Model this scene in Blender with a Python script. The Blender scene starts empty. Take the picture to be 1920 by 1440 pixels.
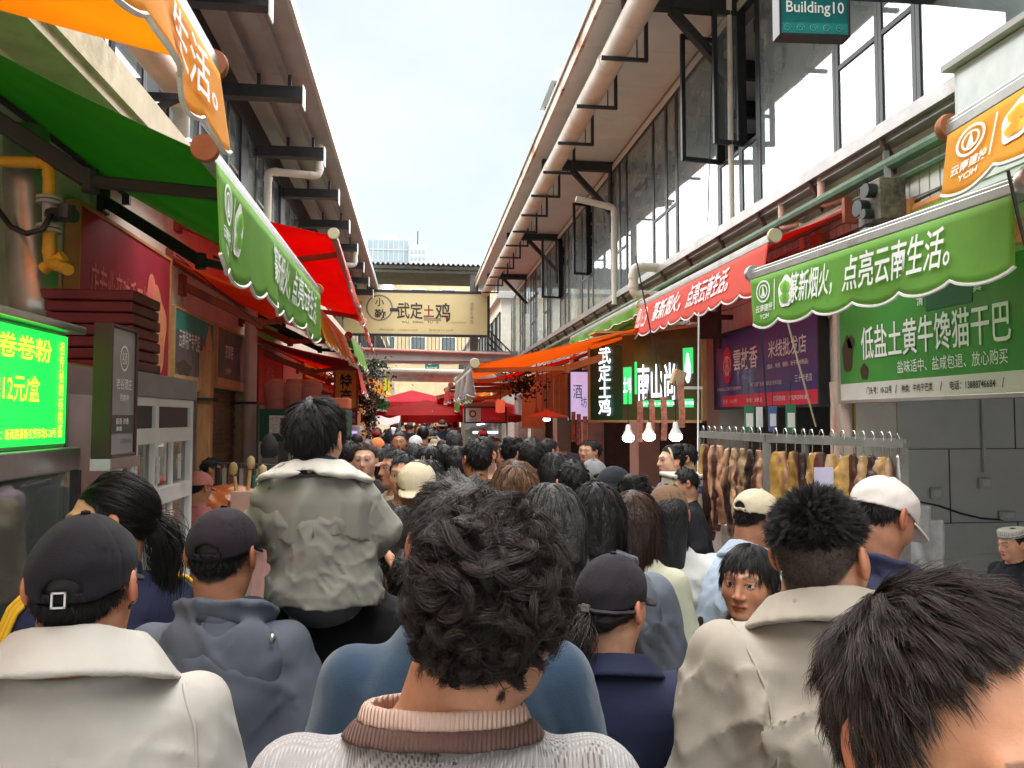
import bpy, math, random
import numpy as np
from mathutils import Vector, Matrix
random.seed(7); RS = np.random.RandomState(11)
scn = bpy.context.scene
COL = scn.collection
R = math.radians
# ------------------------------------------------------------------ camera, sky, sun, exposure
FPX = 1400.0; CAMZ = 1.8; YAW = R(7.2); PIT = R(2.66)
cam_d = bpy.data.cameras.new('camera'); cam_d.sensor_width = 36; cam_d.lens = 36 * FPX / 1920
cam_d.clip_start = 0.05; cam_d.clip_end = 3000
cam = bpy.data.objects.new('camera', cam_d); COL.objects.link(cam)
cam.location = (0, 0, CAMZ); cam.rotation_euler = (R(90) + PIT, 0, -YAW)
scn.camera = cam
AX = np.array([math.sin(YAW) * math.cos(PIT), math.cos(YAW) * math.cos(PIT), math.sin(PIT)])
RT = np.array([math.cos(YAW), -math.sin(YAW), 0.0])
UP = np.cross(RT, AX)
def ray(px, py): return AX + RT * ((px - 960) / FPX) + UP * ((720 - py) / FPX)
def at(px, py, d): return np.array([0, 0, CAMZ]) + ray(px, py) * d
def atX(px, py, X): r = ray(px, py); return np.array([0, 0, CAMZ]) + r * (X / r[0])
def atY(px, py, Y): r = ray(px, py); return np.array([0, 0, CAMZ]) + r * (Y / r[1])

world = bpy.data.worlds.new('World'); scn.world = world; world.use_nodes = True
SUN_EL, SUN_AZ = R(72), R(20)          # overcast: high soft sun behind thin cloud
wn = world.node_tree; wn.nodes.clear()
def wnode(t, **k):
    n = wn.nodes.new(t)
    for a, b in k.items(): setattr(n, a, b)
    return n
w_out = wnode('ShaderNodeOutputWorld'); w_bg = wnode('ShaderNodeBackground')
w_sky = wnode('ShaderNodeTexSky', sky_type='NISHITA', sun_disc=False, sun_elevation=SUN_EL, sun_rotation=SUN_AZ)
w_sky.air_density = 1.0; w_sky.dust_density = 2.0; w_sky.ozone_density = 1.5
w_tc = wnode('ShaderNodeTexCoord'); w_map = wnode('ShaderNodeMapping'); w_map.inputs['Scale'].default_value = (1, 1, 2.0)
w_noi = wnode('ShaderNodeTexNoise'); w_noi.inputs['Scale'].default_value = 1.9; w_noi.inputs['Detail'].default_value = 5; w_noi.inputs['Roughness'].default_value = .5
w_rmp = wnode('ShaderNodeValToRGB'); w_rmp.color_ramp.elements[0].position = .40; w_rmp.color_ramp.elements[0].color = (0, 0, 0, 1)
w_rmp.color_ramp.elements[1].position = .62; w_rmp.color_ramp.elements[1].color = (1, 1, 1, 1)
w_cld = wnode('ShaderNodeMixRGB'); w_cld.inputs['Color1'].default_value = (1.28, 1.42, 1.54, 1); w_cld.inputs['Color2'].default_value = (1.64, 1.74, 1.80, 1)   # thin and thick cloud, in the sky texture's own units
w_mix = wnode('ShaderNodeMixRGB'); w_mix.inputs['Fac'].default_value = .92
wl = wn.links.new
wl(w_tc.outputs['Generated'], w_map.inputs['Vector']); wl(w_map.outputs[0], w_noi.inputs['Vector']); wl(w_noi.outputs['Fac'], w_rmp.inputs[0])
wl(w_rmp.outputs[0], w_cld.inputs['Fac']); wl(w_sky.outputs[0], w_mix.inputs['Color1']); wl(w_cld.outputs[0], w_mix.inputs['Color2']); wl(w_mix.outputs[0], w_bg.inputs['Color'])
w_bg.inputs['Strength'].default_value = 0.05
wl(w_bg.outputs[0], w_out.inputs[0])
sun_d = bpy.data.lights.new('sun', 'SUN'); sun_d.energy = 1.5; sun_d.angle = R(130); sun_d.color = (1, .985, .96)
sun = bpy.data.objects.new('sun', sun_d); COL.objects.link(sun)
sun.rotation_euler = (R(90) - SUN_EL, 0, math.pi - SUN_AZ)
vs = scn.view_settings; vs.view_transform = 'Standard'; vs.look = 'None'; vs.exposure = 3.5; vs.gamma = 1.0; vs.use_curve_mapping = False
scn.cycles.max_bounces = 9; scn.cycles.diffuse_bounces = 7; scn.cycles.glossy_bounces = 4; scn.cycles.transmission_bounces = 6; scn.cycles.transparent_max_bounces = 12
scn.cycles.use_denoising = True
# ------------------------------------------------------------------ materials
MATS = {}
def lin(c): return tuple((x / 12.92 if x <= .04045 else ((x + .055) / 1.055) ** 2.4) for x in c)
def hx(h): return lin(tuple(int(h[i:i + 2], 16) / 255 for i in (0, 2, 4)))
def M(name, col=(.5, .5, .5), rough=.6, var=.12, vs=6.0, bump=0.0, bs=60.0, metal=0.0, spec=.4, emit=None, es=1.0, trans=0.0, vcol=False,
      stretch=(1, 1, 1), dirt=None, dpos=.55, sheen=0.0, wave=None, alpha=1.0, coat=0.0):
    """procedural principled material: noise-varied base colour, noise bump, optional dirt colour patches / wave ribs / translucency"""
    if name in MATS: return MATS[name]
    m = bpy.data.materials.new(name); m.use_nodes = True; nt = m.node_tree; N = nt.nodes; L = nt.links.new
    b = N['Principled BSDF']; out = N['Material Output']
    tc = N.new('ShaderNodeTexCoord'); mp = N.new('ShaderNodeMapping'); mp.inputs['Scale'].default_value = stretch
    L(tc.outputs['Object'], mp.inputs['Vector'])
    nz = N.new('ShaderNodeTexNoise'); nz.inputs['Scale'].default_value = vs; nz.inputs['Detail'].default_value = 5; nz.inputs['Roughness'].default_value = .6
    L(mp.outputs[0], nz.inputs['Vector'])
    mr = N.new('ShaderNodeMapRange'); mr.inputs['From Min'].default_value = .3; mr.inputs['From Max'].default_value = .7
    mr.inputs['To Min'].default_value = 1 - var; mr.inputs['To Max'].default_value = 1 + var; L(nz.outputs['Fac'], mr.inputs['Value'])
    mu = N.new('ShaderNodeMixRGB'); mu.blend_type = 'MULTIPLY'; mu.inputs['Fac'].default_value = 1
    if vcol:
        va = N.new('ShaderNodeVertexColor'); va.layer_name = 'col'; L(va.outputs['Color'], mu.inputs['Color1'])
    else: mu.inputs['Color1'].default_value = (*col, 1)
    L(mr.outputs[0], mu.inputs['Color2']); cur = mu.outputs[0]
    if dirt:
        n2 = N.new('ShaderNodeTexNoise'); n2.inputs['Scale'].default_value = vs * .45; n2.inputs['Detail'].default_value = 8; n2.inputs['Roughness'].default_value = .7
        L(mp.outputs[0], n2.inputs['Vector'])
        r2 = N.new('ShaderNodeMapRange'); r2.inputs['From Min'].default_value = dpos; r2.inputs['From Max'].default_value = dpos + .15; L(n2.outputs['Fac'], r2.inputs['Value'])
        mx = N.new('ShaderNodeMixRGB'); mx.inputs['Color2'].default_value = (*dirt, 1); L(r2.outputs[0], mx.inputs['Fac']); L(cur, mx.inputs['Color1']); cur = mx.outputs[0]
    L(cur, b.inputs['Base Color'])
    b.inputs['Roughness'].default_value = rough; b.inputs['Metallic'].default_value = metal; b.inputs['Specular IOR Level'].default_value = spec
    if sheen: b.inputs['Sheen Weight'].default_value = sheen
    if coat: b.inputs['Coat Weight'].default_value = coat
    if alpha < 1: b.inputs['Alpha'].default_value = alpha
    if emit: b.inputs['Emission Color'].default_value = (*emit, 1); b.inputs['Emission Strength'].default_value = es
    if bump or wave:
        bp = N.new('ShaderNodeBump'); bp.inputs['Strength'].default_value = min(1, bump * 1.0 if bump else .5); bp.inputs['Distance'].default_value = .01
        if wave:
            wv = N.new('ShaderNodeTexWave'); wv.bands_direction = wave[0]; wv.inputs['Scale'].default_value = wave[1]; wv.inputs['Distortion'].default_value = wave[2]
            wv.inputs['Detail'].default_value = 2; L(mp.outputs[0], wv.inputs['Vector']); src = wv.outputs['Fac']
        else:
            n3 = N.new('ShaderNodeTexNoise'); n3.inputs['Scale'].default_value = bs; n3.inputs['Detail'].default_value = 4; L(mp.outputs[0], n3.inputs['Vector']); src = n3.outputs['Fac']
        L(src, bp.inputs['Height']); L(bp.outputs[0], b.inputs['Normal'])
    if trans:
        t = N.new('ShaderNodeBsdfTranslucent'); br = N.new('ShaderNodeMixRGB'); br.blend_type = 'MULTIPLY'; br.use_clamp = True; br.inputs[0].default_value = 1; br.inputs[2].default_value = (1.5, 1.5, 1.5, 1); L(cur, br.inputs[1]); L(br.outputs[0], t.inputs['Color']); ms = N.new('ShaderNodeMixShader'); ms.inputs[0].default_value = trans
        L(b.outputs[0], ms.inputs[1]); L(t.outputs[0], ms.inputs[2]); L(ms.outputs[0], out.inputs[0])
    MATS[name] = m; return m
def glass_mat(name, tint, refl=.35, see=.25, rough=.03, k=1.0):
    """window pane: partly mirror, partly see-through, partly dusty film"""
    if name in MATS: return MATS[name]
    m = bpy.data.materials.new(name); m.use_nodes = True; nt = m.node_tree; N = nt.nodes; L = nt.links.new
    for n in list(N):
        if n.type != 'OUTPUT_MATERIAL': N.remove(n)
    out = [n for n in N if n.type == 'OUTPUT_MATERIAL'][0]
    tc = N.new('ShaderNodeTexCoord'); nz = N.new('ShaderNodeTexNoise'); nz.inputs['Scale'].default_value = 3; nz.inputs['Detail'].default_value = 6; L(tc.outputs['Object'], nz.inputs['Vector'])
    df = N.new('ShaderNodeBsdfDiffuse'); mu = N.new('ShaderNodeMixRGB'); mu.blend_type = 'MULTIPLY'; mu.inputs[0].default_value = .5; mu.inputs[1].default_value = (*tint, 1); L(nz.outputs['Fac'], mu.inputs[2]); L(mu.outputs[0], df.inputs[0])
    tp = N.new('ShaderNodeBsdfTransparent'); tp.inputs[0].default_value = (.86, .93, .92, 1)
    gl = N.new('ShaderNodeBsdfGlossy'); gl.inputs['Roughness'].default_value = rough; gl.inputs[0].default_value = (.95, .97, .98, 1)
    bp = N.new('ShaderNodeBump'); bp.inputs['Strength'].default_value = .04; n4 = N.new('ShaderNodeTexNoise'); n4.inputs['Scale'].default_value = 1.3; L(tc.outputs['Object'], n4.inputs['Vector']); L(n4.outputs['Fac'], bp.inputs['Height']); L(bp.outputs[0], gl.inputs['Normal'])
    m1 = N.new('ShaderNodeMixShader'); m1.inputs[0].default_value = see; L(df.outputs[0], m1.inputs[1]); L(tp.outputs[0], m1.inputs[2])
    fr = N.new('ShaderNodeFresnel'); fr.inputs[0].default_value = 1.5; ad = N.new('ShaderNodeMath'); ad.operation = 'MULTIPLY_ADD'; ad.use_clamp = True; ad.inputs[1].default_value = k; ad.inputs[2].default_value = refl; L(fr.outputs[0], ad.inputs[0])
    m2 = N.new('ShaderNodeMixShader'); L(ad.outputs[0], m2.inputs[0]); L(m1.outputs[0], m2.inputs[1]); L(gl.outputs[0], m2.inputs[2]); L(m2.outputs[0], out.inputs[0])
    MATS[name] = m; return m
# ------------------------------------------------------------------ objects
ORG = {}
def tag(o, label=None, cat=None, group=None, kind=None):
    if label: o['label'] = label
    if cat: o['category'] = cat
    if group: o['group'] = group
    if kind: o['kind'] = kind
    return o
def thing(name, label, cat, loc=(0, 0, 0), group=None, rz=None):
    o = bpy.data.objects.new(name, None); o.empty_display_size = .1; COL.objects.link(o); o.location = tuple(float(x) for x in loc); o.rotation_euler[2] = rz or 0.0
    ORG[o.name] = np.array([0., 0, 0]) if rz is not None else np.array(loc, float)
    return tag(o, label, cat, group)
def mesh_obj(name, V, F, mats, parent=None, mi=None, smooth=False, bevel=0.0, col=None):
    V = np.asarray(V, float); org = ORG.get(parent.name, np.zeros(3)) if parent else np.zeros(3)
    me = bpy.data.meshes.new(name); me.from_pydata((V - org).tolist(), [], [list(map(int, f)) for f in F]) if not isinstance(F, np.ndarray) else fast_mesh(me, V - org, F)
    if not isinstance(mats, (list, tuple)): mats = [mats]
    for m in mats: me.materials.append(m)
    if mi is not None: me.polygons.foreach_set('material_index', np.asarray(mi, np.int32))
    if smooth: me.polygons.foreach_set('use_smooth', np.ones(len(me.polygons), bool))
    if col is not None:
        a = me.color_attributes.new('col', 'FLOAT_COLOR', 'POINT'); c4 = np.ones((len(V), 4), np.float32); c4[:, :3] = col; a.data.foreach_set('color', c4.ravel())
    me.update()
    o = bpy.data.objects.new(name, me); COL.objects.link(o)
    if parent: o.parent = parent; ORG[o.name] = org
    if bevel:
        b = o.modifiers.new('bevel', 'BEVEL'); b.width = bevel; b.segments = 2; b.limit_method = 'ANGLE'; b.angle_limit = R(40)
    return o
def fast_mesh(me, V, F):
    n, k = F.shape
    me.vertices.add(len(V)); me.vertices.foreach_set('co', V.astype(np.float32).ravel())
    me.loops.add(n * k); me.loops.foreach_set('vertex_index', F.astype(np.int32).ravel())
    me.polygons.add(n); me.polygons.foreach_set('loop_start', np.arange(0, n * k, k, dtype=np.int32)); me.update(calc_edges=True)
class MB:
    """collects shapes that become ONE mesh object"""
    def __init__(s): s.V = []; s.F = []; s.I = []
    def add(s, V, F, mi=0):
        o = len(s.V); s.V += [tuple(float(c) for c in v) for v in V]; s.F += [[i + o for i in f] for f in F]; s.I += [mi] * len(F); return s
    def box(s, lo, hi, mi=0, rot=None, about=None):
        V = np.array([(x, y, z) for z in (lo[2], hi[2]) for y in (lo[1], hi[1]) for x in (lo[0], hi[0])], float)
        if rot is not None:
            c = np.array(about if about is not None else (np.array(lo) + np.array(hi)) / 2); V = (V - c) @ np.array(rot).T + c
        return s.add(V, [(0, 2, 3, 1), (4, 5, 7, 6), (0, 1, 5, 4), (2, 6, 7, 3), (0, 4, 6, 2), (1, 3, 7, 5)], mi)
    def beam(s, a, b, w, h=None, mi=0, up=(0, 0, 1)):
        a = np.array(a, float); b = np.array(b, float); h = h or w; d = b - a; d /= np.linalg.norm(d)
        u = np.array(up, float)
        if abs(d @ u) > .98: u = np.array([0, 1., 0])
        r = np.cross(d, u); r /= np.linalg.norm(r); u = np.cross(r, d)
        V = [p + r * sx * w / 2 + u * sz * h / 2 for p in (a, b) for sz in (-1, 1) for sx in (-1, 1)]
        return s.add(V, [(0, 2, 3, 1), (4, 5, 7, 6), (0, 1, 5, 4), (2, 6, 7, 3), (0, 4, 6, 2), (1, 3, 7, 5)], mi)
    def tube(s, pts, r, n=10, mi=0, cap=True):
        P = [np.array(p, float) for p in pts]; k = len(P); rs = r if hasattr(r, '__len__') else [r] * k
        V = []; F = []; u = None
        for i in range(k):
            d = P[min(i + 1, k - 1)] - P[max(i - 1, 0)]; d /= (np.linalg.norm(d) + 1e-12)
            if u is None:
                u = np.cross(d, (0, 0, 1.0)); u = np.cross(d, (0, 1.0, 0)) if np.linalg.norm(u) < .1 else u
            u = u - d * (u @ d); u /= np.linalg.norm(u); w = np.cross(d, u)
            V += [P[i] + (u * math.cos(2 * math.pi * j / n) + w * math.sin(2 * math.pi * j / n)) * rs[i] for j in range(n)]
        for i in range(k - 1):
            F += [(i * n + j, i * n + (j + 1) % n, (i + 1) * n + (j + 1) % n, (i + 1) * n + j) for j in range(n)]
        if cap: F += [tuple(range(n - 1, -1, -1)), tuple((k - 1) * n + j for j in range(n))]
        return s.add(V, F, mi)
    def lathe(s, c, prof, n=20, mi=0, axis='z'):
        V = []; F = []; k = len(prof); c = np.array(c, float)
        for (r, z) in prof:
            for j in range(n):
                a = 2 * math.pi * j / n; p = (r * math.cos(a), r * math.sin(a), z)
                if axis == 'x': p = (p[2], p[0], p[1])
                if axis == 'y': p = (p[0], p[2], p[1])
                V.append(c + np.array(p))
        for i in range(k - 1): F += [(i * n + j, i * n + (j + 1) % n, (i + 1) * n + (j + 1) % n, (i + 1) * n + j) for j in range(n)]
        F += [tuple(range(n - 1, -1, -1)), tuple((k - 1) * n + j for j in range(n))]
        return s.add(V, F, mi)
    def grid(s, fn, nu, nv, mi=0, flip=False):
        V = [fn(i / nu, j / nv) for j in range(nv + 1) for i in range(nu + 1)]
        F = []
        for j in range(nv):
            for i in range(nu):
                a = j * (nu + 1) + i; q = (a, a + 1, a + nu + 2, a + nu + 1); F.append(q[::-1] if flip else q)
        return s.add(V, F, mi)
    def quad(s, a, b, c, d, mi=0): return s.add([a, b, c, d], [(0, 1, 2, 3)], mi)
    def build(s, name, mat, parent=None, smooth=False, bevel=0.0): return mesh_obj(name, s.V, s.F, mat, parent, s.I, smooth, bevel)
def solid(o, t):
    m = o.modifiers.new('thick', 'SOLIDIFY'); m.thickness = t; m.offset = 0; return o
def smooth_by_angle(o, ang=40):
    me = o.data; me.polygons.foreach_set('use_smooth', np.ones(len(me.polygons), bool))
    try: me.set_sharp_from_angle(angle=R(ang))
    except Exception: pass
    return o
def text(name, s, parent, o, right, up, w=None, h=None, mat=None, bold=.0, depth=.004, align='c', shear=0.0, fit=True):
    """lettering as one mesh: o = centre (or left end) in world space, right/up span the face of the sign"""
    c = bpy.data.curves.new(name, 'FONT'); c.body = s; c.size = 1; c.offset = bold; c.shear = shear; c.resolution_u = 2; c.space_line = .95
    t = bpy.data.objects.new('tmp_text', c); COL.objects.link(t)
    dg = bpy.context.evaluated_depsgraph_get(); me = bpy.data.meshes.new_from_object(t.evaluated_get(dg), depsgraph=dg)
    n = len(me.vertices); V = np.empty(n * 3, np.float32); me.vertices.foreach_get('co', V); V = V.reshape(-1, 3).astype(float)
    F = [tuple(p.vertices) for p in me.polygons]
    bpy.data.objects.remove(t); bpy.data.curves.remove(c); bpy.data.meshes.remove(me)
    lo = V.min(0); hi = V.max(0); sz = np.maximum(hi - lo, 1e-4)
    sx = (w / sz[0]) if w else h / sz[1]; sy = (h / sz[1]) if h else sx
    if w is None: sx = sy
    Q = (V - (lo + hi) / 2) * np.array([sx, sy, 0])
    if align == 'l': Q[:, 0] += sz[0] * sx / 2
    right = np.array(right, float); right /= np.linalg.norm(right); up = np.array(up, float); up -= right * (up @ right); up /= np.linalg.norm(up)
    nrm = np.cross(right, up)
    W0 = np.array(o, float) + Q[:, :1] * right + Q[:, 1:2] * up
    return mesh_obj(name, W0 + nrm * depth, F, mat, parent)
def strip_text(name, s, parent, o, right, up, size, mat, pitch=None, bold=.0, depth=.004):
    """one character under another, as one mesh"""
    return text(name, '\n'.join(s), parent, o, right, up, w=size, h=(pitch or size * 1.25) * len(s), mat=mat, bold=bold, depth=depth)
# ------------------------------------------------------------------ ground
XR, XL = 3.5, -2.5
asph = M('paving', (.30, .29, .28), rough=.85, var=.25, vs=2, bump=.4, bs=40, dirt=(.2, .19, .18))
tag(MB().quad((-400, -60, 0), (400, -60, 0), (400, 900, 0), (-400, 900, 0)).build('ground', M('ground_concrete', (.3, .295, .29), rough=.9, var=.2, vs=.5)), kind='structure')
tag(MB().quad((-2.5, -20, .004), (3.5, -20, .004), (3.5, 70, .004), (-2.5, 70, .004)).build('street', asph), kind='structure')
# ------------------------------------------------------------------ shared materials
dk = M('dark_frame', (.022, .024, .028), rough=.45, var=.2, vs=12, spec=.5)
dk2 = M('dark_steel', (.03, .032, .036), rough=.55, var=.25, vs=9, bump=.1)
wht = M('white_paint', (.80, .80, .78), rough=.55, var=.06, vs=5, dirt=(.5, .46, .4), dpos=.6)
soff = M('soffit_panel', (.70, .78, .785), rough=.8, var=.07, vs=1.6, dirt=(.46, .42, .36), dpos=.62)  # bluish tint put into the colour offsets warm light bounced off the awnings
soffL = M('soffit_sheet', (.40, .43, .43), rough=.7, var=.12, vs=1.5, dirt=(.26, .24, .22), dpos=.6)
rusty = M('rusty_fascia', (.62, .57, .46), rough=.8, var=.15, vs=4, dirt=(.30, .10, .03), dpos=.50, bump=.3, bs=30)
pipe_m = M('pvc_pipe', (.66, .58, .48), rough=.5, var=.12, vs=3, dirt=(.55, .33, .22), dpos=.55)
pipe_w = M('pvc_pipe_pale', (.70, .67, .58), rough=.45, var=.1, vs=4, dirt=(.5, .42, .32), dpos=.6)
pipe_p = M('pvc_pipe_pink', (.72, .45, .36), rough=.45, var=.1, vs=3, dirt=(.6, .36, .28), dpos=.6)
fasL = M('fascia_sheet', (.52, .53, .52), rough=.45, var=.1, vs=2, metal=.2, dirt=(.36, .35, .33), dpos=.6)
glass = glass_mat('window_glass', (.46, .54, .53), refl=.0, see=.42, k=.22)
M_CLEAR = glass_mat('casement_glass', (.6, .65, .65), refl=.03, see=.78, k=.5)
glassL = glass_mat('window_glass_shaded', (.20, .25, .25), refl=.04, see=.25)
conc = M('concrete', (.40, .39, .37), rough=.9, var=.15, vs=1.2, bump=.2, dirt=(.27, .26, .24), dpos=.58)
steel = M('stainless', (.55, .55, .54), rough=.28, var=.1, vs=7, metal=.9, bump=.05)
tile_w = M('ribbed_tile', (.62, .60, .56), rough=.55, var=.10, vs=3, dirt=(.45, .33, .28), dpos=.6)
plaster = M('plaster', (.66, .61, .54), rough=.9, var=.12, vs=2, dirt=(.38, .31, .24), dpos=.56, bump=.2)
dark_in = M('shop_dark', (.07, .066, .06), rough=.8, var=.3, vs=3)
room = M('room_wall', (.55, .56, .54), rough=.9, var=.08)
tile_g = M('grey_wall_tile', (.48, .485, .465), rough=.3, var=.08, vs=2.5, spec=.5)
joint = M('tile_joint', (.05, .05, .05), rough=.8)

def window(parent, X, side, y0, y1, z0, z1, transom=None, fr=.046, gm=None, inset=.012, open_=None):
    """a glazed window of the upper storey: frame (part) > pane and casement (sub-parts); side = -1 faces the street to the left"""
    m = MB(); xo = X + side * inset; xi = X - side * .05
    lo, hi = min(xo, xi), max(xo, xi)
    m.box((lo, y0, z0), (hi, y0 + fr, z1)); m.box((lo, y1 - fr, z0), (hi, y1, z1)); m.box((lo, y0 + fr, z0), (hi, y1 - fr, z0 + fr)); m.box((lo, y0 + fr, z1 - fr), (hi, y1 - fr, z1))
    if transom: m.box((lo, y0 + fr, transom - fr / 2), (hi, y1 - fr, transom + fr / 2))
    f = m.build('window', dk, parent, bevel=.004)
    ys = (y0 + fr, y1 - fr)
    spans = [(z0 + fr, (transom or z1) - fr / (2 if transom else 1), False)] + ([(transom + fr / 2, z1 - fr, True)] if transom else [])
    for a, b, up in spans:
        if up and open_:
            c = MB(); w = ys[1] - ys[0]; an = R(open_); hy = ys[1]      # hinged on the far jamb, swings out over the street
            dx, dyv = side * math.sin(an), -math.cos(an); t = .05
            P = lambda u, z, o=0: (xo + dx * u + o * side * math.cos(an), hy + dyv * u + o * math.sin(an), z)
            for (u0, u1, za, zb) in ((0, t, a, b), (w - t, w, a, b), (t, w - t, a, a + t), (t, w - t, b - t, b)):
                V = [P(u, z, o) for o in (-.02, .02) for z in (za, zb) for u in (u0, u1)]
                c.add(V, [(0, 2, 3, 1), (4, 5, 7, 6), (0, 1, 5, 4), (2, 6, 7, 3), (0, 4, 6, 2), (1, 3, 7, 5)])
            c.tube([P(w - .03, (a + b) / 2 + .02, .03), P(w - .035, (a + b) / 2, .05), P(w - .07, (a + b) / 2 - .12, .06)], .011, 6)
            cs = c.build('casement', dk, f, bevel=.003)
            MB().quad(P(t, a + t), P(w - t, a + t), P(w - t, b - t), P(t, b - t)).build('casement_pane', M_CLEAR, f)
        else:
            MB().quad((X, ys[0], a), (X, ys[1], a), (X, ys[1], b), (X, ys[0], b)).build('pane', gm or glass, f)
    return f
# ------------------------------------------------------------------ right-hand building
SILL, HEAD = 3.95, 6.40
rb = thing('market_hall', 'two storey market hall with tall dark framed glazing and deep pale eaves on brackets', 'building', (XR, 12, 0))
openings = [(-3.0, 5.62), (6.0, 8.35), (8.75, 11.6), (12.1, 15.2), (15.8, 18.6), (19.2, 22.4), (23, 26)]
m = MB(); ys = [-6] + [v for o in openings for v in o] + [27]
for a, b in zip(ys[::2], ys[1::2]): m.box((XR, a, 0), (XR + .35, b, 2.62))
m.box((XR, -6, 2.62), (XR + .35, 27, SILL - .12)); m.build('wall', plaster, rb)
m = MB(); rows = [(2.66, 3.14), (3.16, 3.74)]
for i in range(int((22 + 3) / .105)):
    y = -3 + i * .105
    for za, zb in rows: m.box((XR - .022, y, za), (XR - .001, y + .090, zb))
m.build('tile_band', tile_w, rb)
m = MB(); m.box((XR - .12, -6, SILL - .14), (XR + .35, 27, SILL - .02)); m.box((XR - .17, -6, SILL - .10), (XR - .122, 27, SILL + .0)); m.build('sill_gutter', M('sill_metal', (.36, .34, .33), rough=.4, metal=.5, var=.2, vs=4, dirt=(.22, .17, .14)), rb)
for i in range(26): MB().beam((XR - .14, -1 + i, SILL - .10), (XR - .001, -1 + i + .02, SILL - .34), .03, .05).build('gutter_strut', M('rust_brown', (.13, .075, .055), rough=.8, var=.3), rb)
m = MB(); m.tube([(XR - .10, -4, SILL - .30), (XR - .10, 26, SILL - .30)], .05, 10); m.tube([(XR - .06, -4, SILL - .42), (XR - .06, 26, SILL - .42)], .022, 6); m.build('green_conduit', M('green_pipe', (.10, .17, .11), rough=.6, var=.3, vs=4, dirt=(.14, .11, .08)), rb)
m = MB(); m.box((XR, -6, HEAD), (XR + .3, 27, HEAD + .25)); m.build('header_beam', M('header', (.27, .26, .25), rough=.7, var=.1), rb)
m = MB(); m.box((XR - .02, -6, HEAD - .10), (XR - .002, 27, HEAD)); m.build('header_strip', pipe_w, rb)
per = 2.46; k = 0
for i in range(-3, 9):
    y = 5.8 + per * i
    if y > 26: break
    window(rb, XR, -1, y, y + 1.44, SILL, HEAD - .1)
    window(rb, XR, -1, y + 1.44, y + 1.87, SILL, HEAD - .1, transom=4.74, open_={0: 84, 3: 80}.get(i))
    window(rb, XR, -1, y + 1.87, y + 2.46, SILL, HEAD - .1, transom=4.74, open_={0: 82, 4: 78}.get(i))
m = MB(); m.box((XR + 2.2, -6, SILL), (XR + 2.3, 27, HEAD + .2)); m.box((XR + .36, -6, SILL - .1), (XR + 2.2, 27, SILL - .02)); m.box((XR + .31, -6, HEAD + .2), (XR + 2.3, 27, HEAD + .24)); m.build('upper_room', room, rb)
for y in np.arange(-2, 26, 2.46): MB().box((XR + .9, y, SILL), (XR + 1.02, y + .12, HEAD + .19)).build('inner_column', conc, rb)
m = MB()
for y in np.arange(-3, 26, 1.23): m.box((XR + .4, y, HEAD - .05), (XR + 2.19, y + .1, HEAD + .19))
m.build('ceiling_rafter', dk2, rb)
m = MB()
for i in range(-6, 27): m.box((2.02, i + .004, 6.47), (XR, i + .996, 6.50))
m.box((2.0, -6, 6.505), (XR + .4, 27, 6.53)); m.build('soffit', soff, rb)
m = MB(); m.box((1.98, -6, 6.40), (2.02, 27, 6.62)); m.build('fascia', rusty, rb)
m = MB(); m.add([(1.95, -6, 6.62), (1.95, 27, 6.62), (7, 27, 7.9), (7, -6, 7.9), (1.95, -6, 6.56), (1.95, 27, 6.56), (7, 27, 7.8), (7, -6, 7.8)], [(0, 3, 2, 1), (4, 5, 6, 7), (0, 1, 5, 4), (2, 3, 7, 6), (0, 4, 7, 3), (1, 2, 6, 5)]); m.build('roof', conc, rb)
for y in (2.4, 7.75, 13.1, 18.45, 23.8):
    m = MB(); m.box((2.2, y - .06, 6.30), (XR, y + .06, 6.46)); m.beam((2.75, y, 6.30), (XR - .01, y, 5.52), .09, .09); m.box((XR - .06, y - .07, 5.2), (XR - .031, y + .07, 6.3)); m.build('eave_bracket', dk2, rb)
m = MB(); P = [(2.32, y, 6.18 + .006 * math.sin(y * 2)) for y in np.arange(-4, 26.6, .6)]; m.tube(P, .15, 18)
for y in np.arange(-3, 26, 3.9): m.tube([(2.32, y, 6.18), (2.32, y + .14, 6.18)], .158, 18)
gp = m.build('gutter_pipe', pipe_m, rb, smooth=False); smooth_by_angle(gp)
for y in np.arange(-1.2, 26, 1.36):
    m = MB(); m.box((2.10, y - .022, 5.985), (2.66, y + .022, 6.022)); m.box((2.62, y - .022, 6.022), (2.66, y + .022, 6.46)); m.tube([(2.53, y, 6.022), (2.53, y, 6.3)], .008, 5); m.build('pipe_hanger', dk2, rb)
def bent(name, pts, r, mat, parent, n=12):
    q = [np.array(p, float) for p in pts]; out = [q[0]]
    for a, b, c in zip(q[:-2], q[1:-1], q[2:]):
        d1 = (a - b) / np.linalg.norm(a - b); d2 = (c - b) / np.linalg.norm(c - b); e = min(r * 1.6, .45 * np.linalg.norm(a - b), .45 * np.linalg.norm(c - b))
        for t in np.linspace(0, 1, 6): out.append((1 - t) ** 2 * (b + d1 * e) + 2 * t * (1 - t) * b + t * t * (b + d2 * e))
    out.append(q[-1]); m = MB(); m.tube(out, r, n)
    for a, b, c in zip(q[:-2], q[1:-1], q[2:]):
        for d in (a - b, c - b):
            d = d / np.linalg.norm(d); m.tube([b + d * r * 1.5, b + d * r * 2.6], r * 1.12, n)
    return smooth_by_angle(m.build(name, mat, parent))
bent('drain_pipe', [(2.66, 12.35, 5.55), (3.33, 12.35, 5.42), (3.33, 12.35, 3.75)], .055, pipe_w, rb)
bent('drain_pipe', [(3.36, 7.62, 6.4), (3.36, 7.62, 3.9)], .03, pipe_m, rb)
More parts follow.
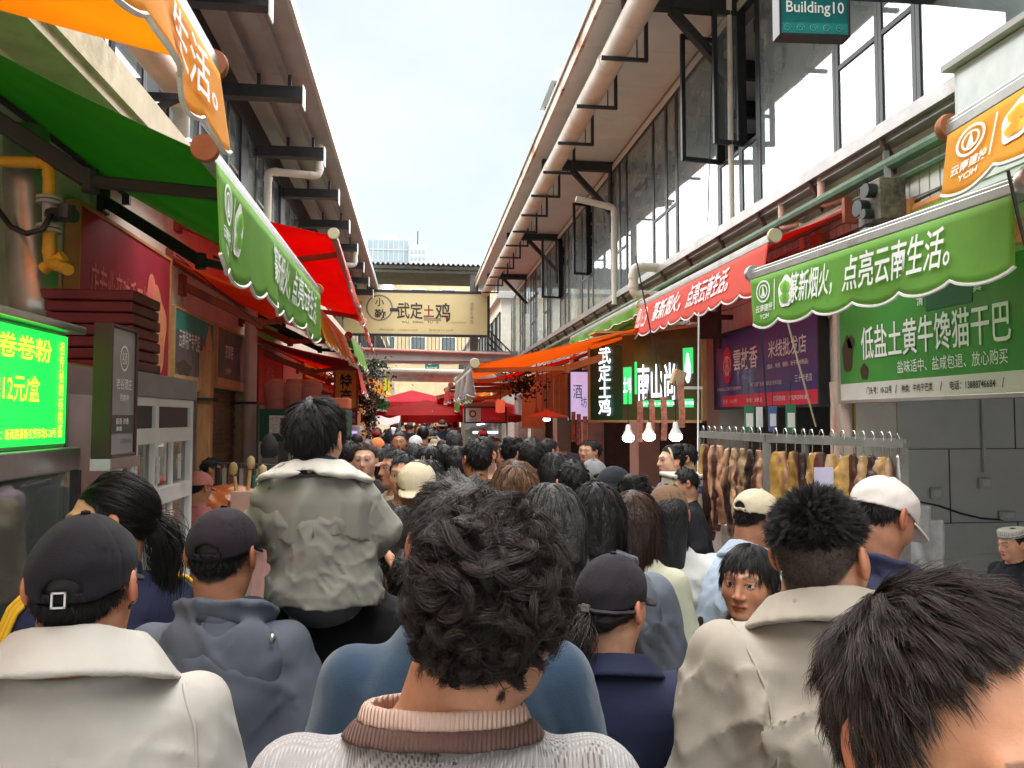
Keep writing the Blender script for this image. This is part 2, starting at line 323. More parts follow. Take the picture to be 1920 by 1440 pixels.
bent('drain_pipe', [(3.44, 10.2, 3.95), (3.02, 10.2, 3.95), (3.02, 10.2, 3.55), (3.44, 10.2, 3.55)], .065, pipe_w, rb)
bent('drain_pipe', [(3.4, 5.9, 3.98), (3.4, 5.9, 3.62), (3.46, 5.62, 3.6)], .03, pipe_p, rb); bent('drain_pipe', [(3.4, 6.6, 3.98), (3.4, 6.6, 3.6), (3.46, 6.32, 3.58), (3.44, 6.3, 3.1)], .03, pipe_p, rb)
m = MB(); m.tube([(3.30, 7.9, 6.45), (3.2, 7.9, 4)], .006, 5); m.build('hanging_cable', dk, rb)
# shop rooms
m = MB(); m.box((XR + .36, 5.62, 0), (9.5, 5.72, 2.9)); m.build('partition_wall', tile_g, rb)
m = MB()
for z in (.35, .95, 1.55, 2.15): m.box((XR + .36, 5.612, z), (9.5, 5.6195, z + .006))
for i, z0 in enumerate((0, .35, .95, 1.55)):
    for x in np.arange(XR + .8 + (.6 if i % 2 else 0), 9.4, 1.2): m.box((x, 5.613, z0 + .006), (x + .006, 5.6195, z0 + .6))
m.build('tile_joint', joint, rb)
m = MB(); m.box((9.5, -6, 0), (9.6, 5.72, 2.9)); m.box((XR + .36, -6, 2.9), (9.6, 5.72, 3.0)); m.build('shop_shell', M('shop_grey', (.2, .2, .195), rough=.7), rb)
m = MB(); m.box((XR - .015, 5.622, 0), (XR + .36, 5.72, 1.98)); m.build('door_jamb', M('yellow_jamb', (.42, .27, .08), rough=.6, var=.2), rb)
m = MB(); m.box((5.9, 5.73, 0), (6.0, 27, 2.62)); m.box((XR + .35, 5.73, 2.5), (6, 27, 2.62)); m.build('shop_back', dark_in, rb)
for y in (8.4, 8.7, 11.65, 12.0, 15.3, 15.7, 18.7, 19.1, 22.5, 22.9): MB().box((XR + .36, y, 0), (5.9, y + .05, 2.5)).build('shop_divider', M('divider', (.16, .15, .14), rough=.8, var=.2), rb)
# rooftop block behind the eaves
t = thing('rooftop_block', 'plain grey concrete block rising behind the eaves of the glazed market hall', 'building', (2.7, 5, 6.6))
MB().box((2.62, -4, 6.72), (6.5, 13.6, 7.92)).build('wall', M('pale_concrete', (.52, .51, .49), rough=.9, var=.1, vs=1, dirt=(.4, .38, .35)), t); MB().box((2.60, -4, 7.92), (6.5, 13.65, 8.0)).build('coping', conc, t)
t = thing('roof_lantern', 'small glass roof lantern with a grey hood beside the rooftop block', 'lantern', (2.9, 14.6, 6.7))
MB().box((2.6, 13.9, 6.72), (3.3, 15.0, 8.25)).build('glass_box', glass_mat('lantern_glass', (.5, .62, .66), .25, .4), t)
m = MB()
for x, y in ((2.6, 13.9), (2.6, 15.0), (3.3, 13.9), (3.3, 15.0)): m.box((x - .02, y - .02, 6.72), (x + .02, y + .02, 8.25))
m.build('frame', dk, t); MB().add([(2.5, 13.75, 8.25), (3.45, 13.75, 8.25), (3.45, 15.15, 8.25), (2.5, 15.15, 8.25), (2.65, 14.0, 8.62), (3.4, 14.0, 8.62), (3.4, 15, 8.62), (2.65, 15, 8.62)], [(3, 2, 1, 0), (4, 5, 6, 7), (0, 1, 5, 4), (1, 2, 6, 5), (2, 3, 7, 6), (3, 0, 4, 7)]).build('hood', conc, t)
# ------------------------------------------------------------------ left-hand building
lb = thing('market_hall', 'lower market hall with dark grey eaves on box beams and shuttered shops below', 'building', (XL, 12, 0))
m = MB()
opl = [(5.75, 7.45), (7.9, 8.9), (9.3, 10.9), (11.5, 14), (14.6, 17.5), (18, 22), (22.6, 26)]; ys = [-6] + [v for o in opl for v in o] + [27]
for a, b in zip(ys[::2], ys[1::2]): m.box((XL - .35, a, 0), (XL, b, 2.3))
m.box((XL - .35, -6, 2.3), (XL, 27, 4.15)); m.build('wall', M('left_plaster', (.70, .63, .54), rough=.9, var=.15, vs=2, bump=.2, dirt=(.2, .14, .11), dpos=.57), lb)
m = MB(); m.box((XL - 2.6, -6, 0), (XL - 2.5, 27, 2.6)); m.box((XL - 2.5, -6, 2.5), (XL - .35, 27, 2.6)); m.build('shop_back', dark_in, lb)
m = MB(); m.box((XL, -6, 4.02), (-2.16, 27, 4.34)); m.box((-2.16, -6, 4.10), (-2.12, 27, 4.36)); m.build('ledge', M('ledge_cream', (.64, .53, .38), rough=.75, var=.15, vs=3, dirt=(.36, .30, .18), dpos=.55), lb)
y = -1.0; i = 0
while y < 26:
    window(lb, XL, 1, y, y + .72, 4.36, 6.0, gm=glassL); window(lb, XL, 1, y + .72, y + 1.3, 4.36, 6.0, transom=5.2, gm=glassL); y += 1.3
    if i % 2: MB().box((XL - .05, y, 4.36), (XL + .04, y + .42, 6.0)).build('column', dk2, lb); y += .42
    i += 1
m = MB(); m.box((XL - .3, -6, 6.0), (XL + .03, 27, 6.42)); m.build('header_beam', dk2, lb)
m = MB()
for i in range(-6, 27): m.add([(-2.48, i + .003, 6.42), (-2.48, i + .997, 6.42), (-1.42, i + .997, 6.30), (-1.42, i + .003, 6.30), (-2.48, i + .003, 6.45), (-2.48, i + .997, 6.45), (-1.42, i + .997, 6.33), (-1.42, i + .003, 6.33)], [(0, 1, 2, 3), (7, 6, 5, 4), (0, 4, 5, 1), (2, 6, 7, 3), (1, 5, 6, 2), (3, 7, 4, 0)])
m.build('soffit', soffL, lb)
m = MB(); m.box((-1.42, -6, 6.27), (-1.37, 27, 6.40)); m.add([(-1.37, -6, 6.38), (-1.37, 27, 6.38), (-6, 27, 7.5), (-6, -6, 7.5), (-1.37, -6, 6.43), (-1.37, 27, 6.43), (-6, 27, 7.56), (-6, -6, 7.56)], [(0, 1, 2, 3), (7, 6, 5, 4), (0, 4, 5, 1), (2, 6, 7, 3), (1, 5, 6, 2), (3, 7, 4, 0)]); m.build('roof', fasL, lb)
m = MB()
for x in (-2.1, -1.72): m.box((x - .035, -6, 6.17), (x + .035, 27, 6.26))
m.build('purlin', M('purlin', (.25, .245, .24), rough=.6, var=.15), lb)
for y in [-1.15 + 2.15 * i for i in range(13)]:
    m = MB(); m.box((XL + .03, y - .075, 5.84), (-1.47, y + .075, 6.0)); m.box((-2.04, y - .02, 6.0), (-2.0, y + .02, 6.17)); m.box((-1.66, y - .02, 6.0), (-1.62, y + .02, 6.17)); b = m.build('eave_beam', dk2, lb)
    MB().box((-1.47, y - .085, 5.74), (-1.455, y + .085, 6.02)).build('end_plate', wht, b)
bent('drain_pipe', [(-1.60, 12.2, 6.22), (-1.60, 12.2, 5.72), (-2.36, 12.0, 5.70), (-2.36, 12.0, 4.3)], .06, pipe_w, lb)
bent('drain_pipe', [(-1.62, 7.1, 6.3), (-1.62, 7.1, 5.86), (-2.42, 6.9, 5.84)], .075, pipe_p, lb); bent('drain_pipe', [(-1.60, 19.2, 6.22), (-1.60, 19.2, 5.7), (-2.3, 19, 5.68)], .06, pipe_w, lb)
m = MB(); m.tube([(-2.14, y, 4.74 + .01 * math.sin(3 * y)) for y in np.arange(-3, 7.2, .4)], .13, 16)
smooth_by_angle(m.build('wall_duct', pipe_p, lb))
for y in (1.2, 3.1, 5.0, 6.6): m = MB(); m.box((XL, y - .03, 4.52), (-1.95, y + .03, 4.58)); m.beam((XL, y, 4.3), (-2.05, y, 4.55), .05); m.build('duct_bracket', dk2, lb)
m = MB(); P = [(-2.22 + .03 * math.sin(2 * i), 6.3 + .12 * i, 5.75 - .16 * i) for i in range(9)]; m.tube(P, .075, 12); smooth_by_angle(m.build('flexible_duct', M('duct_sleeve', (.5, .48, .45), rough=.6, bump=.4, bs=30), lb))
# tiled pier and shutters on the left
m = MB()
for y0, y1 in ((9.3, 10.9),):
    for i in range(26): m.box((XL - .12, y0, 1.0 + i * .06), (XL - .06 + .012 * (i % 2), y1, 1.055 + i * .06))
m.build('roller_shutter', M('shutter', (.36, .26, .15), rough=.5, var=.2, metal=.3, dirt=(.2, .13, .07)), lb)
# ------------------------------------------------------------------ bridge between the two halls
br = thing('footbridge', 'roofed steel footbridge crossing the street with a wide cream banner', 'bridge', (0, 26, 3.9))
BY = 26.0
m = MB(); m.box((XL, BY, 3.86), (XR, BY + 2.2, 4.1)); m.box((XL, BY - .06, 3.80), (XR, BY, 4.16)); m.build('deck', conc, br)
for x in (-1.62, 1.95):
    m = MB(); m.box((x - .14, BY + .0, 4.16), (x + .14, BY + .28, 7.05)); m.build('post', M('bridge_post', (.16, .155, .16), rough=.6, var=.15), br)
m = MB(); n = 120
m.grid(lambda u, v: (-2.1 + u * 4.45, BY - .35 + v * 3, 7.12 + .035 * math.sin(u * 2 * math.pi * 26) + v * .12), n * 2, 1); solid(m.build('corrugated_roof', M('roof_sheet', (.15, .145, .15), rough=.6, var=.2), br), .012)
m = MB()
for i in range(12): m.box((-2.0, BY - .1 + i * .24, 6.86 + .004 * i), (2.2, BY - .02 + i * .24, 6.94 + .004 * i))
m.box((-2.1, BY - .2, 6.98), (2.3, BY - .12, 7.08)); m.build('roof_batten', M('batten', (.12, .125, .09), rough=.7, var=.2), br)
m = MB()
for x in np.arange(-2.3, 2.4, .14): m.box((x, BY + 2.1, 4.1), (x + .02, BY + 2.14, 5.1))
m.box((-2.4, BY + 2.08, 5.1), (2.4, BY + 2.16, 5.16)); m.build('railing', dk2, br)
bent('service_pipe', [(XL, BY - .14, 4.2), (3.2, BY - .14, 4.05)], .05, pipe_p, br)
# stair from the bridge down along the right-hand hall
st = thing('staircase', 'steel staircase with dark railings going down beside the footbridge', 'staircase', (3, 27, 2))
m = MB()
for i in range(12): m.box((2.42, BY - 1.4 + .0, 3.9 - i * .0), (2.421, BY, 3.901))
for i in range(12): m.box((2.45 + i * .17, BY + .3, 3.9 - i * .17), (2.66 + i * .17, BY + 1.5, 3.94 - i * .17))
m.beam((2.4, BY + .3, 3.85), (4.4, BY + .3, 1.85), .05, .25); m.build('flight', conc, st)
m = MB()
for dz in (1.0, .75, .5, .25): m.beam((2.42, BY + .28, 4.0 + dz), (3.5, BY + .28, 2.95 + dz), .03, .05)
for i in range(9): m.box((2.42 + i * .13, BY + .26, 3.9 - i * .13), (2.445 + i * .13, BY + .29, 4.98 - i * .13))
m.build('railing', dk2, st)
# ------------------------------------------------------------------ duct across the street, farther buildings
t = tag(MB().tube([(-2.4, 28.5, 3.48), (3.4, 28.5, 3.4)], .25, 16).build('service_duct', M('duct_cream', (.62, .57, .47), rough=.6, var=.12, dirt=(.45, .38, .28)), smooth=True), 'fat cream service duct crossing the street below the footbridge', 'duct')
def block(name, label, x0, x1, y0, y1, h, wallm, rows, face, roofm=None, gap=.3):
    """a plain farther building: walls, roof slab, rows of windows on the named face ('y' = towards us, 'x+' / 'x-' = on the street)"""
    b = thing(name, label, 'building', ((x0 + x1) / 2, y0, 0)); MB().box((x0, y0, 0), (x1, y1, h)).build('wall', wallm, b); MB().box((x0 - .2, y0 - .2, h + .003), (x1 + .2, y1 + .2, h + .25)).build('roof', roofm or conc, b)
    for (za, zb, n, frac) in rows:
        a0, a1 = (x0, x1) if face == 'y' else (y0, y1); w = (a1 - a0) / n
        for i in range(n):
            p, q = a0 + w * (i + .5 - frac / 2), a0 + w * (i + .5 + frac / 2); m = MB(); g = MB(); t = .06
            def slab(mm, u0, u1, v0, v1, o0, o1):
                if face == 'y': mm.box((u0, y0 - o1, v0), (u1, y0 - o0, v1))
                elif face == 'x+': mm.box((x1 + o0, u0, v0), (x1 + o1, u1, v1))
                else: mm.box((x0 - o1, u0, v0), (x0 - o0, u1, v1))
            slab(g, p + t, q - t, za + t, zb - t, .004, .02)
            for e in ((p, p + t, za, zb), (q - t, q, za, zb), (p + t, q - t, za, za + t), (p + t, q - t, zb - t, zb)): slab(m, *e, .004, .06)
            f = m.build('window', wht if face == 'y' else dk, b); g.build('pane', glassL if face == 'y' else glass, f)
    return b
cream = M('cream_render', (.62, .52, .36), rough=.9, var=.12, vs=1, dirt=(.42, .31, .2), dpos=.56)
lb2 = block('shop_row', 'farther row of cream shops with tall narrow upper windows past the footbridge', -9, -2.3, 29, 56, 7.2, cream, [(4.7, 6.8, 22, .62)], 'x+')
MB().box((-2.299, 29, 3.9), (-1.75, 56, 4.25)).build('ledge', M('ledge_far', (.66, .52, .33), rough=.8, var=.15), lb2)
rb2 = block('shop_row', 'farther row of pale shops standing past the staircase', 3.3, 10, 29.5, 60, 6.6, M('pale_render', (.6, .57, .5), rough=.9, var=.1), [(3.9, 6.1, 18, .7)], 'x-')
block('apartment_building', 'weathered beige apartment block seen through the gap above the banner', -9, 9, 64, 76, 14.6, M('beige_render', (.58, .47, .29), rough=.9, var=.16, vs=.5, dirt=(.38, .28, .17), dpos=.54), [(10.6, 12.9, 7, .5), (6.5, 8.8, 7, .5)], 'y')
MB().tube([(-2.9, 63.6, 8), (-2.5, 63.6, 14)], .6, 12).build('flue', M('flue_steel', (.5, .55, .6), rough=.35, metal=.6), bpy.data.objects['apartment_building'], smooth=True)
for i, (x, y) in enumerate(((.6, 63.5), (3.5, 63.5))):
    pass
tw = thing('glass_tower', 'pale blue glass office tower far away above the footbridge roof', 'tower', (-8, 170, 0))
pg = M('tower_glass', (.34, .42, .45), rough=.25, var=.06, vs=.2, spec=.6); pw = M('tower_white', (.50, .52, .52), rough=.7, var=.05)
MB().box((-11.5, 170, 0), (-2.2, 182, 42.3)).build('glass_body', pg, tw); MB().box((-2.19, 169, 0), (1.9, 182, 41.2)).build('stone_wing', pw, tw)
m = MB()
for x in np.arange(-11.5, -2.2, 1.15): m.box((x, 169.8, 5), (x + .2, 169.99, 43))
for z in np.arange(8, 42, 3.2): m.box((-11.5, 169.85, z), (-2.3, 169.98, z + .25))
m.build('mullion', pw, tw)
m = MB()
for x in np.arange(-1.8, 1.7, .9):
    for z in np.arange(20, 40, 1.6): m.box((x, 168.9, z), (x + .5, 168.99, z + .9))
m.build('window', pg, tw)
MB().box((-9.5, 172, 42.3), (-5, 178, 44)).build('plant_room', pw, tw); MB().tube([(-.2, 172, 41), (-.2, 172, 45)], .12, 6).build('mast', dk2, tw)
# ------------------------------------------------------------------ awnings, banners, shop signs
def fab(name, col, trans=.45): return M('awning_' + name, col, rough=.75, var=.10, vs=2.2, bump=.12, bs=25, trans=min(.7, trans + .18), dirt=tuple(c * .72 for c in col), dpos=.62)
F_GREEN = fab('green', (.04, .19, .018), .3); F_LEAF = fab('leaf_green', (.25, .50, .10), .35); F_RED = fab('red', (.46, .018, .014), .5); F_ORANGE = fab('orange', (.56, .19, .03), .5)
F_YELLOW = fab('yellow', (.85, .43, .045), .35); F_CORAL = fab('coral', (.80, .14, .10), .3); F_BROWN = fab('brown', (.24, .15, .09), .3)
letter_w = M('letter_white', (.85, .85, .82), rough=.6, var=.03); piping = M('piping', (.75, .74, .70), rough=.7)
alu = M('aluminium', (.45, .45, .43), rough=.4, metal=.7, var=.1, dirt=(.3, .28, .25)); armR = M('arm_red', (.30, .07, .035), rough=.6, var=.2, dirt=(.15, .05, .03)); armD = M('arm_dark', (.025, .03, .027), rough=.5)
armO = M('arm_orange', (.50, .22, .07), rough=.6, var=.2, dirt=(.3, .13, .05)); capend = M('roller_end', (.60, .52, .33), rough=.6, var=.1); rustcap = M('rust_end', (.30, .11, .045), rough=.8, var=.2)
def text_map(name, s, parent, fn, u0, u1, v0, v1, W, H, mat, bold=.0, off=.012, side=1, shear=.12):
    """lettering laid on a curved cloth: fn(u, v) -> point"""
    c = bpy.data.curves.new(name, 'FONT'); c.body = s; c.size = 1; c.offset = bold; c.shear = shear; c.resolution_u = 2
    t = bpy.data.objects.new('tmp_text', c); COL.objects.link(t); dg = bpy.context.evaluated_depsgraph_get(); me = bpy.data.meshes.new_from_object(t.evaluated_get(dg), depsgraph=dg)
    V = np.array([v.co[:] for v in me.vertices]); F = [tuple(p.vertices) for p in me.polygons]; bpy.data.objects.remove(t); bpy.data.curves.remove(c); bpy.data.meshes.remove(me)
    lo, hi = V.min(0), V.max(0); Q = (V - lo) / np.maximum(hi - lo, 1e-6); P = np.array([fn(u0 + (u1 - u0) * q[0], v0 + (v1 - v0) * q[1]) for q in Q]); P[:, 0] += off * side
    return mesh_obj(name, P, F, mat, parent)
def ring_logo(parent, fn, uc, vc, ru, rv, mat, off, side, blob=False, name='emblem'):
    m = MB(); n = 28
    def P(a, k): q = np.array(fn(uc + ru * k * math.cos(a), vc + rv * k * math.sin(a)), float); q[0] += off * side; return q
    A = [2 * math.pi * i / n for i in range(n)]
    if blob:
        V = [P(a, 1 + .07 * math.sin(5 * a)) for a in A]; m.add(V, [tuple(range(n))])
    else:
        for r0, r1 in ((.84, 1.0), (.5, .62)):
            V = [P(a, r0) for a in A] + [P(a, r1) for a in A]; m.add(V, [(i, (i + 1) % n, n + (i + 1) % n, n + i) for i in range(n)])
        m.add([P(math.pi / 2, .55), P(math.pi * 1.32, .5), P(math.pi * 1.68, .5)], [(0, 1, 2)])
    return m.build(name, mat, parent)
def awning(label, side, y0, y1, xw, zw, xf, zf, vh=.3, fabric=F_GREEN, val=F_LEAF, arm=armD, tilt=.0, slogan=None, logo=False, edge=piping, sag=.05, scal=.34, endcap=rustcap, group='awnings over the street', drop=(0, 0), arms=(.12, .88), seed=1, flap=.02, far_first=False, swing=0.0, xf1=None, back=None):
    """side +1: on the right hall, -1: on the left hall. fabric slopes from a wall roller to a front bar; the valance hangs from the bar"""
    t = thing('awning', label, 'awning', ((xw + xf) / 2, (y0 + y1) / 2, zw), group); w = y1 - y0; rs = random.Random(seed)
    ph = [rs.uniform(0, 6) for _ in range(4)]; xf1 = xf if xf1 is None else xf1
    XF = lambda u: xf + (xf1 - xf) * u; ZF = lambda u: zf + drop[0] + (drop[1] - drop[0]) * u
    def cloth(u, v):
        return (xw + (XF(u) - xw) * v, y0 + w * u, zw + (ZF(u) - zw) * v - sag * 4 * v * (1 - v) * (.6 + .4 * math.sin(math.pi * u)) + .006 * math.sin(9 * u + ph[0] + 5 * v))
    m = MB(); m.grid(cloth, max(10, int(w * 6)), 10); solid(m.build('fabric', fabric, t, smooth=True), .004)
    per = max(3, round(w / scal))
    def vcoord(u, v):                                        # v: 0 = bottom, 1 = top
        d = (1 - v); x = XF(u) - side * (.035 + tilt * d) - side * flap * d * (math.sin(u * w * 5.0 + ph[1]) + .5 * math.sin(u * w * 11 + ph[2])); x += -side * swing * d * (u if not far_first else 1 - u)
        return (x, y0 + w * u, ZF(u) - .03 - vh * d)
    uu = lambda u: 1 - u if side > 0 else u                   # reading direction along the valance
    def bottom(u): return -.13 * abs(math.sin(math.pi * per * u)) ** .7
    m = MB(); m.grid(lambda u, v: vcoord(u, bottom(u) + (1 - bottom(u)) * v), per * 10, 8); va = solid(m.build('valance', val, t, smooth=True), .004)
    m = MB(); m.tube([vcoord(i / (per * 10), bottom(i / (per * 10))) for i in range(per * 10 + 1)], .009, 5); m.build('piping', edge, va)
    m = MB(); m.beam((XF(0), y0 - .03, ZF(0)), (XF(1), y1 + .03, ZF(1)), .06, .05); m.beam((XF(0) - side * .01, y0 - .02, ZF(0) + .033), (XF(1) - side * .01, y1 + .02, ZF(1) + .033), .03, .022); m.build('front_bar', alu, t, bevel=.006)
    for y, xq, zq in ((y0 - .035, XF(0), ZF(0)), (y1 + .035, XF(1), ZF(1))):
        m = MB(); m.lathe((xq, y, zq + .02), [(.01, -.02), (.055, -.02), (.06, 0), (.055, .02), (.01, .02)], 18, axis='y'); smooth_by_angle(m.build('end_cap', endcap, t))
    m = MB(); m.tube([(xw, y0 - .02, zw + .0), (xw, y1 + .02, zw + .0)], .045, 12); m.box((xw - .06, y0 - .06, zw - .12), (xw + .06, y0 - .02, zw + .08)); m.box((xw - .06, y1 + .02, zw - .12), (xw + .06, y1 + .06, zw + .08)); m.build('roller', arm, t)
    for a in arms:
        y = y0 + w * a; s = 1 if a < .5 else -1; el = ((xw * .47 + XF(a) * .53), y + s * .32, (zw * .47 + ZF(a) * .53) - .24 - sag)
        m = MB(); m.beam((xw, y, zw - .2), el, .06, .085); m.beam(el, (XF(a) + side * .03, y + s * .05, ZF(a) - .03), .045, .06); m.tube([(el[0], el[1], el[2] - .06), (el[0], el[1], el[2] + .06)], .042, 10); m.box((xw - .05, y - .07, zw - .32), (xw + .05, y + .07, zw - .1)); m.build('folding_arm', arm, t, bevel=.008)
    f = lambda u, v: vcoord(uu(u), v)
    if logo:
        ring_logo(t, f, .16 / w, .66, .085 / w, .24, letter_w, .008 + flap * .2, -side); ring_logo(t, f, .42 / w, .52, .08 / w, .33, letter_w, .008, -side, blob=True)
        bl = [(.42, .62, .05, .12), (.42, .40, .05, .10), (.42, .50, .022, .2)]
        for u, v, a, b in bl: ring_logo(t, f, u / w, v, a / w, b, val, .016, -side, blob=True)
        text_map('lettering', '云南建投', t, f, .05 / w, .27 / w, .22, .38, w, vh, letter_w, .01, .008, -side); text_map('lettering', 'YCIH', t, f, .10 / w, .22 / w, .07, .17, w, vh, letter_w, .01, .008, -side)
        m = MB(); a, b, c, d = f(.295 / w, .2), f(.303 / w, .2), f(.303 / w, .85), f(.295 / w, .85); m.add([(p[0] - side * .012, p[1], p[2]) for p in (a, b, c, d)], [(0, 1, 2, 3)]); m.build('dividing_line', letter_w, t)
    if slogan:
        s, u0, u1 = slogan; n = len(s)
        for k, part in enumerate(s.split('|')):
            a = u0[k]; b = u1[k]; text_map('lettering', part, t, f, a, b, .22, .86, w, vh, letter_w, .010, .014, -side, shear=.25)
    return t
# right side, from the camera outward
awning('orange awning with two white emblems at the near end of the right hall', 1, .2, 2.86, 3.45, 3.75, 2.26, 3.03, .26, F_ORANGE, F_YELLOW, alu, logo=True, drop=(.16, .0), seed=3, tilt=.05, arms=(.1, .6))
awning('bright green awning lettered in white above the green beef shop sign', 1, 2.74, 4.74, 3.46, 3.26, 2.46, 2.76, .30, F_LEAF, F_LEAF, armO, slogan=('篆新烟火，|点亮云南生活。', (.23, .47), (.43, .84)), logo=True, seed=4, sag=.03, xf1=2.25, drop=(-.01, .0), endcap=alu, flap=.012)
awning('red awning half rolled in above the purple noodle shop sign', 1, 5.55, 9.05, 3.42, 3.48, 2.78, 3.22, .36, F_RED, F_CORAL, armR, slogan=('篆新烟火，|点亮云南生活。', (.2, .52), (.48, .82)), logo=True, seed=5, sag=.01, endcap=capend, tilt=.08, flap=.016, drop=(.0, .0))
awning('wide orange awning with a dull brown end reaching far over the street', 1, 8.75, 12.6, 3.35, 3.10, .66, 2.43, .30, F_ORANGE, M('valance_grey', (.55, .52, .50), rough=.8, trans=.3), armO, seed=6, sag=.05, endcap=capend, swing=.0, flap=.05)
awning('narrow lime green awning rolled in under the sill gutter', 1, 9.6, 14.5, 3.42, 3.52, 3.02, 3.38, .12, F_LEAF, F_LEAF, armD, seed=7, sag=.0)
for i, (y0, y1, xf, zw, zf, a, b, c, lab) in enumerate([(13.2, 15.6, .95, 3.0, 2.45, F_RED, F_LEAF, armR, 'red awning with a pale green fringe behind the wide orange one'), (16.0, 18.6, .7, 3.0, 2.5, F_BROWN, F_CORAL, armO, 'brown awning with a faded coral valance midway down the right side'),
      (18.9, 21.6, 1.1, 3.0, 2.35, F_ORANGE, F_LEAF, armO, 'orange awning with a light green valance near the footbridge'), (21.9, 25.0, .6, 2.9, 2.4, F_RED, F_CORAL, armR, 'red awning below the staircase at the footbridge'), (29.5, 33, .7, 2.9, 2.5, F_ORANGE, F_YELLOW, armO, 'orange awning just past the footbridge on the right'), (34, 38, .8, 2.9, 2.5, F_YELLOW, F_YELLOW, armO, 'yellow awning at the far right end of the street')]):
    awning(lab, 1, y0, y1, 3.35, zw + .1, xf, zf, .3, a, b, c, seed=20 + i, sag=.08, flap=.03)
# left side
awning('orange awning with a yellow valance nearest on the left hall', -1, .3, 2.9, XL, 3.58, -.79, 3.14, .30, fab('amber', (.66, .31, .03), .5), F_YELLOW, alu, seed=8, slogan=('生活。', (.74,), (.93,)), tilt=.03, swing=.03, flap=.03, arms=(.15, .5))
awning('dark green awning whose leaf green valance carries emblems and a slogan', -1, 3.22, 6.6, XL, 3.74, -.88, 2.90, .38, F_GREEN, F_LEAF, armD, slogan=('篆新烟火，|点亮云南生活。', (.34, .56), (.53, .93)), logo=True, seed=9, sag=.06, flap=.02)
awning('large red awning with coral valance rising behind the green one', -1, 7.55, 11.6, XL, 4.05, -.84, 3.62, .42, F_RED, F_CORAL, armR, slogan=('篆新烟火，|点亮云南生活。', (.3, .55), (.52, .9)), logo=True, seed=10, sag=.06, endcap=capend, tilt=.12, drop=(0, -.35))
awning('orange awning with a ragged yellow fringe under the green awning', -1, 7.8, 11.3, XL, 3.42, -1.08, 2.96, .34, F_ORANGE, F_YELLOW, armR, slogan=('篆新烟火|云南生活', (.25, .6), (.5, .9)), seed=11, sag=.08, tilt=.12, scal=.2)
awning('red awning with a drooping coral corner below the orange fringe', -1, 11.4, 16.5, XL, 3.05, -.95, 2.66, .40, F_RED, F_CORAL, armR, seed=12, sag=.05, tilt=.1, xf1=-1.2)
awning('small green awning tucked behind the yellow fringe', -1, 11.6, 14.2, XL, 3.6, -1.05, 3.05, .34, F_GREEN, F_LEAF, armD, seed=13, sag=.04, tilt=.1)
awning('orange awning with a yellow flap in front of the footbridge', -1, 16.0, 20.5, XL, 3.1, -1.0, 2.75, .4, F_ORANGE, F_YELLOW, armO, seed=14, sag=.05, tilt=.1)
awning('long red and green awning sagging along the plant stall', -1, 16.8, 25.2, XL, 2.7, -.95, 2.36, .3, F_RED, F_GREEN, armR, seed=15, sag=.03, xf1=-.9)
for i, (y0, y1, xf, zw, zf, a, b, lab) in enumerate([(29, 33, -.7, 3.2, 2.6, F_YELLOW, F_YELLOW, 'yellow awning just past the footbridge on the left'), (33.5, 38, -.8, 3.1, 2.5, F_ORANGE, F_YELLOW, 'orange awning farther past the footbridge on the left'), (38.5, 44, -.5, 3.0, 2.5, F_CORAL, F_LEAF, 'coral awning near the end of the street on the left')]):
    awning(lab, -1, y0, y1, -2.3, zw, xf, zf, .3, a, b, armO, seed=30 + i, sag=.1, flap=.03)
# ---- signs
def sign(name, label, O, right, w, h, face, frame=None, thick=.05, texts=(), cat='sign', up=(0, 0, 1), fr=.03, parts=(), group=None):
    """flat sign: O = lower left corner of the face. texts: (string, u, v, width, height, material, bold[, 'v' for vertical])"""
    O = np.array(O, float); right = np.array(right, float); right /= np.linalg.norm(right); up = np.array(up, float); nrm = np.cross(right, up)
    t = thing(name, label, cat, O, group); m = MB()
    P = lambda u, v, o: O + right * u + up * v + nrm * o
    def slab(mm, u0, u1, v0, v1, o0, o1): mm.add([P(u, v, o) for o in (o0, o1) for v in (v0, v1) for u in (u0, u1)], [(0, 2, 3, 1), (4, 5, 7, 6), (0, 1, 5, 4), (2, 6, 7, 3), (0, 4, 6, 2), (1, 3, 7, 5)])
    slab(m, 0, w, 0, h, -thick, 0); m.build('panel', face, t)
    if frame:
        m = MB(); f = fr
        for a in ((-f, 0, -f, h + f), (w, w + f, -f, h + f), (0, w, -f, 0), (0, w, h, h + f)): slab(m, *a, -thick - .01, .012)
        m.build('frame', frame, t, bevel=.004)
    for (u0, u1, v0, v1, mat, nm) in parts: m = MB(); slab(m, u0, u1, v0, v1, .001, .004); m.build(nm, mat, t)
    for q in texts:
        s, u, v, tw, th, mat, bold = q[:7]; c = P(u, v, 0)
        if len(q) > 7: strip_text('lettering', s, t, c, right, up, tw, mat, pitch=th / len(s), bold=bold, depth=.007)
        else: text('lettering', s, t, c, right, up, tw, th, mat, bold, .007)
    t['_w'] = w; del t['_w']
    return t, P
def disc(parent, P, u, v, ru, rv, mat, o=.005, name='emblem', n=32, wob=0):
    m = MB(); m.add([P(u + ru * (1 + wob * math.sin(5 * 2 * math.pi * i / n)) * math.cos(2 * math.pi * i / n), v + rv * (1 + wob * math.sin(5 * 2 * math.pi * i / n)) * math.sin(2 * math.pi * i / n), o) for i in range(n)], [tuple(range(n))]); return m.build(name, mat, parent)
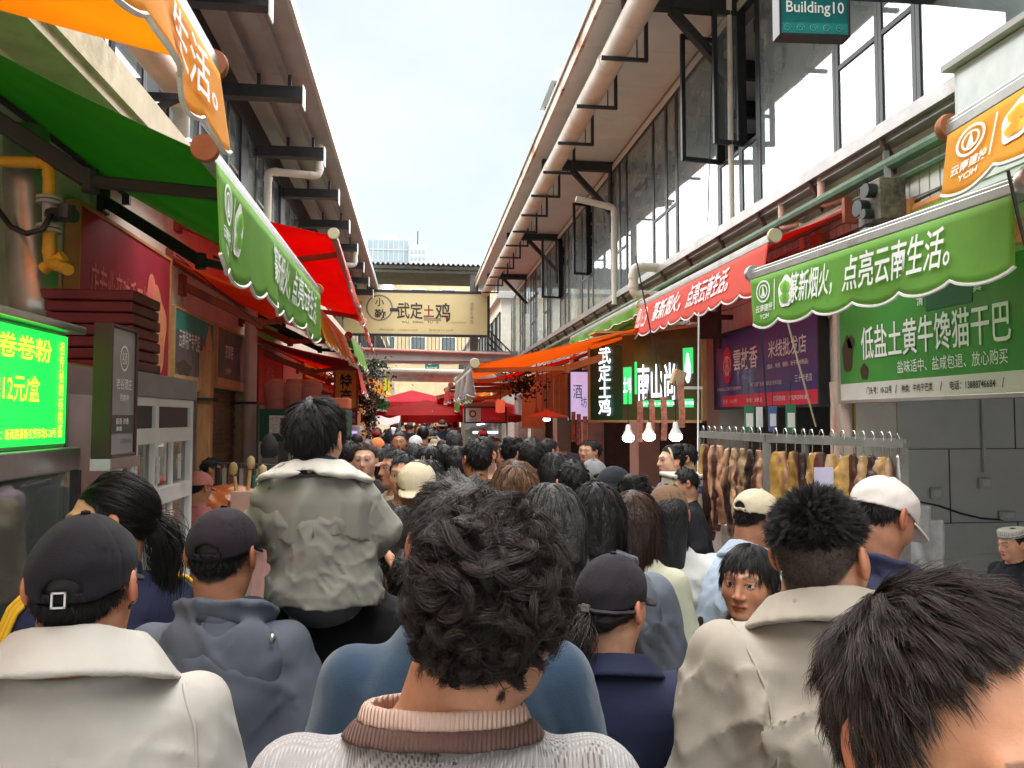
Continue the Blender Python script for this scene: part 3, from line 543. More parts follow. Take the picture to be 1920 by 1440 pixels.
def ringp(parent, P, u, v, r0, r1, mat, o=.006, name='emblem_ring', n=36, ks=1.0):
    m = MB(); A = [2 * math.pi * i / n for i in range(n)]; m.add([P(u + r0 * math.cos(a) * ks, v + r0 * math.sin(a), o) for a in A] + [P(u + r1 * math.cos(a) * ks, v + r1 * math.sin(a), o) for a in A], [(i, (i + 1) % n, n + (i + 1) % n, n + i) for i in range(n)]); return m.build(name, mat, parent)
RGT = (0, -1, 0); LFT = (0, 1, 0)         # reading direction on the right / left wall
blk = M('letter_black', (.03, .03, .03), rough=.6); ylw = M('letter_yellow', (.85, .72, .05), rough=.5, emit=(.9, .75, .05), es=.13)
# big green beef sign
s_green = M('sign_green', (.045, .26, .045), rough=.45, var=.25, vs=1.2, coat=.2, dirt=(.05, .06, .03), dpos=.6); s_white = M('sign_white', (.66, .64, .58), rough=.5, var=.05)
t, P = sign('shop_sign', 'long green shop sign with fat white lettering about low salt dried beef', (XR - .12, 5.62, 1.95), RGT, 2.9, .80, s_green, alu, .1,
   [('低盐土黄牛馋猫干巴', 1.02, .42, 1.46, .25, letter_w, .010), ('盐味适中、盐咸包退、放心购买', 1.22, .215, 1.0, .09, letter_w, .0), ('清', .975, .655, .065, .08, letter_w, .01), ('真', 1.50, .665, .07, .085, letter_w, .01),
    ('门头号：10-22号', .50, .062, .30, .055, blk, .01), ('/', .70, .062, .02, .06, blk, 0), ('种类：牛肉干巴类', .92, .062, .32, .055, blk, .01), ('/', 1.16, .062, .02, .06, blk, 0), ('电话：13888746684', 1.43, .062, .38, .058, blk, .01), ('/', 1.68, .062, .02, .06, blk, 0)],
   parts=[(0, 2.9, 0, .125, s_white, 'lower_strip'), (1.03, 1.45, .57, .76, M('sign_patch', (.012, .13, .06), rough=.4), 'dark_patch')])
cowm = M('cow_brown', (.06, .035, .022), rough=.7)
for u, v, a, b in ((.10, .36, .07, .14), (.15, .45, .05, .05), (.32, .21, .05, .06)): disc(t, P, u, v, a, b, cowm, .0045, 'cattle_picture', wob=.08)
# purple noodle sign
pur = M('sign_purple', (.062, .050, .25), rough=.4, var=.15, coat=.2); redm = M('sign_red', (.75, .03, .07), rough=.45)
t, P = sign('shop_sign', 'dark purple rice noodle shop sign with a red lower strip and red oval bowl emblem', (XR - .10, 8.22, 1.93), RGT, 2.22, .80, pur, dk, .08,
   [('雲故香', .80, .50, .58, .23, letter_w, .012), ('米线批发店', 1.68, .54, .72, .17, letter_w, .012), ('(饵丝、米线、卷粉、米干等米制品)', 1.68, .375, .78, .055, letter_w, .01), ('三十年老店', 1.98, .235, .30, .07, letter_w, .01),
    ('香源创始人-江俊先生(技术顾问)', .38, .195, .64, .045, letter_w, .0), ('米厂心厨厂长-杨源鑫先生(技术总监)', 1.25, .215, .66, .05, letter_w, .0), ('门头号：10-23号', .38, .06, .4, .045, letter_w, .0), ('种类：米制品', 1.0, .06, .35, .045, letter_w, .0), ('订货热线：17529259018', 1.72, .065, .62, .05, letter_w, .0)],
   parts=[(.2, 2.22, 0, .125, redm, 'lower_strip')])
disc(t, P, .34, .46, .115, .2, redm); ringp(t, P, .34, .46, .088, .096, letter_w); ringp(t, P, .34, .40, .05, .058, letter_w, ks=.9)
m = MB()
for k in range(5): a = P(.27 + .03 * k, .36, .008); m.add([P(.285 + .024 * k, .34, .008), P(.292 + .024 * k, .34, .008), P(.318 + .012 * k, .56, .008), P(.312 + .012 * k, .56, .008)], [(0, 1, 2, 3)])
m.build('noodle_mark', letter_w, t)
# the chicken stall on the right: box sign facing up the street and lit shopfront board
boxg = M('stall_green', (.012, .085, .035), rough=.45, var=.15); lit = M('lit_letter', (.85, .85, .95), emit=(.78, .80, 1.0), es=.2); litg = M('lit_green', (.05, .55, .15), emit=(.03, .5, .12), es=.13)
woodt = M('timber_trim', (.48, .30, .13), rough=.6, var=.15)
bx = thing('stall_fascia', 'deep green boxed fascia of the chicken stall with timber edging and lit letters', 'fascia', (2.2, 9, 2))
p0 = at(1106, 700, 9.9) * [1, 1, 0]; p1 = at(1167, 700, 9.35) * [1, 1, 0]; p2 = at(1318, 700, 8.5) * [1, 1, 0]; LW = np.linalg.norm(p2 - p1)
def panel_between(a, b, z0, z1, mat, name, parent, th=.05):
    d = (b - a) / np.linalg.norm(b - a); nr = np.array([d[1], -d[0], 0]); m = MB(); Z = np.array([0, 0, 1.])
    m.add([q + Z * z - nr * o for o in (0, th) for z in (z0, z1) for q in (a, b)], [(0, 2, 3, 1), (4, 5, 7, 6), (0, 1, 5, 4), (2, 6, 7, 3), (0, 4, 6, 2), (1, 3, 7, 5)]); return m.build(name, mat, parent)
ZB, ZT = 1.78, 2.74
panel_between(p0, p1, ZB, ZT - .02, boxg, 'side_board', bx); panel_between(p1, p2, ZB, ZT + .12, M('stall_olive', (.085, .085, .028), rough=.35, var=.2, coat=.3), 'front_board', bx)
for a, b in ((p0, p1), (p1, p2)):
    MB().beam(a + [0, 0, ZB - .012], b + [0, 0, ZB - .012], .07, .03).build('timber_edge', woodt, bx); MB().beam(a + [0, 0, ZT + .11], b + [0, 0, ZT + .13], .05, .03).build('timber_edge', woodt, bx)
MB().beam(p0 + [-.012, 0, ZB], p0 + [-.012, 0, ZT], .03, .03).build('timber_post', woodt, bx); MB().beam(p2 + [0, -.02, ZB], p2 + [0, -.02, ZT + .12], .05, .05).build('timber_post', woodt, bx)
dv = (p1 - p0) / np.linalg.norm(p1 - p0); strip_text('lettering', '武定土鸡', bx, (p0 + p1) / 2 + [0, 0, (ZB + ZT) / 2 + .02], dv, (0, 0, 1), .25, lit, pitch=.22, bold=.014, depth=.02)
dv2 = (p2 - p1) / np.linalg.norm(p2 - p1); Q = lambda u, z: p1 + dv2 * u * LW / 1.57 + np.array([0, 0, z])
text('lettering', '南山尚', bx, Q(.72, 2.24), dv2, (0, 0, 1), .55, .44, lit, .014, .03); 
nrm2 = np.array([dv2[1], -dv2[0], 0])
def plate(u0, u1, z0, z1, mat, name, o=.012): m = MB(); m.add([Q(u, z) + nrm2 * oo for oo in (.002, o) for z in (z0, z1) for u in (u0, u1)], [(0, 2, 3, 1), (4, 5, 7, 6), (0, 1, 5, 4), (2, 6, 7, 3), (0, 4, 6, 2), (1, 3, 7, 5)]); return m.build(name, mat, bx)
plate(.03, .2, 1.98, 2.44, litg, 'lit_plate'); plate(.27, .31, 2.1, 2.5, litg, 'lit_plate'); plate(.42, 1.02, 1.94, 2.02, litg, 'lit_plate'); plate(1.22, 1.40, 2.32, 2.62, litg, 'lit_plate'); plate(1.16, 1.40, 1.93, 2.03, litg, 'lit_plate')
text('lettering', '土鸡', bx, Q(.115, 2.22) + nrm2 * .012, dv2, (0, 0, 1), .12, .2, lit, .01, .006); text('lettering', '门头号 10-24号 电话', bx, Q(.72, 1.98) + nrm2 * .012, dv2, (0, 0, 1), .5, .04, lit, 0, .006); text('lettering', '三十年老店', bx, Q(1.28, 1.98) + nrm2 * .012, dv2, (0, 0, 1), .2, .045, lit, 0, .006)
m = MB(); n = 20; m.add([Q(1.31 + .055 * math.cos(6.283 * i / n), 2.36 + .15 * math.sin(6.283 * i / n) + (.05 if math.sin(6.283 * i / n) > .9 else 0)) + nrm2 * .016 for i in range(n)], [tuple(range(n))]); m.build('drop_emblem', lit, bx)
MB().box((2.3, 9.5, 2.92), (3.4, 9.9, 2.95)).build('top_board', woodt, bx)
# banner on the bridge
ban = M('banner_cream', (.70, .60, .34), rough=.75, var=.06, vs=.8, trans=.25, bump=.3, bs=1.5); ink = M('banner_ink', (.045, .035, .04), rough=.7); maroon = M('banner_maroon', (.25, .02, .03), rough=.7); faint = M('banner_faint', (.36, .30, .2), rough=.7)
bnr, P = sign('banner', 'cream banner in a dark frame lettered in brush script across the footbridge', (-2.56, BY - .3, 4.70), (1, 0, 0), 4.94, 1.42, ban, dk2, .03,
   [('武定', 2.28, .80, .88, .58, ink, .014), ('土', 2.92, .80, .36, .40, maroon, .014), ('鸡', 3.40, .78, .52, .62, ink, .014), ('一', 1.75, .82, .3, .12, ink, .014), ('小', 1.25, 1.08, .3, .3, ink, .014), ('勤', 1.27, .66, .38, .36, ink, .014), ('WU   DING   TU   JI', 2.62, .40, 1.25, .10, ink, .0),
    ('德兴创始：13888476000', 1.9, .14, 1.3, .08, faint, 0), ('篆新店10-24号', 3.35, .14, .85, .08, faint, 0), ('滇中特产', .62, .8, .13, .62, faint, .0, 'v'), ('滇都名味馆', 4.40, .75, .12, .75, faint, .0, 'v'), ('欢迎到店品尝', 3.95, .42, .5, .06, faint, 0)], cat='banner', fr=.09)
ringp(bnr, P, 1.25, .88, .40, .45, M('banner_grey', (.2, .17, .16), rough=.7), .006); disc(bnr, P, 3.55, .52, .045, .1, maroon, .006, 'seal')
m = MB()
for v in (.56, .52, .48): m.add([P(2.75, v, .006), P(3.35, v - .02, .006), P(3.35, v, .006), P(2.75, v + .02, .006)], [(0, 1, 2, 3)])
m.build('brush_stroke', MATS['banner_grey'], bnr)
# hanging building plate
teal = M('plate_teal', (.01, .16, .15), rough=.35, coat=.3)
bp_, P = sign('building_plate', 'teal hanging plate reading Building 10 bracketed from the upper glazing', (2.40, 4.62, 4.38), (1, -.06, 0), .46, .62, teal, dk, .09,
   [('10', .20, .42, .25, .26, letter_w, .03), ('栋', .385, .43, .10, .12, letter_w, .012), ('Building10', .235, .17, .40, .105, letter_w, .012)], cat='plate', fr=.016, parts=[(0, .46, 0, .075, M('plate_band', (.02, .24, .22), rough=.4), 'scroll_band')])
scm = M('scroll_line', (.15, .45, .42), rough=.5)
m = MB()
for i in range(5):
    m.tube([P(.04 + i * .09 + .03 * math.cos(a) * (1 - a / 12), .038 + .028 * math.sin(a) * (1 - a / 12), .006) for a in np.linspace(0, 9, 16)], .0022, 4)
m.build('scroll_pattern', scm, bp_); m = MB(); m.beam((2.88, 4.62, 4.70), (XR, 4.6, 4.70), .06, .09); m.build('bracket', dk, bp_); MB().beam((2.88, 4.62, 4.88), (XR, 4.6, 4.88), .04, .05).build('bracket', dk, bp_)
t, P = sign('building_plate', 'small teal plate with a white 5 on the far row of shops', atY(797, 696, 33), (1, 0, 0), .62, .95, teal, None, .06, [('5', .24, .5, .24, .42, letter_w, .04), ('栋', .47, .5, .13, .2, letter_w, .0), ('Building5', .3, .15, .45, .1, letter_w, 0)], cat='plate')
# left shop signs
mar = M('sign_maroon', (.32, .03, .045), rough=.5, var=.2, vs=2); lm = M('sign_outline', (.75, .2, .15), rough=.6); skinp = M('print_skin', (.62, .26, .12), rough=.7)
t, P = sign('shop_sign', 'maroon sign with outlined lettering partly covered by stacked trays', (XL + .10, 5.62, 2.15), LFT, 1.95, 1.18, mar, armO, .08, [('店专业音响手工烤鸭', .86, .64, 1.35, .36, lm, -.0), ('专业专注', .62, .30, .25, .08, lm, 0)])
disc(t, P, 1.58, .45, .28, .4, skinp, .004, 'food_picture', wob=.1); disc(t, P, 1.45, .82, .1, .14, lm, .005, 'food_picture'); disc(t, P, .95, .3, .12, .18, lm, .0045, 'food_picture', wob=.1)
teal2 = M('sign_teal', (.03, .30, .25), rough=.5, var=.2); tan = M('sign_tan', (.58, .36, .17), rough=.6, var=.1); dsl = M('sign_slate', (.14, .15, .16), rough=.5, var=.3)
t, P = sign('shop_sign', 'teal and tan sign of the local produce shop with a mountain picture', (XL + .10, 7.75, 2.12), LFT, 1.4, .78, dsl, woodt, .08, [('云南特产专卖店', .48, .50, .72, .2, letter_w, .012), ('10-16 种类：特产类', .45, .06, .5, .05, blk, 0)], parts=[(0, 1.4, .58, .78, teal2, 'teal_strip'), (0, 1.4, 0, .13, tan, 'tan_strip')])
for u, v, a, b, mm in ((1.02, .28, .16, .2, tan), (1.22, .45, .13, .28, tan), (.3, .2, .25, .08, M('print_olive', (.10, .09, .06), rough=.7))): disc(t, P, u, v, a, b, mm, .0045, 'mountain_picture', wob=.12)
t, P = sign('shop_sign', 'slate grey sign with small pale lettering over the shuttered door', (XL + .10, 9.35, 2.2), LFT, 1.6, .72, dsl, woodt, .08, [('农家院', .55, .45, .4, .18, letter_w, .01), ('土特产', .5, .2, .3, .08, letter_w, 0)], parts=[(0, 1.6, 0, .1, tan, 'tan_strip')]); disc(t, P, 1.3, .4, .2, .3, M('print_pink', (.4, .25, .27), rough=.7), .0045, 'food_picture', wob=.1)
t, P = sign('shop_sign', 'red sign board hanging beyond the shuttered door', (XL + .12, 11.6, 2.05), LFT, 2.0, .8, M('sign_red2', (.62, .05, .03), rough=.5, var=.2), armR, .08, [('卤味', .9, .45, .6, .3, M('faint_red', (.75, .3, .2), rough=.6), 0)])
t, P = sign('shop_sign', 'yellow and red upright sign with dark characters above the bucket kiosk', (-1.35, 12.6, 1.98), (1, 0, 0), .34, .62, M('sign_amber', (.75, .33, .04), rough=.5), armR, .05, [('特产', .17, .31, .2, .5, blk, .02, 'v')])
t, P = sign('shop_sign', 'maroon board with two rows of faded white lettering above a small stall', (-1.55, 13.9, 1.68), (1, 0, 0), .46, .30, M('sign_wine', (.22, .015, .04), rough=.5), None, .03, [('椒汁土豆泥', .24, .2, .36, .08, M('faint_pink', (.6, .4, .4), rough=.6), 0), ('意大利面', .24, .09, .36, .08, M('faint_pink', (.6, .4, .4), rough=.6), 0)])
t, P = sign('shop_sign', 'red and white stall sign with a round dark emblem at the right hand stalls', (.93, 14.6, 1.74), (1, 0, 0), .78, .27, redm, dk, .05, [('鲜榨牛杂', .14, .04, .16, .035, blk, 0), ('贵州特色', .56, .07, .2, .05, lm, 0)], parts=[(0, .3, 0, .27, s_white, 'white_half')]); ringp(t, P, .14, .155, .045, .07, blk)
t, P = sign('shop_sign', 'lilac lit poster beside the green chicken sign', at(1070, 787, 10.6), (1, 0, 0), .27, .68, M('poster_lilac', (.62, .52, .78), emit=(.5, .42, .68), es=.08), dk, .05, [('酒', .10, .40, .13, .2, blk, 0), ('坊', .19, .25, .09, .15, blk, 0)])
# ------------------------------------------------------------------ people: signed-distance bodies turned into one continuous surface each
def smin(a, b, k):
    h = np.clip(.5 + .5 * (b - a) / k, 0, 1); return b * (1 - h) + a * h - k * h * (1 - h)
def smax(a, b, k): return -smin(-a, -b, k)
def caps(P, a, b, ra, rb):
    a = np.array(a, float); b = np.array(b, float); d = b - a; L2 = d @ d
    X, Y, Z = P[0] - a[0], P[1] - a[1], P[2] - a[2]
    h = np.clip((X * d[0] + Y * d[1] + Z * d[2]) / L2, 0, 1)
    return np.sqrt((X - h * d[0]) ** 2 + (Y - h * d[1]) ** 2 + (Z - h * d[2]) ** 2) - (ra + (rb - ra) * h)
def ell(P, c, r):
    X, Y, Z = P[0] - c[0], P[1] - c[1], P[2] - c[2]
    k0 = np.sqrt((X / r[0]) ** 2 + (Y / r[1]) ** 2 + (Z / r[2]) ** 2) + 1e-9
    k1 = np.sqrt((X / r[0] ** 2) ** 2 + (Y / r[1] ** 2) ** 2 + (Z / r[2] ** 2) ** 2) + 1e-9
    return k0 * (k0 - 1) / k1
def sn(P, sc, seed, warp=1.3):
    """cheap smooth noise, about -1..1"""
    rs = np.random.RandomState(seed); n = 0
    for i in range(4):
        k = rs.normal(size=3); k = k / np.linalg.norm(k) * sc * (.7 + .35 * i); m = rs.normal(size=3) * sc * .5; p = rs.uniform(0, 6.3, 2)
        n = n + np.sin(k[0] * P[0] + k[1] * P[1] + k[2] * P[2] + p[0] + warp * np.sin(m[0] * P[0] + m[1] * P[1] + m[2] * P[2] + p[1]))
    return n / 2.6
def snets(f, xs, ys, zs):
    s = f < 0
    c = [s[i:s.shape[0] - 1 + i, j:s.shape[1] - 1 + j, k:s.shape[2] - 1 + k] for i in (0, 1) for j in (0, 1) for k in (0, 1)]
    cnt = sum(x.astype(np.int8) for x in c); act = (cnt > 0) & (cnt < 8)
    I, J, K = np.nonzero(act); N = len(I)
    vid = -np.ones(act.shape, np.int64); vid[I, J, K] = np.arange(N)
    offs = [(i, j, k) for i in (0, 1) for j in (0, 1) for k in (0, 1)]
    fv = np.stack([f[I + a, J + b, K + d] for a, b, d in offs], 1)
    co = np.stack([np.stack([xs[I + a], ys[J + b], zs[K + d]], 1) for a, b, d in offs], 1)
    acc = np.zeros((N, 3)); num = np.zeros((N, 1))
    for a in range(8):
        for b in range(a + 1, 8):
            if sum(x != y for x, y in zip(offs[a], offs[b])) != 1: continue
            m = (fv[:, a] < 0) != (fv[:, b] < 0); t = np.where(m, fv[:, a] / (fv[:, a] - fv[:, b] + 1e-20), 0)[:, None]
            p = co[:, a] + t * (co[:, b] - co[:, a]); acc += np.where(m[:, None], p, 0); num += m[:, None]
    V = acc / num; F = []
    for ax in range(3):
        sh = [slice(None)] * 3; sh2 = [slice(None)] * 3; sh[ax] = slice(0, -1); sh2[ax] = slice(1, None)
        A, B = s[tuple(sh)], s[tuple(sh2)]
        u, v = (ax + 1) % 3, (ax + 2) % 3
        e = np.argwhere(A != B); ok = (e[:, u] > 0) & (e[:, v] > 0) & (e[:, u] < s.shape[u] - 1) & (e[:, v] < s.shape[v] - 1); e = e[ok]
        def cell(du, dv):
            q = e.copy(); q[:, u] -= du; q[:, v] -= dv; return vid[q[:, 0], q[:, 1], q[:, 2]]
        q = np.stack([cell(1, 1), cell(0, 1), cell(0, 0), cell(1, 0)], 1)
        inside = A[e[:, 0], e[:, 1], e[:, 2]]; q[~inside] = q[~inside][:, ::-1]; F.append(q)
    F = np.concatenate(F); return V, F[(F >= 0).all(1)]
def axis_pts(lo, hi, flo, fhi, c, f):
    out = [lo]
    while out[-1] < hi:
        x = out[-1]; out.append(x + (f if flo - f <= x <= fhi else c))
    return np.array(out, np.float32)
def mesh_sdf(fn, lo, hi, h, fine=None, hf=None):
    ax = [axis_pts(lo[i], hi[i], *((fine[0][i], fine[1][i]) if fine else (9e9, 9e9)), h, hf or h) for i in range(3)]
    P = (ax[0][:, None, None], ax[1][None, :, None], ax[2][None, None, :])
    f = np.broadcast_to(fn(P), (len(ax[0]), len(ax[1]), len(ax[2]))).astype(np.float32)
    f = np.where(f == 0, 1e-6, f)
    return snets(f, *ax)
def rotm(yaw=0, pitch=0, roll=0): return np.array((Matrix.Rotation(yaw, 3, 'Z') @ Matrix.Rotation(pitch, 3, 'X') @ Matrix.Rotation(roll, 3, 'Y')))
def loc_frame(P, c, Rm):
    d = [P[0] - c[0], P[1] - c[1], P[2] - c[2]]
    return tuple(Rm[0, i] * d[0] + Rm[1, i] * d[1] + Rm[2, i] * d[2] for i in range(3))
# ---- head in its own frame: origin mid-skull, facing +y
HAIRLINE = ([0, 35, 60, 78, 88, 100, 120, 150, 180], [.072, .066, .045, .0, -.022, -.005, -.035, -.066, -.074])
def hairline(X, Y, hl=None):
    th = np.degrees(np.arctan2(np.abs(X), Y + .012)); return np.interp(th, *(hl or HAIRLINE))
def head_sdf(Q, k=1.0, gaunt=0.0, face=True):
    P = tuple(q / k for q in Q)
    d = ell(P, (0, -.014, .022), (.0775, .097, .093))
    d = smin(d, ell(P, (0, .032, -.038), (.060, .064, .086)), .035)
    d = smin(d, ell(P, (0, .044, -.092), (.040, .042, .028)), .03)
    A = (np.abs(P[0]), P[1], P[2])
    d = smin(d, ell(A, (.046, .045, -.03), (.022, .03, .03)), .03)                       # cheeks
    d = smin(d, ell(A, (.05, .0, -.075), (.018, .035, .03)), .03)                         # jaw corner
    if face:
        d = smin(d, caps(A, (.0, .094, .022), (.045, .074, .022), .010, .010), .02)            # brow
        d = smax(d, -ell(A, (.033, .107, -.002), (.019, .022, .013)), .012)                    # sockets
        d = smin(d, ell(A, (.032, .0785, -.002), (.0145, .0125, .0125)), .004)                 # eyeballs
        d = smin(d, caps(A, (.019, .092, .0075), (.045, .083, .006), .0045, .004), .004)       # upper lid
        d = smin(d, caps(P, (0, .095, .004), (0, .112, -.036), .008, .0115), .014)             # nose
        d = smin(d, ell(A, (.013, .099, -.04), (.009, .011, .008)), .006)
        d = smin(d, ell(P, (0, .091, -.066), (.025, .014, .0065)), .008)                       # lips
        d = smin(d, ell(P, (0, .090, -.076), (.020, .014, .007)), .008)
        d = smax(d, -caps(A, (0, .106, -.0705), (.022, .098, -.0715), .0022, .0015), .003)
        d = smin(d, ell(P, (0, .080, -.103), (.022, .018, .016)), .02)                         # chin
    # ears: tilted flat discs with a hollow
    E = (A[0] - .080, P[1] + .014 + (P[2] + .008) * .25, P[2] + .010)
    e = ell((E[0] - .25 * (-E[1]), E[1], E[2]), (0.004, 0, 0), (.011, .021, .034))
    e = smax(e, -ell(E, (.014, .004, .004), (.010, .011, .021)), .004)
    d = smin(d, e, .008)
    return d * k
def face_cols(Q, skin, hair, hl=None, bald=False, lips=None, brow=True, old=0.0):
    X, Y, Z = Q.T; n = len(X); c = np.tile(np.array(skin, float), (n, 1)); A = np.abs(X)
    rs = np.random.RandomState(3)
    def mixc(m, col): c[:] = c + (np.array(col) - c) * np.clip(m, 0, 1)[:, None]
    red = np.array(skin) * (1.08, .78, .72)
    mixc(.5 * np.exp(-(((A - .045) / .02) ** 2 + ((Z + .03) / .022) ** 2)) * (Y > .03), red)
    mixc(.55 * np.exp(-((A / .016) ** 2 + ((Z + .036) / .012) ** 2)) * (Y > .09), red)
    mixc(.7 * ((A > .078) & (Z > -.05) & (Z < .03)), np.array(skin) * (1.08, .72, .66))                              # ears a little redder
    mixc((((X / .025) ** 2 + ((Z + .0705) / .0105) ** 2) < 1) & (Y > .085), lips if lips is not None else np.array(skin) * (.86, .50, .48))
    mixc(((A < .021) & (np.abs(Z + .0708) < .0022) & (Y > .085)), (.05, .02, .018))
    if brow: mixc(.62 * ((A > .012) & (A < .052) & (np.abs(Z - (.0225 + .006 * np.sin((A - .012) / .04 * 2.6))) < .0055) & (Y > .06)), np.array(hair) * 1.3)
    ex = A - .032; ez = Z + .002; inE = ((ex / .0135) ** 2 + (ez / .0062) ** 2 < 1) & (Y > .07)
    mixc(inE, (.62, .58, .55)); mixc(inE & (ex ** 2 + ez ** 2 < .0058 ** 2), (.035, .018, .01)); mixc(inE & (ex ** 2 + ez ** 2 < .0028 ** 2), (.004, .004, .004))
    mixc(((ex / .0158) ** 2 + (ez / .0082) ** 2 < 1) & ~inE & (Y > .065), np.array(hair) * .8 + .01)
    if not bald:
        hz = hairline(X, Y, hl); m = np.clip((Z - hz) / .010 + .5, 0, 1) * (A < .0835); mixc(m, hair)
    return c
# ---- the torso as stacked ellipses: z, half-width, half-depth, y offset  (for a 1.72 m person)
TORSO = np.array([(.80, .165, .115, 0), (.92, .168, .115, 0), (1.02, .152, .10, .0), (1.15, .165, .108, .005), (1.27, .182, .115, .0), (1.325, .190, .108, -.008),
                  (1.365, .178, .096, -.014), (1.40, .140, .080, -.018), (1.43, .098, .068, -.02), (1.47, .066, .058, -.018), (1.52, .054, .056, -.01)])
def torso_sdf(P, grow=0.0, top=9, wide=1.0, deep=1.0, tab=TORSO):
    z = np.clip(P[2], tab[0, 0], tab[-1, 0]); a = np.interp(z, tab[:, 0], tab[:, 1]) * wide + grow; b = np.interp(z, tab[:, 0], tab[:, 2]) * deep + grow; c = np.interp(z, tab[:, 0], tab[:, 3])
    d = (np.sqrt((P[0] / a) ** 2 + ((P[1] - c) / b) ** 2) - 1) * np.minimum(a, b)
    return np.maximum(d * .8, np.maximum(tab[0, 0] - P[2], P[2] - min(top, tab[-1, 0])))
class Rig: pass
def make_rig(H=1.72, wide=1.0, deep=1.0, lean=(0, 0), head=(0, 0, 0), head_k=1.0, arms='down', hunch=0.0, neck=1.0, drop=0.0, neck_r=1.0, sit=False, side=0.0):
    r = Rig(); r.s = H / 1.72; r.wide = wide; r.deep = deep; r.lean = lean; r.hk = head_k; r.drop = drop; r.nr = neck_r; r.sit = sit
    r.Rh = rotm(*head); s = r.s
    def L(p):                                            # the lean is a shear above the hips
        z = max(0, p[2] - .95); return np.array([p[0] + lean[0] * z, p[1] + lean[1] * z, p[2] - .5 * (lean[0] ** 2 + lean[1] ** 2) * z])
    r.L = L
    nb = L((0, -.012, 1.43)); r.neck = nb
    r.hc = nb + np.array([side, .012 + hunch, .172 * neck - drop]) + r.Rh @ np.array([0, .0, 0])
    w = .178 * wide
    r.sh = [L((sx * w, -.012, 1.362)) for sx in (-1, 1)]
    el = wr = None
    if not isinstance(arms, str): pass
    elif arms == 'down': el = [(sx * (w + .055), -.02, 1.10) for sx in (-1, 1)]; wr = [(sx * (w + .06), .06, .86) for sx in (-1, 1)]
    elif arms == 'fwd': el = [(sx * (w + .05), .06, 1.12) for sx in (-1, 1)]; wr = [(sx * (w - .03), .30, 1.12) for sx in (-1, 1)]
    elif arms == 'bag': el = [(-(w + .05), -.02, 1.1), (w + .05, .05, 1.12)]; wr = [(-(w + .06), .06, .86), (w - .03, .22, 1.2)]
    elif arms == 'up': el = [(sx * (w + .06), .16, 1.25) for sx in (-1, 1)]; wr = [(sx * (w - .06), .25, 1.42) for sx in (-1, 1)]
    if not isinstance(arms, str): el, wr = arms
    r.el = [L(p) for p in el]; r.wr = [L(p) for p in wr]
    return r
def lean_frame(P, r):
    z = np.maximum(0, P[2] - .95); return (P[0] - r.lean[0] * z, P[1] - r.lean[1] * z, P[2] + .5 * (r.lean[0] ** 2 + r.lean[1] ** 2) * z)
def hand_sdf(P, w, e, sx, curl=.5):
    d = (w - e) / np.linalg.norm(w - e); side = np.array([0, 1., 0]) - d * d[1]; side /= (np.linalg.norm(side) + 1e-9); nrm = np.cross(d, side) * sx
    palm = w + d * .05; f = smin(caps(P, w + d * .02 + side * .015, w + d * .085 + side * .025, .016, .014), caps(P, w + d * .02 - side * .015, w + d * .08 - side * .025, .016, .013), .02)
    for i, (o, ln) in enumerate(((-.03, .06), (-.011, .072), (.011, .078), (.03, .07))):
        b = w + d * .085 + side * o; k = b + d * ln * .5 + nrm * .010 * curl; t = k + d * ln * .42 + nrm * .03 * curl
        f = smin(f, smin(caps(P, b, k, .0095, .0085), caps(P, k, t, .0085, .007), .004), .004)
    b = w + d * .03 + side * .03; k = b + d * .03 + side * .028; t = k + d * .03 + side * .006
    return smin(f, smin(caps(P, b, k, .012, .01), caps(P, k, t, .01, .008), .004), .008)
def body_sdf(P, r, hands=True, shrink=.012, bare_arms=False):
    T = lean_frame(P, r); d = torso_sdf(T, -shrink, wide=r.wide, deep=r.deep)
    for i, sx in enumerate((-1, 1)):
        g = 0 if bare_arms else shrink * .6
        d = smin(d, caps(P, r.sh[i], r.el[i], .052 - g, .041 - g), .03); d = smin(d, caps(P, r.el[i], r.wr[i], .04 - g, .027), .015)
        if hands: d = smin(d, hand_sdf(P, r.wr[i], r.el[i], sx), .012)
        hip = np.array([sx * .085 * r.wide, 0, .9]); kn = np.array([sx * .095, .012, .49]); an = np.array([sx * .10, -.012, .09])
        if r.sit: kn = np.array([sx * .15, .33, .90]); an = np.array([sx * .12, .40, .5])
        d = smin(d, caps(P, hip, kn, .078, .05), .03); d = smin(d, caps(P, kn, an, .05, .034), .02); d = smin(d, caps(P, an + [0, 0, -.04], an + [0, .13, -.055], .036, .03), .02)
    top = r.hc + r.Rh @ np.array([0, -.03, -.07])
    d = smin(d, caps(P, r.neck + [0, -.008, -.03], top, .060 * r.nr, .053 * r.nr), .035)
    return d
SKINS = [lin((.80, .60, .48)), lin((.74, .53, .41)), lin((.86, .68, .57)), lin((.66, .46, .35))]
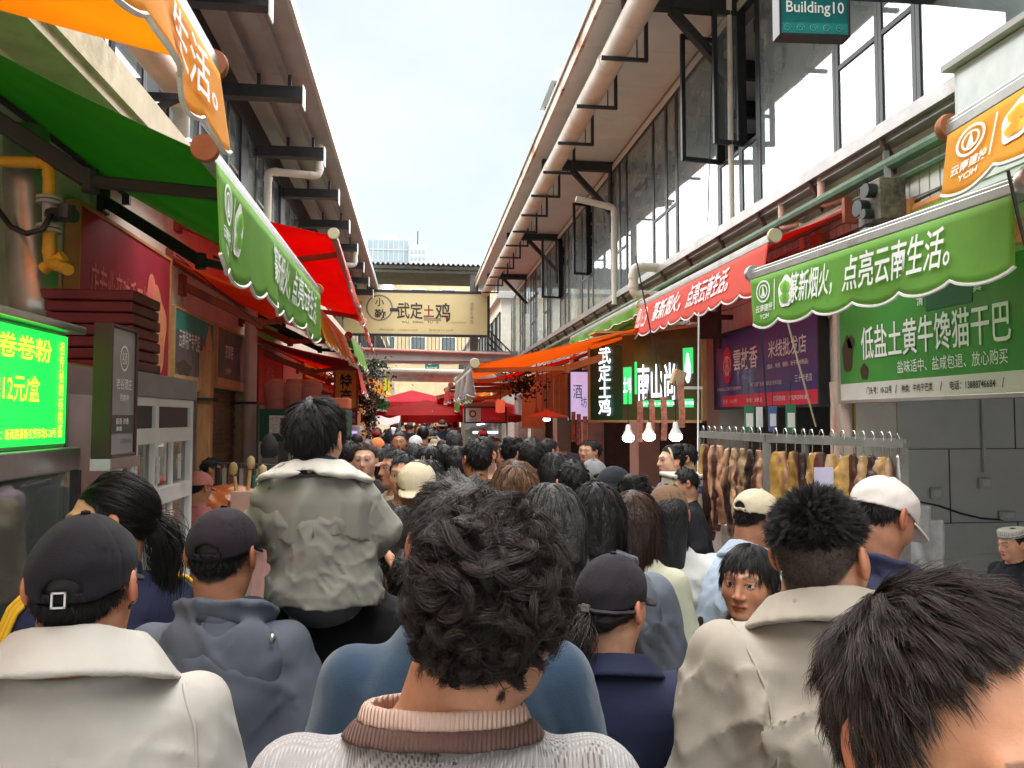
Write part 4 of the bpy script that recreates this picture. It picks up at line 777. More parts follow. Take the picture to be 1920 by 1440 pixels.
def build_body(root, r, skin, hair, hl=None, bald=False, hf=.0045, c=.016, hands=True, bare_arms=False, brow=True, name='body'):
    hk = r.hk; hc = r.hc
    def fn(P):
        d = body_sdf(P, r, hands, bare_arms=bare_arms); d = np.array(np.broadcast_to(d, (P[0].shape[0], P[1].shape[1], P[2].shape[2])))
        sl = tuple(slice(*np.searchsorted(P[i].ravel(), (hc[i] - .17 * hk, hc[i] + .17 * hk))) for i in range(3))
        Ph = (P[0][sl[0]], P[1][:, sl[1]], P[2][:, :, sl[2]])
        dh = head_sdf(loc_frame(Ph, hc, r.Rh), hk); d[sl] = smin(d[sl], dh, .022); return d
    xs = [r.el[i][0] for i in (0, 1)] + [r.wr[i][0] for i in (0, 1)] + [hc[0]]; ysx = [r.el[i][1] for i in (0, 1)] + [r.wr[i][1] for i in (0, 1)] + [hc[1]]
    lo = (min(xs) - .18, min(min(ysx), 0) - .24, -.02); hi = (max(xs) + .18, max(max(ysx), .05) + .26, hc[2] + .16 * hk)
    V, F = mesh_sdf(fn, lo, hi, c, (hc - .115 * hk - [0, .01, .05], hc + .125 * hk), hf)
    Q = (V - hc) @ r.Rh / hk; C = np.tile(np.array(skin), (len(V), 1)); near = (np.linalg.norm(Q, axis=1) < .17) & (Q[:, 2] > -.135)
    C[near] = face_cols(Q[near], skin, hair, hl, bald, brow=brow)
    return mesh_obj(name, V * r.s, F, M('skin', vcol=True, rough=.5, var=.10, vs=40, bump=.08, bs=260, spec=.35), root, smooth=True, col=C)
# ---- garments
def garment(root, r, name, mat, z0=.70, grow=.022, wide=1.0, sleeve=.068, cuff=.052, fold=.006, fs=16, seed=1, neck_z=1.455, neck_r=.078, h=.011, arm_frac=1.0, boxy=0.0, extra=None, smoothfold=False, crease=.006):
    def fn(P):
        T = lean_frame(P, r); d = torso_sdf(T, grow, top=neck_z, wide=r.wide * wide, deep=r.deep)
        if boxy: d = smin(d, smax(torso_sdf((T[0], T[1], np.minimum(T[2], 1.27)), grow + boxy, wide=r.wide * wide * .97, deep=r.deep), T[2] - 1.30, .08), .05)
        d = np.maximum(d, z0 - P[2])
        for i, sx in enumerate((-1, 1)):
            d = smin(d, caps(P, r.sh[i] + [0, 0, -.004], r.el[i], sleeve * .97, sleeve - .006), .026)
            if arm_frac > .99: d = smin(d, caps(P, r.el[i], r.wr[i], sleeve - .006, cuff), .02)
            elif arm_frac < .6:
                ax = r.el[i] - r.sh[i]; q = ((P[0] - r.sh[i][0]) * ax[0] + (P[1] - r.sh[i][1]) * ax[1] + (P[2] - r.sh[i][2]) * ax[2]) / np.linalg.norm(ax) - arm_frac * np.linalg.norm(ax)
                far = sx * (P[0] - r.sh[i][0]) + .03; d = np.maximum(d, np.minimum(q, far))
        n = sn((P[0], P[1], P[2] * .55), fs, seed, 2.2); n2 = sn((P[0] * 1.4 + P[2] * .8, P[1], P[2] * .5), fs * 2.1, seed + 5, 1.8)
        amp = fold * np.clip((1.46 - P[2]) / .1, .25, 1)
        if not smoothfold:      # drapes running down and outward from the shoulder blades
            sxn = np.abs(P[0]); dr = np.sin((sxn * 1.0 + P[2] * .55) * 62 + 2.2 * sn(P, 6, seed + 9) + 1.5 * sn(P, 13, seed + 3)); amp2 = fold * .5 * np.clip(.6 + .7 * sn(P, 5, seed + 7), .1, 1) * np.clip((1.42 - P[2]) / .12, 0, 1); d = d - amp2 * (np.abs(dr) ** .7 - .5)
            Pc = (P[0] * 1.1 + P[2] * .55 * np.sign(P[0]), P[1], P[2] * .62 - np.abs(P[0]) * .25); cr = (1 - np.minimum(1, np.abs(sn(Pc, 17, seed + 11, 2.6)))) ** 5; c2 = (1 - np.minimum(1, np.abs(sn((P[0], P[1], P[2] * .8), 27, seed + 14, 2.2)))) ** 6; d = d - crease * (cr + .6 * c2) * np.clip((1.44 - P[2]) / .1, .15, 1) + crease * .3
        d = d - amp * (n if smoothfold else (1 - 2 * np.abs(n)) * .9) - amp * .4 * n2
        nb = r.neck; d = smax(d, -caps(P, nb + [0, 0, -.02], nb + [0, .03, .2], neck_r, neck_r), .01)
        if extra is not None: d = extra(P, d)
        return d
    xs = [r.el[i][0] for i in (0, 1)] + [r.wr[i][0] for i in (0, 1)]; ysx = [r.el[i][1] for i in (0, 1)] + ([r.wr[i][1] for i in (0, 1)] if arm_frac > .6 else [0])
    lo = (min(xs) - .14, min(min(ysx), r.neck[1]) - .22, z0 - .03); hi = (max(xs) + .14, max(max(ysx), r.neck[1]) + .22, r.neck[2] + .17)
    V, F = mesh_sdf(fn, lo, hi, h)
    return mesh_obj(name, V * r.s, F, mat, root, smooth=True)
def trousers(root, r, mat, h=.022):
    if r.sit:
        def fn(P):
            d = ell(P, (0, 0, .92), (.20, .16, .17))
            for sx in (-1, 1): d = smin(d, caps(P, (sx * .085, 0, .9), (sx * .15, .33, .9), .09, .075), .03); d = smin(d, caps(P, (sx * .15, .33, .9), (sx * .12, .40, .55), .07, .06), .03)
            return d - .004 * sn(P, 22, 4)
        V, F = mesh_sdf(fn, (-.3, -.2, .45), (.3, .52, 1.1), h); return mesh_obj('trousers', V * r.s, F, mat, root, smooth=True)
    def fn(P):
        d = ell(P, (0, 0, .90), (.175 * r.wide, .125, .14))
        for sx in (-1, 1): d = smin(d, caps(P, (sx * .09 * r.wide, 0, .86), (sx * .1, .012, .49), .09, .07), .03); d = smin(d, caps(P, (sx * .1, .012, .49), (sx * .1, -.01, .12), .07, .062), .02)
        return d - .004 * sn(P, 22, 4)
    V, F = mesh_sdf(fn, (-.28, -.2, .03), (.28, .2, 1.03), h); return mesh_obj('trousers', V * r.s, F, mat, root, smooth=True)
def shoes(root, r, mat):
    for sx in (-1, 1):
        def fn(P): return np.maximum(smin(caps(P, (sx * .1, -.03, .055), (sx * .1, .15, .035), .052, .042), ell(P, (sx * .1, .0, .09), (.048, .06, .05)), .02), .002 - P[2])
        V, F = mesh_sdf(fn, (sx * .1 - .09, -.15, -.01), (sx * .1 + .09, .24, .18), .02); mesh_obj('shoe', V * r.s, F, mat, root, smooth=True)
def band(root, r, name, mat, r0=.070, r1=.078, z0=1.405, z1=1.47, t=.0065, tilt=.35, open_front=0.0, fold=.0, seed=3, yoff=0.0, h=.007, flare=0.0, sx=1.0, drop=1.0):
    """a collar: a tapered ring round the neck, lower in front"""
    nb = r.neck; t = max(t, .8 * h)
    def fn(P):
        X, Y, Z = (P[0] - nb[0]) / sx, P[1] - nb[1] - yoff, P[2] + 0 * P[0] + tilt * (P[1] - nb[1]) - r.neck[2] + 1.43
        u = np.clip((Z - z0) / (z1 - z0), -.2, 1.2); rad = r0 + (r1 - r0) * u + flare * np.maximum(0, -Y) * u
        d = np.abs(np.sqrt(X * X + Y * Y) - rad - fold * sn(P, 40, seed)) - t
        d = smax(d, np.maximum(z0 - Z, Z - z1), .006)
        if open_front: d = np.maximum(d, Y - open_front + .25 * np.abs(X))
        return d
    m = max(r0, r1) * max(1, sx) + .04
    V, F = mesh_sdf(fn, (nb[0] - m, nb[1] - m + yoff, nb[2] - .16), (nb[0] + m, nb[1] + m + yoff, nb[2] + .16), h); return mesh_obj(name, V * r.s, F, mat, root, smooth=True)
def fold_collar(root, r, name, mat, w=.075, rin=.072, spread=.055, z_top=1.475, t=.006, tilt=.45, h=.006, fold=.004, seed=2, sx=1.12):
    """a turned-down collar: stands at the neck, falls outward over the shoulders"""
    nb = r.neck; t = max(t, .8 * h)
    def fn(P):
        X, Y = (P[0] - nb[0]) / sx, P[1] - nb[1]; Z = P[2] - nb[2] + 1.43 + tilt * Y * (1 + 0 * P[0])
        rr = np.sqrt(X * X + Y * Y); d = np.minimum(caps2(rr, Z, rin, z_top - .05, rin + .006, z_top), caps2(rr, Z, rin + .008, z_top, rin + spread, z_top - w)) - t - fold * sn(P, 34, seed) * .5
        return np.maximum(d, Y - .07 - .2 * np.abs(X))
    m = (rin + spread) * sx + .05
    V, F = mesh_sdf(fn, (nb[0] - m, nb[1] - m, nb[2] - .17), (nb[0] + m, nb[1] + m, nb[2] + .15), h); return mesh_obj(name, V * r.s, F, mat, root, smooth=True)
def caps2(a, b, a0, b0, a1, b1):
    dx, dy = a1 - a0, b1 - b0; t = np.clip(((a - a0) * dx + (b - b0) * dy) / (dx * dx + dy * dy), 0, 1); return np.sqrt((a - a0 - t * dx) ** 2 + (b - b0 - t * dy) ** 2)
def hood(root, r, name, mat, h=.009, size=1.0, seed=6, side=0.0):
    nb = r.neck
    def fn(P):
        X, Y, Z = P[0] - nb[0] - side * .1, P[1] - nb[1], P[2] - nb[2]
        d = ell((X, Y, Z), (0, -.075 * size, -.10 * size), (.17 * size, .062 * size, .155 * size))
        d = smax(d, -ell((X, Y, Z), (0, -.04, .03), (.105 * size, .07, .075)), .02)
        d = smin(d, np.maximum(caps2(np.sqrt((X / 1.25) ** 2 + (Y + .0) ** 2), Z + .4 * Y, .078, -.01, .095, .028) - .014, Y - .07), .02)
        n = sn((X, Y, Z), 30, seed, 2.2)
        return smax(d - .003 * (1 - 2 * np.abs(n)) - .008 * (1 - np.minimum(1, np.abs(sn((X + .4 * Z, Y, Z * .7), 22, seed + 4, 2.2)))) ** 4, -caps(P, nb + [0, .01, -.1], nb + [0, .03, .2], .07, .07), .01)
    V, F = mesh_sdf(fn, nb + [-.27, -.26, -.26], nb + [.27, .16, .12], h); return mesh_obj(name, V * r.s, F, mat, root, smooth=True)
# ---- hair
def hair_shell(root, r, mat, t=.008, hl=None, name='hair', h=.006, lump=.004, seed=5, extra=None, drop_to=None, sc=45, vol=(0, 0, 0)):
    hc, Rh, hk = r.hc, r.Rh, r.hk
    def fn(P):
        Q = tuple(q / hk for q in loc_frame(P, hc, Rh)); d = ell(Q, (0, -.014 - vol[1] * .5, .016 + vol[2] * .5), (.0775 + t + vol[0], .097 + t + vol[1], .099 + t + vol[2]))
        d = d - lump * sn(Q, sc, seed, 1.8)
        d = smax(d, (hairline(Q[0] + 0 * Q[1], Q[1] + 0 * Q[0], hl) - Q[2]) * .7, .006)
        if extra is not None: d = extra(Q, d)
        return d * hk
    m = .16 * hk; dn = (drop_to or .13) * hk
    V, F = mesh_sdf(fn, hc - [m + .04, m + .05, dn], hc + [m + .04, m, m + .04], h); return mesh_obj(name, V * r.s, F, mat, root, smooth=True)
def hair_mat(name, col, rough=.32, var=.6):
    if name in MATS: return MATS[name]
    m = bpy.data.materials.new(name); m.use_nodes = True; N = m.node_tree.nodes; L = m.node_tree.links.new; b = N['Principled BSDF']
    hi = N.new('ShaderNodeHairInfo'); mr = N.new('ShaderNodeMapRange'); mr.inputs['To Min'].default_value = 1 - var; mr.inputs['To Max'].default_value = 1 + var; L(hi.outputs['Random'], mr.inputs['Value'])
    mu = N.new('ShaderNodeMixRGB'); mu.blend_type = 'MULTIPLY'; mu.inputs[0].default_value = 1; mu.inputs[1].default_value = (*col, 1); L(mr.outputs[0], mu.inputs[2]); L(mu.outputs[0], b.inputs['Base Color'])
    b.inputs['Roughness'].default_value = rough + .06; b.inputs['Specular IOR Level'].default_value = .26
    MATS[name] = m; return m
def strands(root, r, mat, n=6000, guides=220, L=.05, Lvar=.3, lift=.6, comb=1.0, grav=.6, curl=0.0, freq=1.5, clump=.7, hl=None, seed=1, rad=.0006, steps=7, whorl=(.012, -.075, .085),
            side=0.0, fwd=0.0, tfun=None, lfun=None, shell=.006, region=None, under_cap=None, messy=.25, name='loose_hair', hug=.55, puff=None, stray=.003):
    """strands grown from the scalp in combed, clumped locks (curves)"""
    rs = np.random.RandomState(seed); c0 = np.array([0, -.014, .016]); rad3 = np.array([.0775, .097, .099]) + shell * .3
    def roots(k):
        out = []
        while len(out) < k:
            u = rs.normal(size=(k * 2, 3)); u /= np.linalg.norm(u, axis=1)[:, None]; p = c0 + u * rad3
            ok = p[:, 2] > hairline(p[:, 0], p[:, 1], hl) + .002
            if region is not None: ok &= region(p)
            if under_cap is not None: ok &= p[:, 2] < under_cap - .22 * np.maximum(0, -p[:, 1]) - .006
            out += list(p[ok])
        return np.array(out[:k])
    G = roots(guides); nrm = (G - c0) / rad3 ** 2; nrm /= np.linalg.norm(nrm, axis=1)[:, None]
    w = np.array(whorl); t = G - w; t = t - nrm * (t * nrm).sum(1)[:, None]; t /= (np.linalg.norm(t, axis=1)[:, None] + 1e-6)
    t2 = np.cross(nrm, t)
    if tfun is not None: t = tfun(G, nrm, t)
    d = nrm * lift + t * comb + np.array([side, fwd, 0]) + rs.normal(size=G.shape) * messy; d /= np.linalg.norm(d, axis=1)[:, None]
    Lg = L * (1 + rs.uniform(-Lvar, Lvar, guides)); Lg = Lg * (lfun(G) if lfun is not None else 1)
    ph = rs.uniform(0, 6.3, guides); fr = freq * rs.uniform(.7, 1.3, guides); sg = rs.choice([-1, 1], guides)
    path = np.zeros((guides, steps, 3)); p = G.copy(); path[:, 0] = p; base = nrm.copy()
    down = np.array([0, 0, -1.0]) @ r.Rh
    for i in range(1, steps):
        st = (Lg / (steps - 1))[:, None]; d = d + down * grav * st / .02 * .35 + rs.normal(size=G.shape) * messy * .25; 
        if curl:
            a = ph + sg * 2 * math.pi * fr * i / (steps - 1); e1 = np.cross(d, base); e1 /= (np.linalg.norm(e1, axis=1)[:, None] + 1e-6); e2 = np.cross(e1, d)
            d = d + curl * (e1 * np.cos(a)[:, None] + e2 * np.sin(a)[:, None])
        d /= np.linalg.norm(d, axis=1)[:, None]; p0 = p; p = p + d * st
        if hug:
            q = (p - c0) / rad3; k = np.linalg.norm(q, axis=1); lim = 1 + (shell * 1.3 + .010 + (puff * .6 if puff else 0)) / .09 * min(1, .35 + i / (steps - 1)); kk = np.where((k > lim) & (p[:, 2] > -.055), k + (lim - k) * hug, k); p = c0 + q / k[:, None] * kk[:, None] * rad3; d = p - p0; d /= (np.linalg.norm(d, axis=1)[:, None] + 1e-9)
        q = (p - c0) / (rad3 + shell * .5); k = np.linalg.norm(q, axis=1); m = k < 1
        p[m] = c0 + q[m] / k[m][:, None] * (rad3 + shell * .5); path[:, i] = p
    S = roots(n); best = np.zeros(n, int)
    for a in range(0, n, 2000):
        D = ((S[a:a + 2000, None] - G[None]) ** 2).sum(2); best[a:a + 2000] = D.argmin(1)
    tt = np.linspace(0, 1, steps)[None, :, None]; off = (S - G[best])[:, None, :] * (1 - clump * tt ** .7)
    ln = rs.uniform(.55, 1, n)[:, None, None]; gp = path[best]
    gp = gp[:, :1] + (gp - gp[:, :1]) * ln + rs.normal(size=(n, 1, 3)) * stray * tt
    pts = gp + off
    q = (pts - c0) / (rad3 + .001); k = np.linalg.norm(q, axis=2, keepdims=True); pts = np.where(k < 1, c0 + q / np.maximum(k, 1e-6) * (rad3 + .001), pts)
    W0 = (pts * r.hk) @ r.Rh.T + r.hc
    return curves_obj(name, W0 * r.s, rad, mat, root)
def curves_obj(name, W0, rad, mat, parent):
    n, steps, _ = W0.shape
    cd = bpy.data.hair_curves.new(name); cd.add_curves([steps] * n)
    cd.attributes['position'].data.foreach_set('vector', W0.astype(np.float32).ravel())
    ra = cd.attributes.get('radius') or cd.attributes.new('radius', 'FLOAT', 'POINT')
    tt = np.linspace(0, 1, steps); rr = np.tile(rad * (1 - .75 * tt ** 2), (n, 1)); ra.data.foreach_set('value', rr.astype(np.float32).ravel())
    cd.materials.append(mat); o = bpy.data.objects.new(name, cd); COL.objects.link(o); o.parent = parent; ORG[o.name] = np.zeros(3); return o
# ---- caps
def cap(root, r, mat, tilt=0.0, bill=True, opening=False, h=.005, lift=0.0, name='cap', crown=.062, bill_len=.075, bill_mat=None, pitch=0.0, seams=True, bucket=False, seed=8, wr=.0015, low=.012):
    """baseball cap in the head's frame: panelled dome, button, curved bill; opening = cut-out with a strap at the back"""
    Rc = r.Rh @ rotm(0, pitch, tilt); hc = r.hc; hk = r.hk
    def dome(Q):
        d = ell(Q, (0, -.006, low + .006), (.089, .115, .118 + crown - .062 - low - .006))
        a = np.arctan2(Q[0] + 1e-9, Q[1] + .012)
        if seams: d = d + .0016 * np.exp(-(np.abs(np.mod(a * 6 / (2 * math.pi) + .5, 1) - .5) * .22 / .006) ** 2) + 0 * Q[2]
        return d - wr * sn(Q, 38, seed, 2)
    def fn(P):
        Q = tuple(q / hk for q in loc_frame(P, hc, Rc)); d0 = dome(Q)
        cut = low + .002 - Q[2] - .12 * np.maximum(0, -Q[1] - .02) * 0 - .0 * Q[1]
        d = np.maximum(d0, cut + (np.maximum(0, -Q[1]) * -.22)) if not bucket else np.maximum(d0, cut)
        d = np.maximum(d, -(d0 + max(.008, 1.5 * h)))
        if opening:
            e = np.sqrt((Q[0] / .036) ** 2 + ((Q[2] - (low - .022)) / .040) ** 2) - 1; d = np.maximum(d, -np.maximum(e * .03, Q[1] + .05)); 
            s = np.maximum(np.maximum(np.abs(d0 + .003) - .002, np.abs(Q[2] - low + .014 - .0) - .0085), np.maximum(Q[1] + .04, np.abs(Q[0]) - .055)); d = np.minimum(d, s)
        if bill:
            bl = bill_len
            zz = low + .004 - 3.2 * Q[0] ** 2 - .18 * (Q[1] - .08)
            b = np.abs(Q[2] - zz) - max(.0038, .75 * h)
            out = np.sqrt((Q[0] / .078) ** 2 + ((Q[1] - .07) / (.028 + bl)) ** 2) - 1
            b = np.maximum(np.maximum(b, out * .05), -(ell(Q, (0, -.006, low + .006), (.084, .110, .09)))); b = np.maximum(b, .02 - Q[1]); d = np.minimum(d, b)
        if bucket:
            rr = np.sqrt((Q[0] / .9) ** 2 + (Q[1] + .012) ** 2); zz = low + .004 - (rr - .1) * 1.0
            b = np.maximum(np.abs(Q[2] - zz) * .75 - max(.003, .7 * h) + .0 * Q[0], np.maximum(rr - .155, .098 - rr)); d = np.minimum(d, b)
        return d * hk
    m = np.array([.20, .24, .17]) * hk
    V, F = mesh_sdf(fn, hc - m, hc + m, h); o = mesh_obj(name, V * r.s, F, mat, root, smooth=True)
    if not bucket:
        b = MB(); c = hc + Rc @ np.array([0, -.012, low * 0 + .118 + crown - .062 + .002]) * hk; b.lathe((0, 0, 0), [(.001, -.004), (.009, -.003), (.008, .002), (.001, .004)], 10)
        VV = (np.array(b.V) * hk) @ Rc.T + c; mesh_obj('cap_button', VV * r.s, b.F, mat, root, smooth=True)
    r.Rc = Rc; return o
def person_root(label, px, py_top, d, H=None, yaw=0.0, cat='person', group=None, dy=0.0):
    """empty at the feet of someone whose crown shows at this spot, this far away"""
    p = at(px, py_top, d); return (p[0], p[1] + dy, 0.0), p[2]
def person(label, px, py, d, yaw=0, group=None, top=.115, s=None, **kw):
    """a person whose head stands at depth d on the sight line of the photo; height follows from the crown's height"""
    r = make_rig(**kw); p = at(px, py, d)
    zc = (r.hc + r.Rh @ np.array([0, -.02, top]) * r.hk)[2]; r.s = s or p[2] / zc
    a = R(yaw); Rz = np.array([[math.cos(a), -math.sin(a)], [math.sin(a), math.cos(a)]]); o = p[:2] - Rz @ (r.hc[:2] * r.s)
    root = thing('person', label, 'person', (o[0], o[1], 0.0), group, rz=a)
    if s: root.location[2] = p[2] - zc * s
    return root, r
def bare(skin): return SKINS[skin] if isinstance(skin, int) else skin
HAIR_BLACK = (.012, .010, .010)
# ------------------------------------------------------------------ stalls and goods, left
ltg = M('lightbox_green', (.02, .45, .08), rough=.3, emit=(.01, .62, .06), es=.16); redchar = M('letter_brown', (.25, .12, .01), rough=.6)
gclear = glass_mat('case_glass', (.22, .26, .25), refl=.10, see=.70)
t = thing('snack_cart', 'stainless snack cart with a bright green lit menu box over a glass case', 'cart', (-1.6, 2.4, 0))
MB().box((-1.95, 1.7, 1.69), (-1.36, 3.10, 2.13)).build('light_box', steel, t, bevel=.008)
O = np.array([-1.345, 1.72, 1.69]); Pq = lambda u, v, o=0: O + np.array([o, u, v])
MB().box((-1.36, 1.74, 1.705), (-1.346, 3.075, 2.115)).build('lit_panel', ltg, t)
text('lettering', '核桃酱卷卷粉', t, Pq(.86, .355), LFT, (0, 0, 1), .72, .085, ylw, .015, .004); text('lettering', '12元/盒', t, Pq(1.02, .215), LFT, (0, 0, 1), .24, .095, ylw, .01, .004)
strip_text('lettering', '祖传秘制核桃酱', t, Pq(1.30, .22), LFT, (0, 0, 1), .040, ylw, pitch=.052, bold=.005, depth=.004); text('lettering', '地址：新闻路篆新农贸市场5-28号', t, Pq(1.05, .058), LFT, (0, 0, 1), .44, .038, ylw, .01, .004)
m = MB(); n = 40; m.add([Pq(.66 + .22 * math.cos(6.2832 * i / n), .20 + .19 * math.sin(6.2832 * i / n), .003) for i in range(n)], [tuple(range(n))]); m.build('dish_picture', M('dish_red', (.62, .06, .03), rough=.4, var=.9, vs=18, dirt=(.12, .32, .04), dpos=.48), t)
m = MB(); A = [6.2832 * i / n for i in range(n)]; m.add([Pq(.66 + .22 * k * math.cos(a), .20 + .19 * k * math.sin(a), .005) for k in (1, 1.03) for a in A], [(i, (i + 1) % n, n + (i + 1) % n, n + i) for i in range(n)]); m.build('picture_rim', letter_w, t)
MB().box((-1.99, 1.66, 2.13), (-1.30, 3.13, 2.16)).build('roof_plate', steel, t, bevel=.006); MB().box((-1.99, 1.66, 1.60), (-1.31, 3.13, 1.69)).build('rail', steel, t, bevel=.006); MB().box((-1.99, 1.66, .0), (-1.30, 3.13, .80)).build('cabinet', steel, t, bevel=.006)
for x, y in ((-1.33, 1.68), (-1.33, 2.42), (-1.33, 3.10), (-1.98, 3.10)): MB().box((x, y - .015, .80), (x + .03, y + .015, 1.60)).build('post', dk, t)
for y0, y1 in ((1.7, 2.4), (2.44, 3.08)): MB().quad((-1.315, y0, .82), (-1.315, y1, .82), (-1.315, y1, 1.59), (-1.315, y0, 1.59)).build('glass_pane', gclear, t)
MB().quad((-1.97, 3.11, .82), (-1.34, 3.11, .82), (-1.34, 3.11, 1.59), (-1.97, 3.11, 1.59)).build('glass_pane', gclear, t)
m = MB(); m.box((-1.97, 1.7, .9), (-1.94, 3.08, 1.6)); bb = m.build('pegboard', M('pegboard', (.34, .33, .25), rough=.8, var=.15), t)
m = MB(); m.box((-1.9, 1.8, 1.18), (-1.4, 3.0, 1.2)); m.box((-1.9, 1.8, 1.0), (-1.4, 3.0, 1.02)); m.build('shelf', steel, t)
for i, (y, c) in enumerate(((2.1, (.5, .28, .05)), (2.5, (.35, .1, .04)), (2.8, (.45, .4, .3)))):
    tag(MB().lathe((-1.6, y, .802), [(.09, 0), (.11, .06), (.115, .12), (.10, .125), (.095, .1)], 20).build('basin', M('basin%d' % i, c, rough=.35), smooth=True), ['amber sauce basin inside the snack cart glass case', 'dark red sauce basin inside the snack cart glass case', 'pale noodle basin inside the snack cart glass case'][i], 'basin')
# stainless side cabinet and slim menu board
t = thing('side_cabinet', 'tall narrow stainless cabinet between the lit snack cart and the slim grey menu board', 'cabinet', (-1.6, 3.3, 0)); MB().box((-1.95, 3.16, 0), (-1.40, 3.62, 2.02)).build('body', M('cabinet_steel', (.35, .36, .33), rough=.22, metal=.85, var=.15), t, bevel=.006); MB().box((-1.398, 3.2, .3), (-1.388, 3.58, 1.9)).build('door', steel, t); MB().box((-1.388, 3.54, 1.1), (-1.37, 3.56, 1.3)).build('handle', dk, t)
t, P = sign('menu_board', 'slim grey menu board in a dark wooden frame beside the lit snack cart', (-1.19, 3.08, 1.66), LFT, .25, .50, M('board_grey', (.27, .275, .27), rough=.35, var=.1, coat=.2), M('board_brown', (.05, .022, .018), rough=.4), .05,
   [('老谷酒庄', .125, .28, .16, .045, letter_w, 0), ('热卖中', .13, .225, .09, .03, letter_w, 0), ('酱香', .08, .13, .06, .025, letter_w, 0), ('浓香', .15, .13, .06, .025, letter_w, 0), ('清香', .08, .10, .06, .02, letter_w, 0), ('订购热线', .15, .05, .11, .02, blk, 0)], cat='menu board', fr=.014, parts=[(0, .25, .085, .155, M('board_dark', (.06, .06, .06), rough=.4), 'dark_band')])
ringp(t, P, .125, .385, .045, .052, letter_w, .006, ks=.85); text('lettering', '名酒', t, P(.125, .385, 0), LFT, (0, 0, 1), .05, .05, letter_w, 0, .006); MB().box((-1.245, 3.05, 1.60), (-1.17, 3.36, 1.645)).build('sill', steel, t)
# white framed kiosk
t = thing('kiosk', 'white framed glazed kiosk with black upper panels standing past the slim menu board', 'kiosk', (-1.7, 4.2, 0)); KX = -1.36; Y0, Y1, YM = 3.64, 4.78, 4.12
m = MB(); m.box((-2.2, Y0, 1.91), (KX + .02, Y1, 2.03)); m.build('top_band', M('band_metal', (.26, .25, .25), rough=.5, metal=.3, var=.15, dirt=(.3, .16, .1), dpos=.66), t, bevel=.004)
m = MB()
for y in (Y0, YM, Y1 - .05): m.box((KX - .05, y, .0), (KX, y + .05, 1.91))
for z0, z1 in ((1.865, 1.91), (1.67, 1.75), (1.34, 1.43), (.42, .5), (.0, .08)):
    for a, b in ((Y0 + .05, YM), (YM + .05, Y1 - .05)): m.box((KX - .045, a, z0), (KX + .004, b, z1))
for y in (Y0 + .24, YM + .3): m.box((KX - .04, y, 1.43), (KX - .01, y + .028, 1.67)); m.box((KX - .04, y, .5), (KX - .012, y + .04, 1.34))
m.box((-2.2, Y1 - .05, 0), (KX - .05, Y1, .08)); m.box((-2.2, Y1 - .05, 1.34), (KX - .05, Y1 - .005, 1.43)); m.box((-2.2, Y1 - .05, 0), (-2.15, Y1, 1.91)); m.build('frame', wht, t, bevel=.004)
for a, b in ((Y0 + .05, YM), (YM + .05, Y1 - .05)):
    MB().box((KX - .035, a, 1.75), (KX - .02, b, 1.865)).build('black_panel', M('panel_black', (.012, .012, .013), rough=.35), t)
    MB().quad((KX - .03, a, 1.43), (KX - .03, b, 1.43), (KX - .03, b, 1.67), (KX - .03, a, 1.67)).build('glass_pane', gclear, t); MB().quad((KX - .03, a, .5), (KX - .03, b, .5), (KX - .03, b, 1.34), (KX - .03, a, 1.34)).build('glass_pane', gclear, t)
    MB().box((KX - .04, a, .08), (KX - .02, b, .42)).build('base_panel', wht, t)
MB().box((-2.2, Y0 + .05, 1.0), (KX - .06, Y1 - .06, 1.03)).build('shelf', steel, t); MB().box((-2.2, Y0, .08), (-2.16, Y1, 1.9)).build('rear_panel', M('kiosk_inside', (.22, .17, .14), rough=.7, var=.4, vs=5), t)
for i in range(3): MB().box((KX + .004, Y0 + .12 + i * .36, 1.46), (KX + .008, Y0 + .17 + i * .36, 1.60)).build('sticker', M('sticker', (.6, .6, .6), rough=.5, var=.4, vs=60), t)
for i in range(8):
    y = Y0 + .16 + i * .125; tag(MB().lathe((-1.62 - .12 * (i % 3), y, 1.03), [(.04, 0), (.055, .05), (.05, .12 + .03 * (i % 2)), (.03, .15 + .03 * (i % 2)), (.02, .16 + .03 * (i % 2))], 14).build('jar', M('jar%d' % (i % 3), [(.3, .09, .03), (.45, .3, .12), (.12, .05, .03)][i % 3], rough=.25, coat=.5), smooth=True), 'squat sauce jar standing on the shelf inside the white framed kiosk', 'jar', 'jars inside the kiosk')
# yellow gas pipe, steel duct, stacked trays
t = thing('gas_pipe', 'yellow gas pipe with a flanged valve bending down in front of a steel duct', 'pipe', at(95, 400, 3.6)); yel = M('gas_yellow', (.62, .36, .03), rough=.45, var=.12, dirt=(.35, .2, .05), dpos=.62)
D = 3.7; bent('pipe', [at(-60, 300, D), at(92, 306, D), at(92, 372, D)], .028, yel, t); bent('pipe', [at(92, 430, D), at(92, 492, D), at(128, 506, D - .1)], .028, yel, t); bent('pipe', [at(80, 505, D), at(120, 480, D)], .03, yel, t)
m = MB()
for yy in (372, 380, 425, 433): c = at(92, yy, D); m.lathe(c, [(.055, -.008), (.058, 0), (.055, .008)], 18)
m.tube([at(92, 380, D), at(92, 425, D)], [.03, .03], 12); smooth_by_angle(m.build('flange', M('valve_grey', (.35, .36, .33), rough=.5, var=.2), t)); m = MB(); m.tube([at(95, 402, D), at(138, 404, D - .05)], .036, 12); m.tube([at(125, 385, D - .05), at(125, 410, D - .05)], .04, 12); m.build('actuator', dk, t)
m = MB(); m.tube([at(96, 402, D - .05), at(80, 430, D - .1), at(50, 438, D - .1), at(20, 425, D), at(-10, 385, D)], .014, 8); m.build('hose', dk, t, smooth=True)
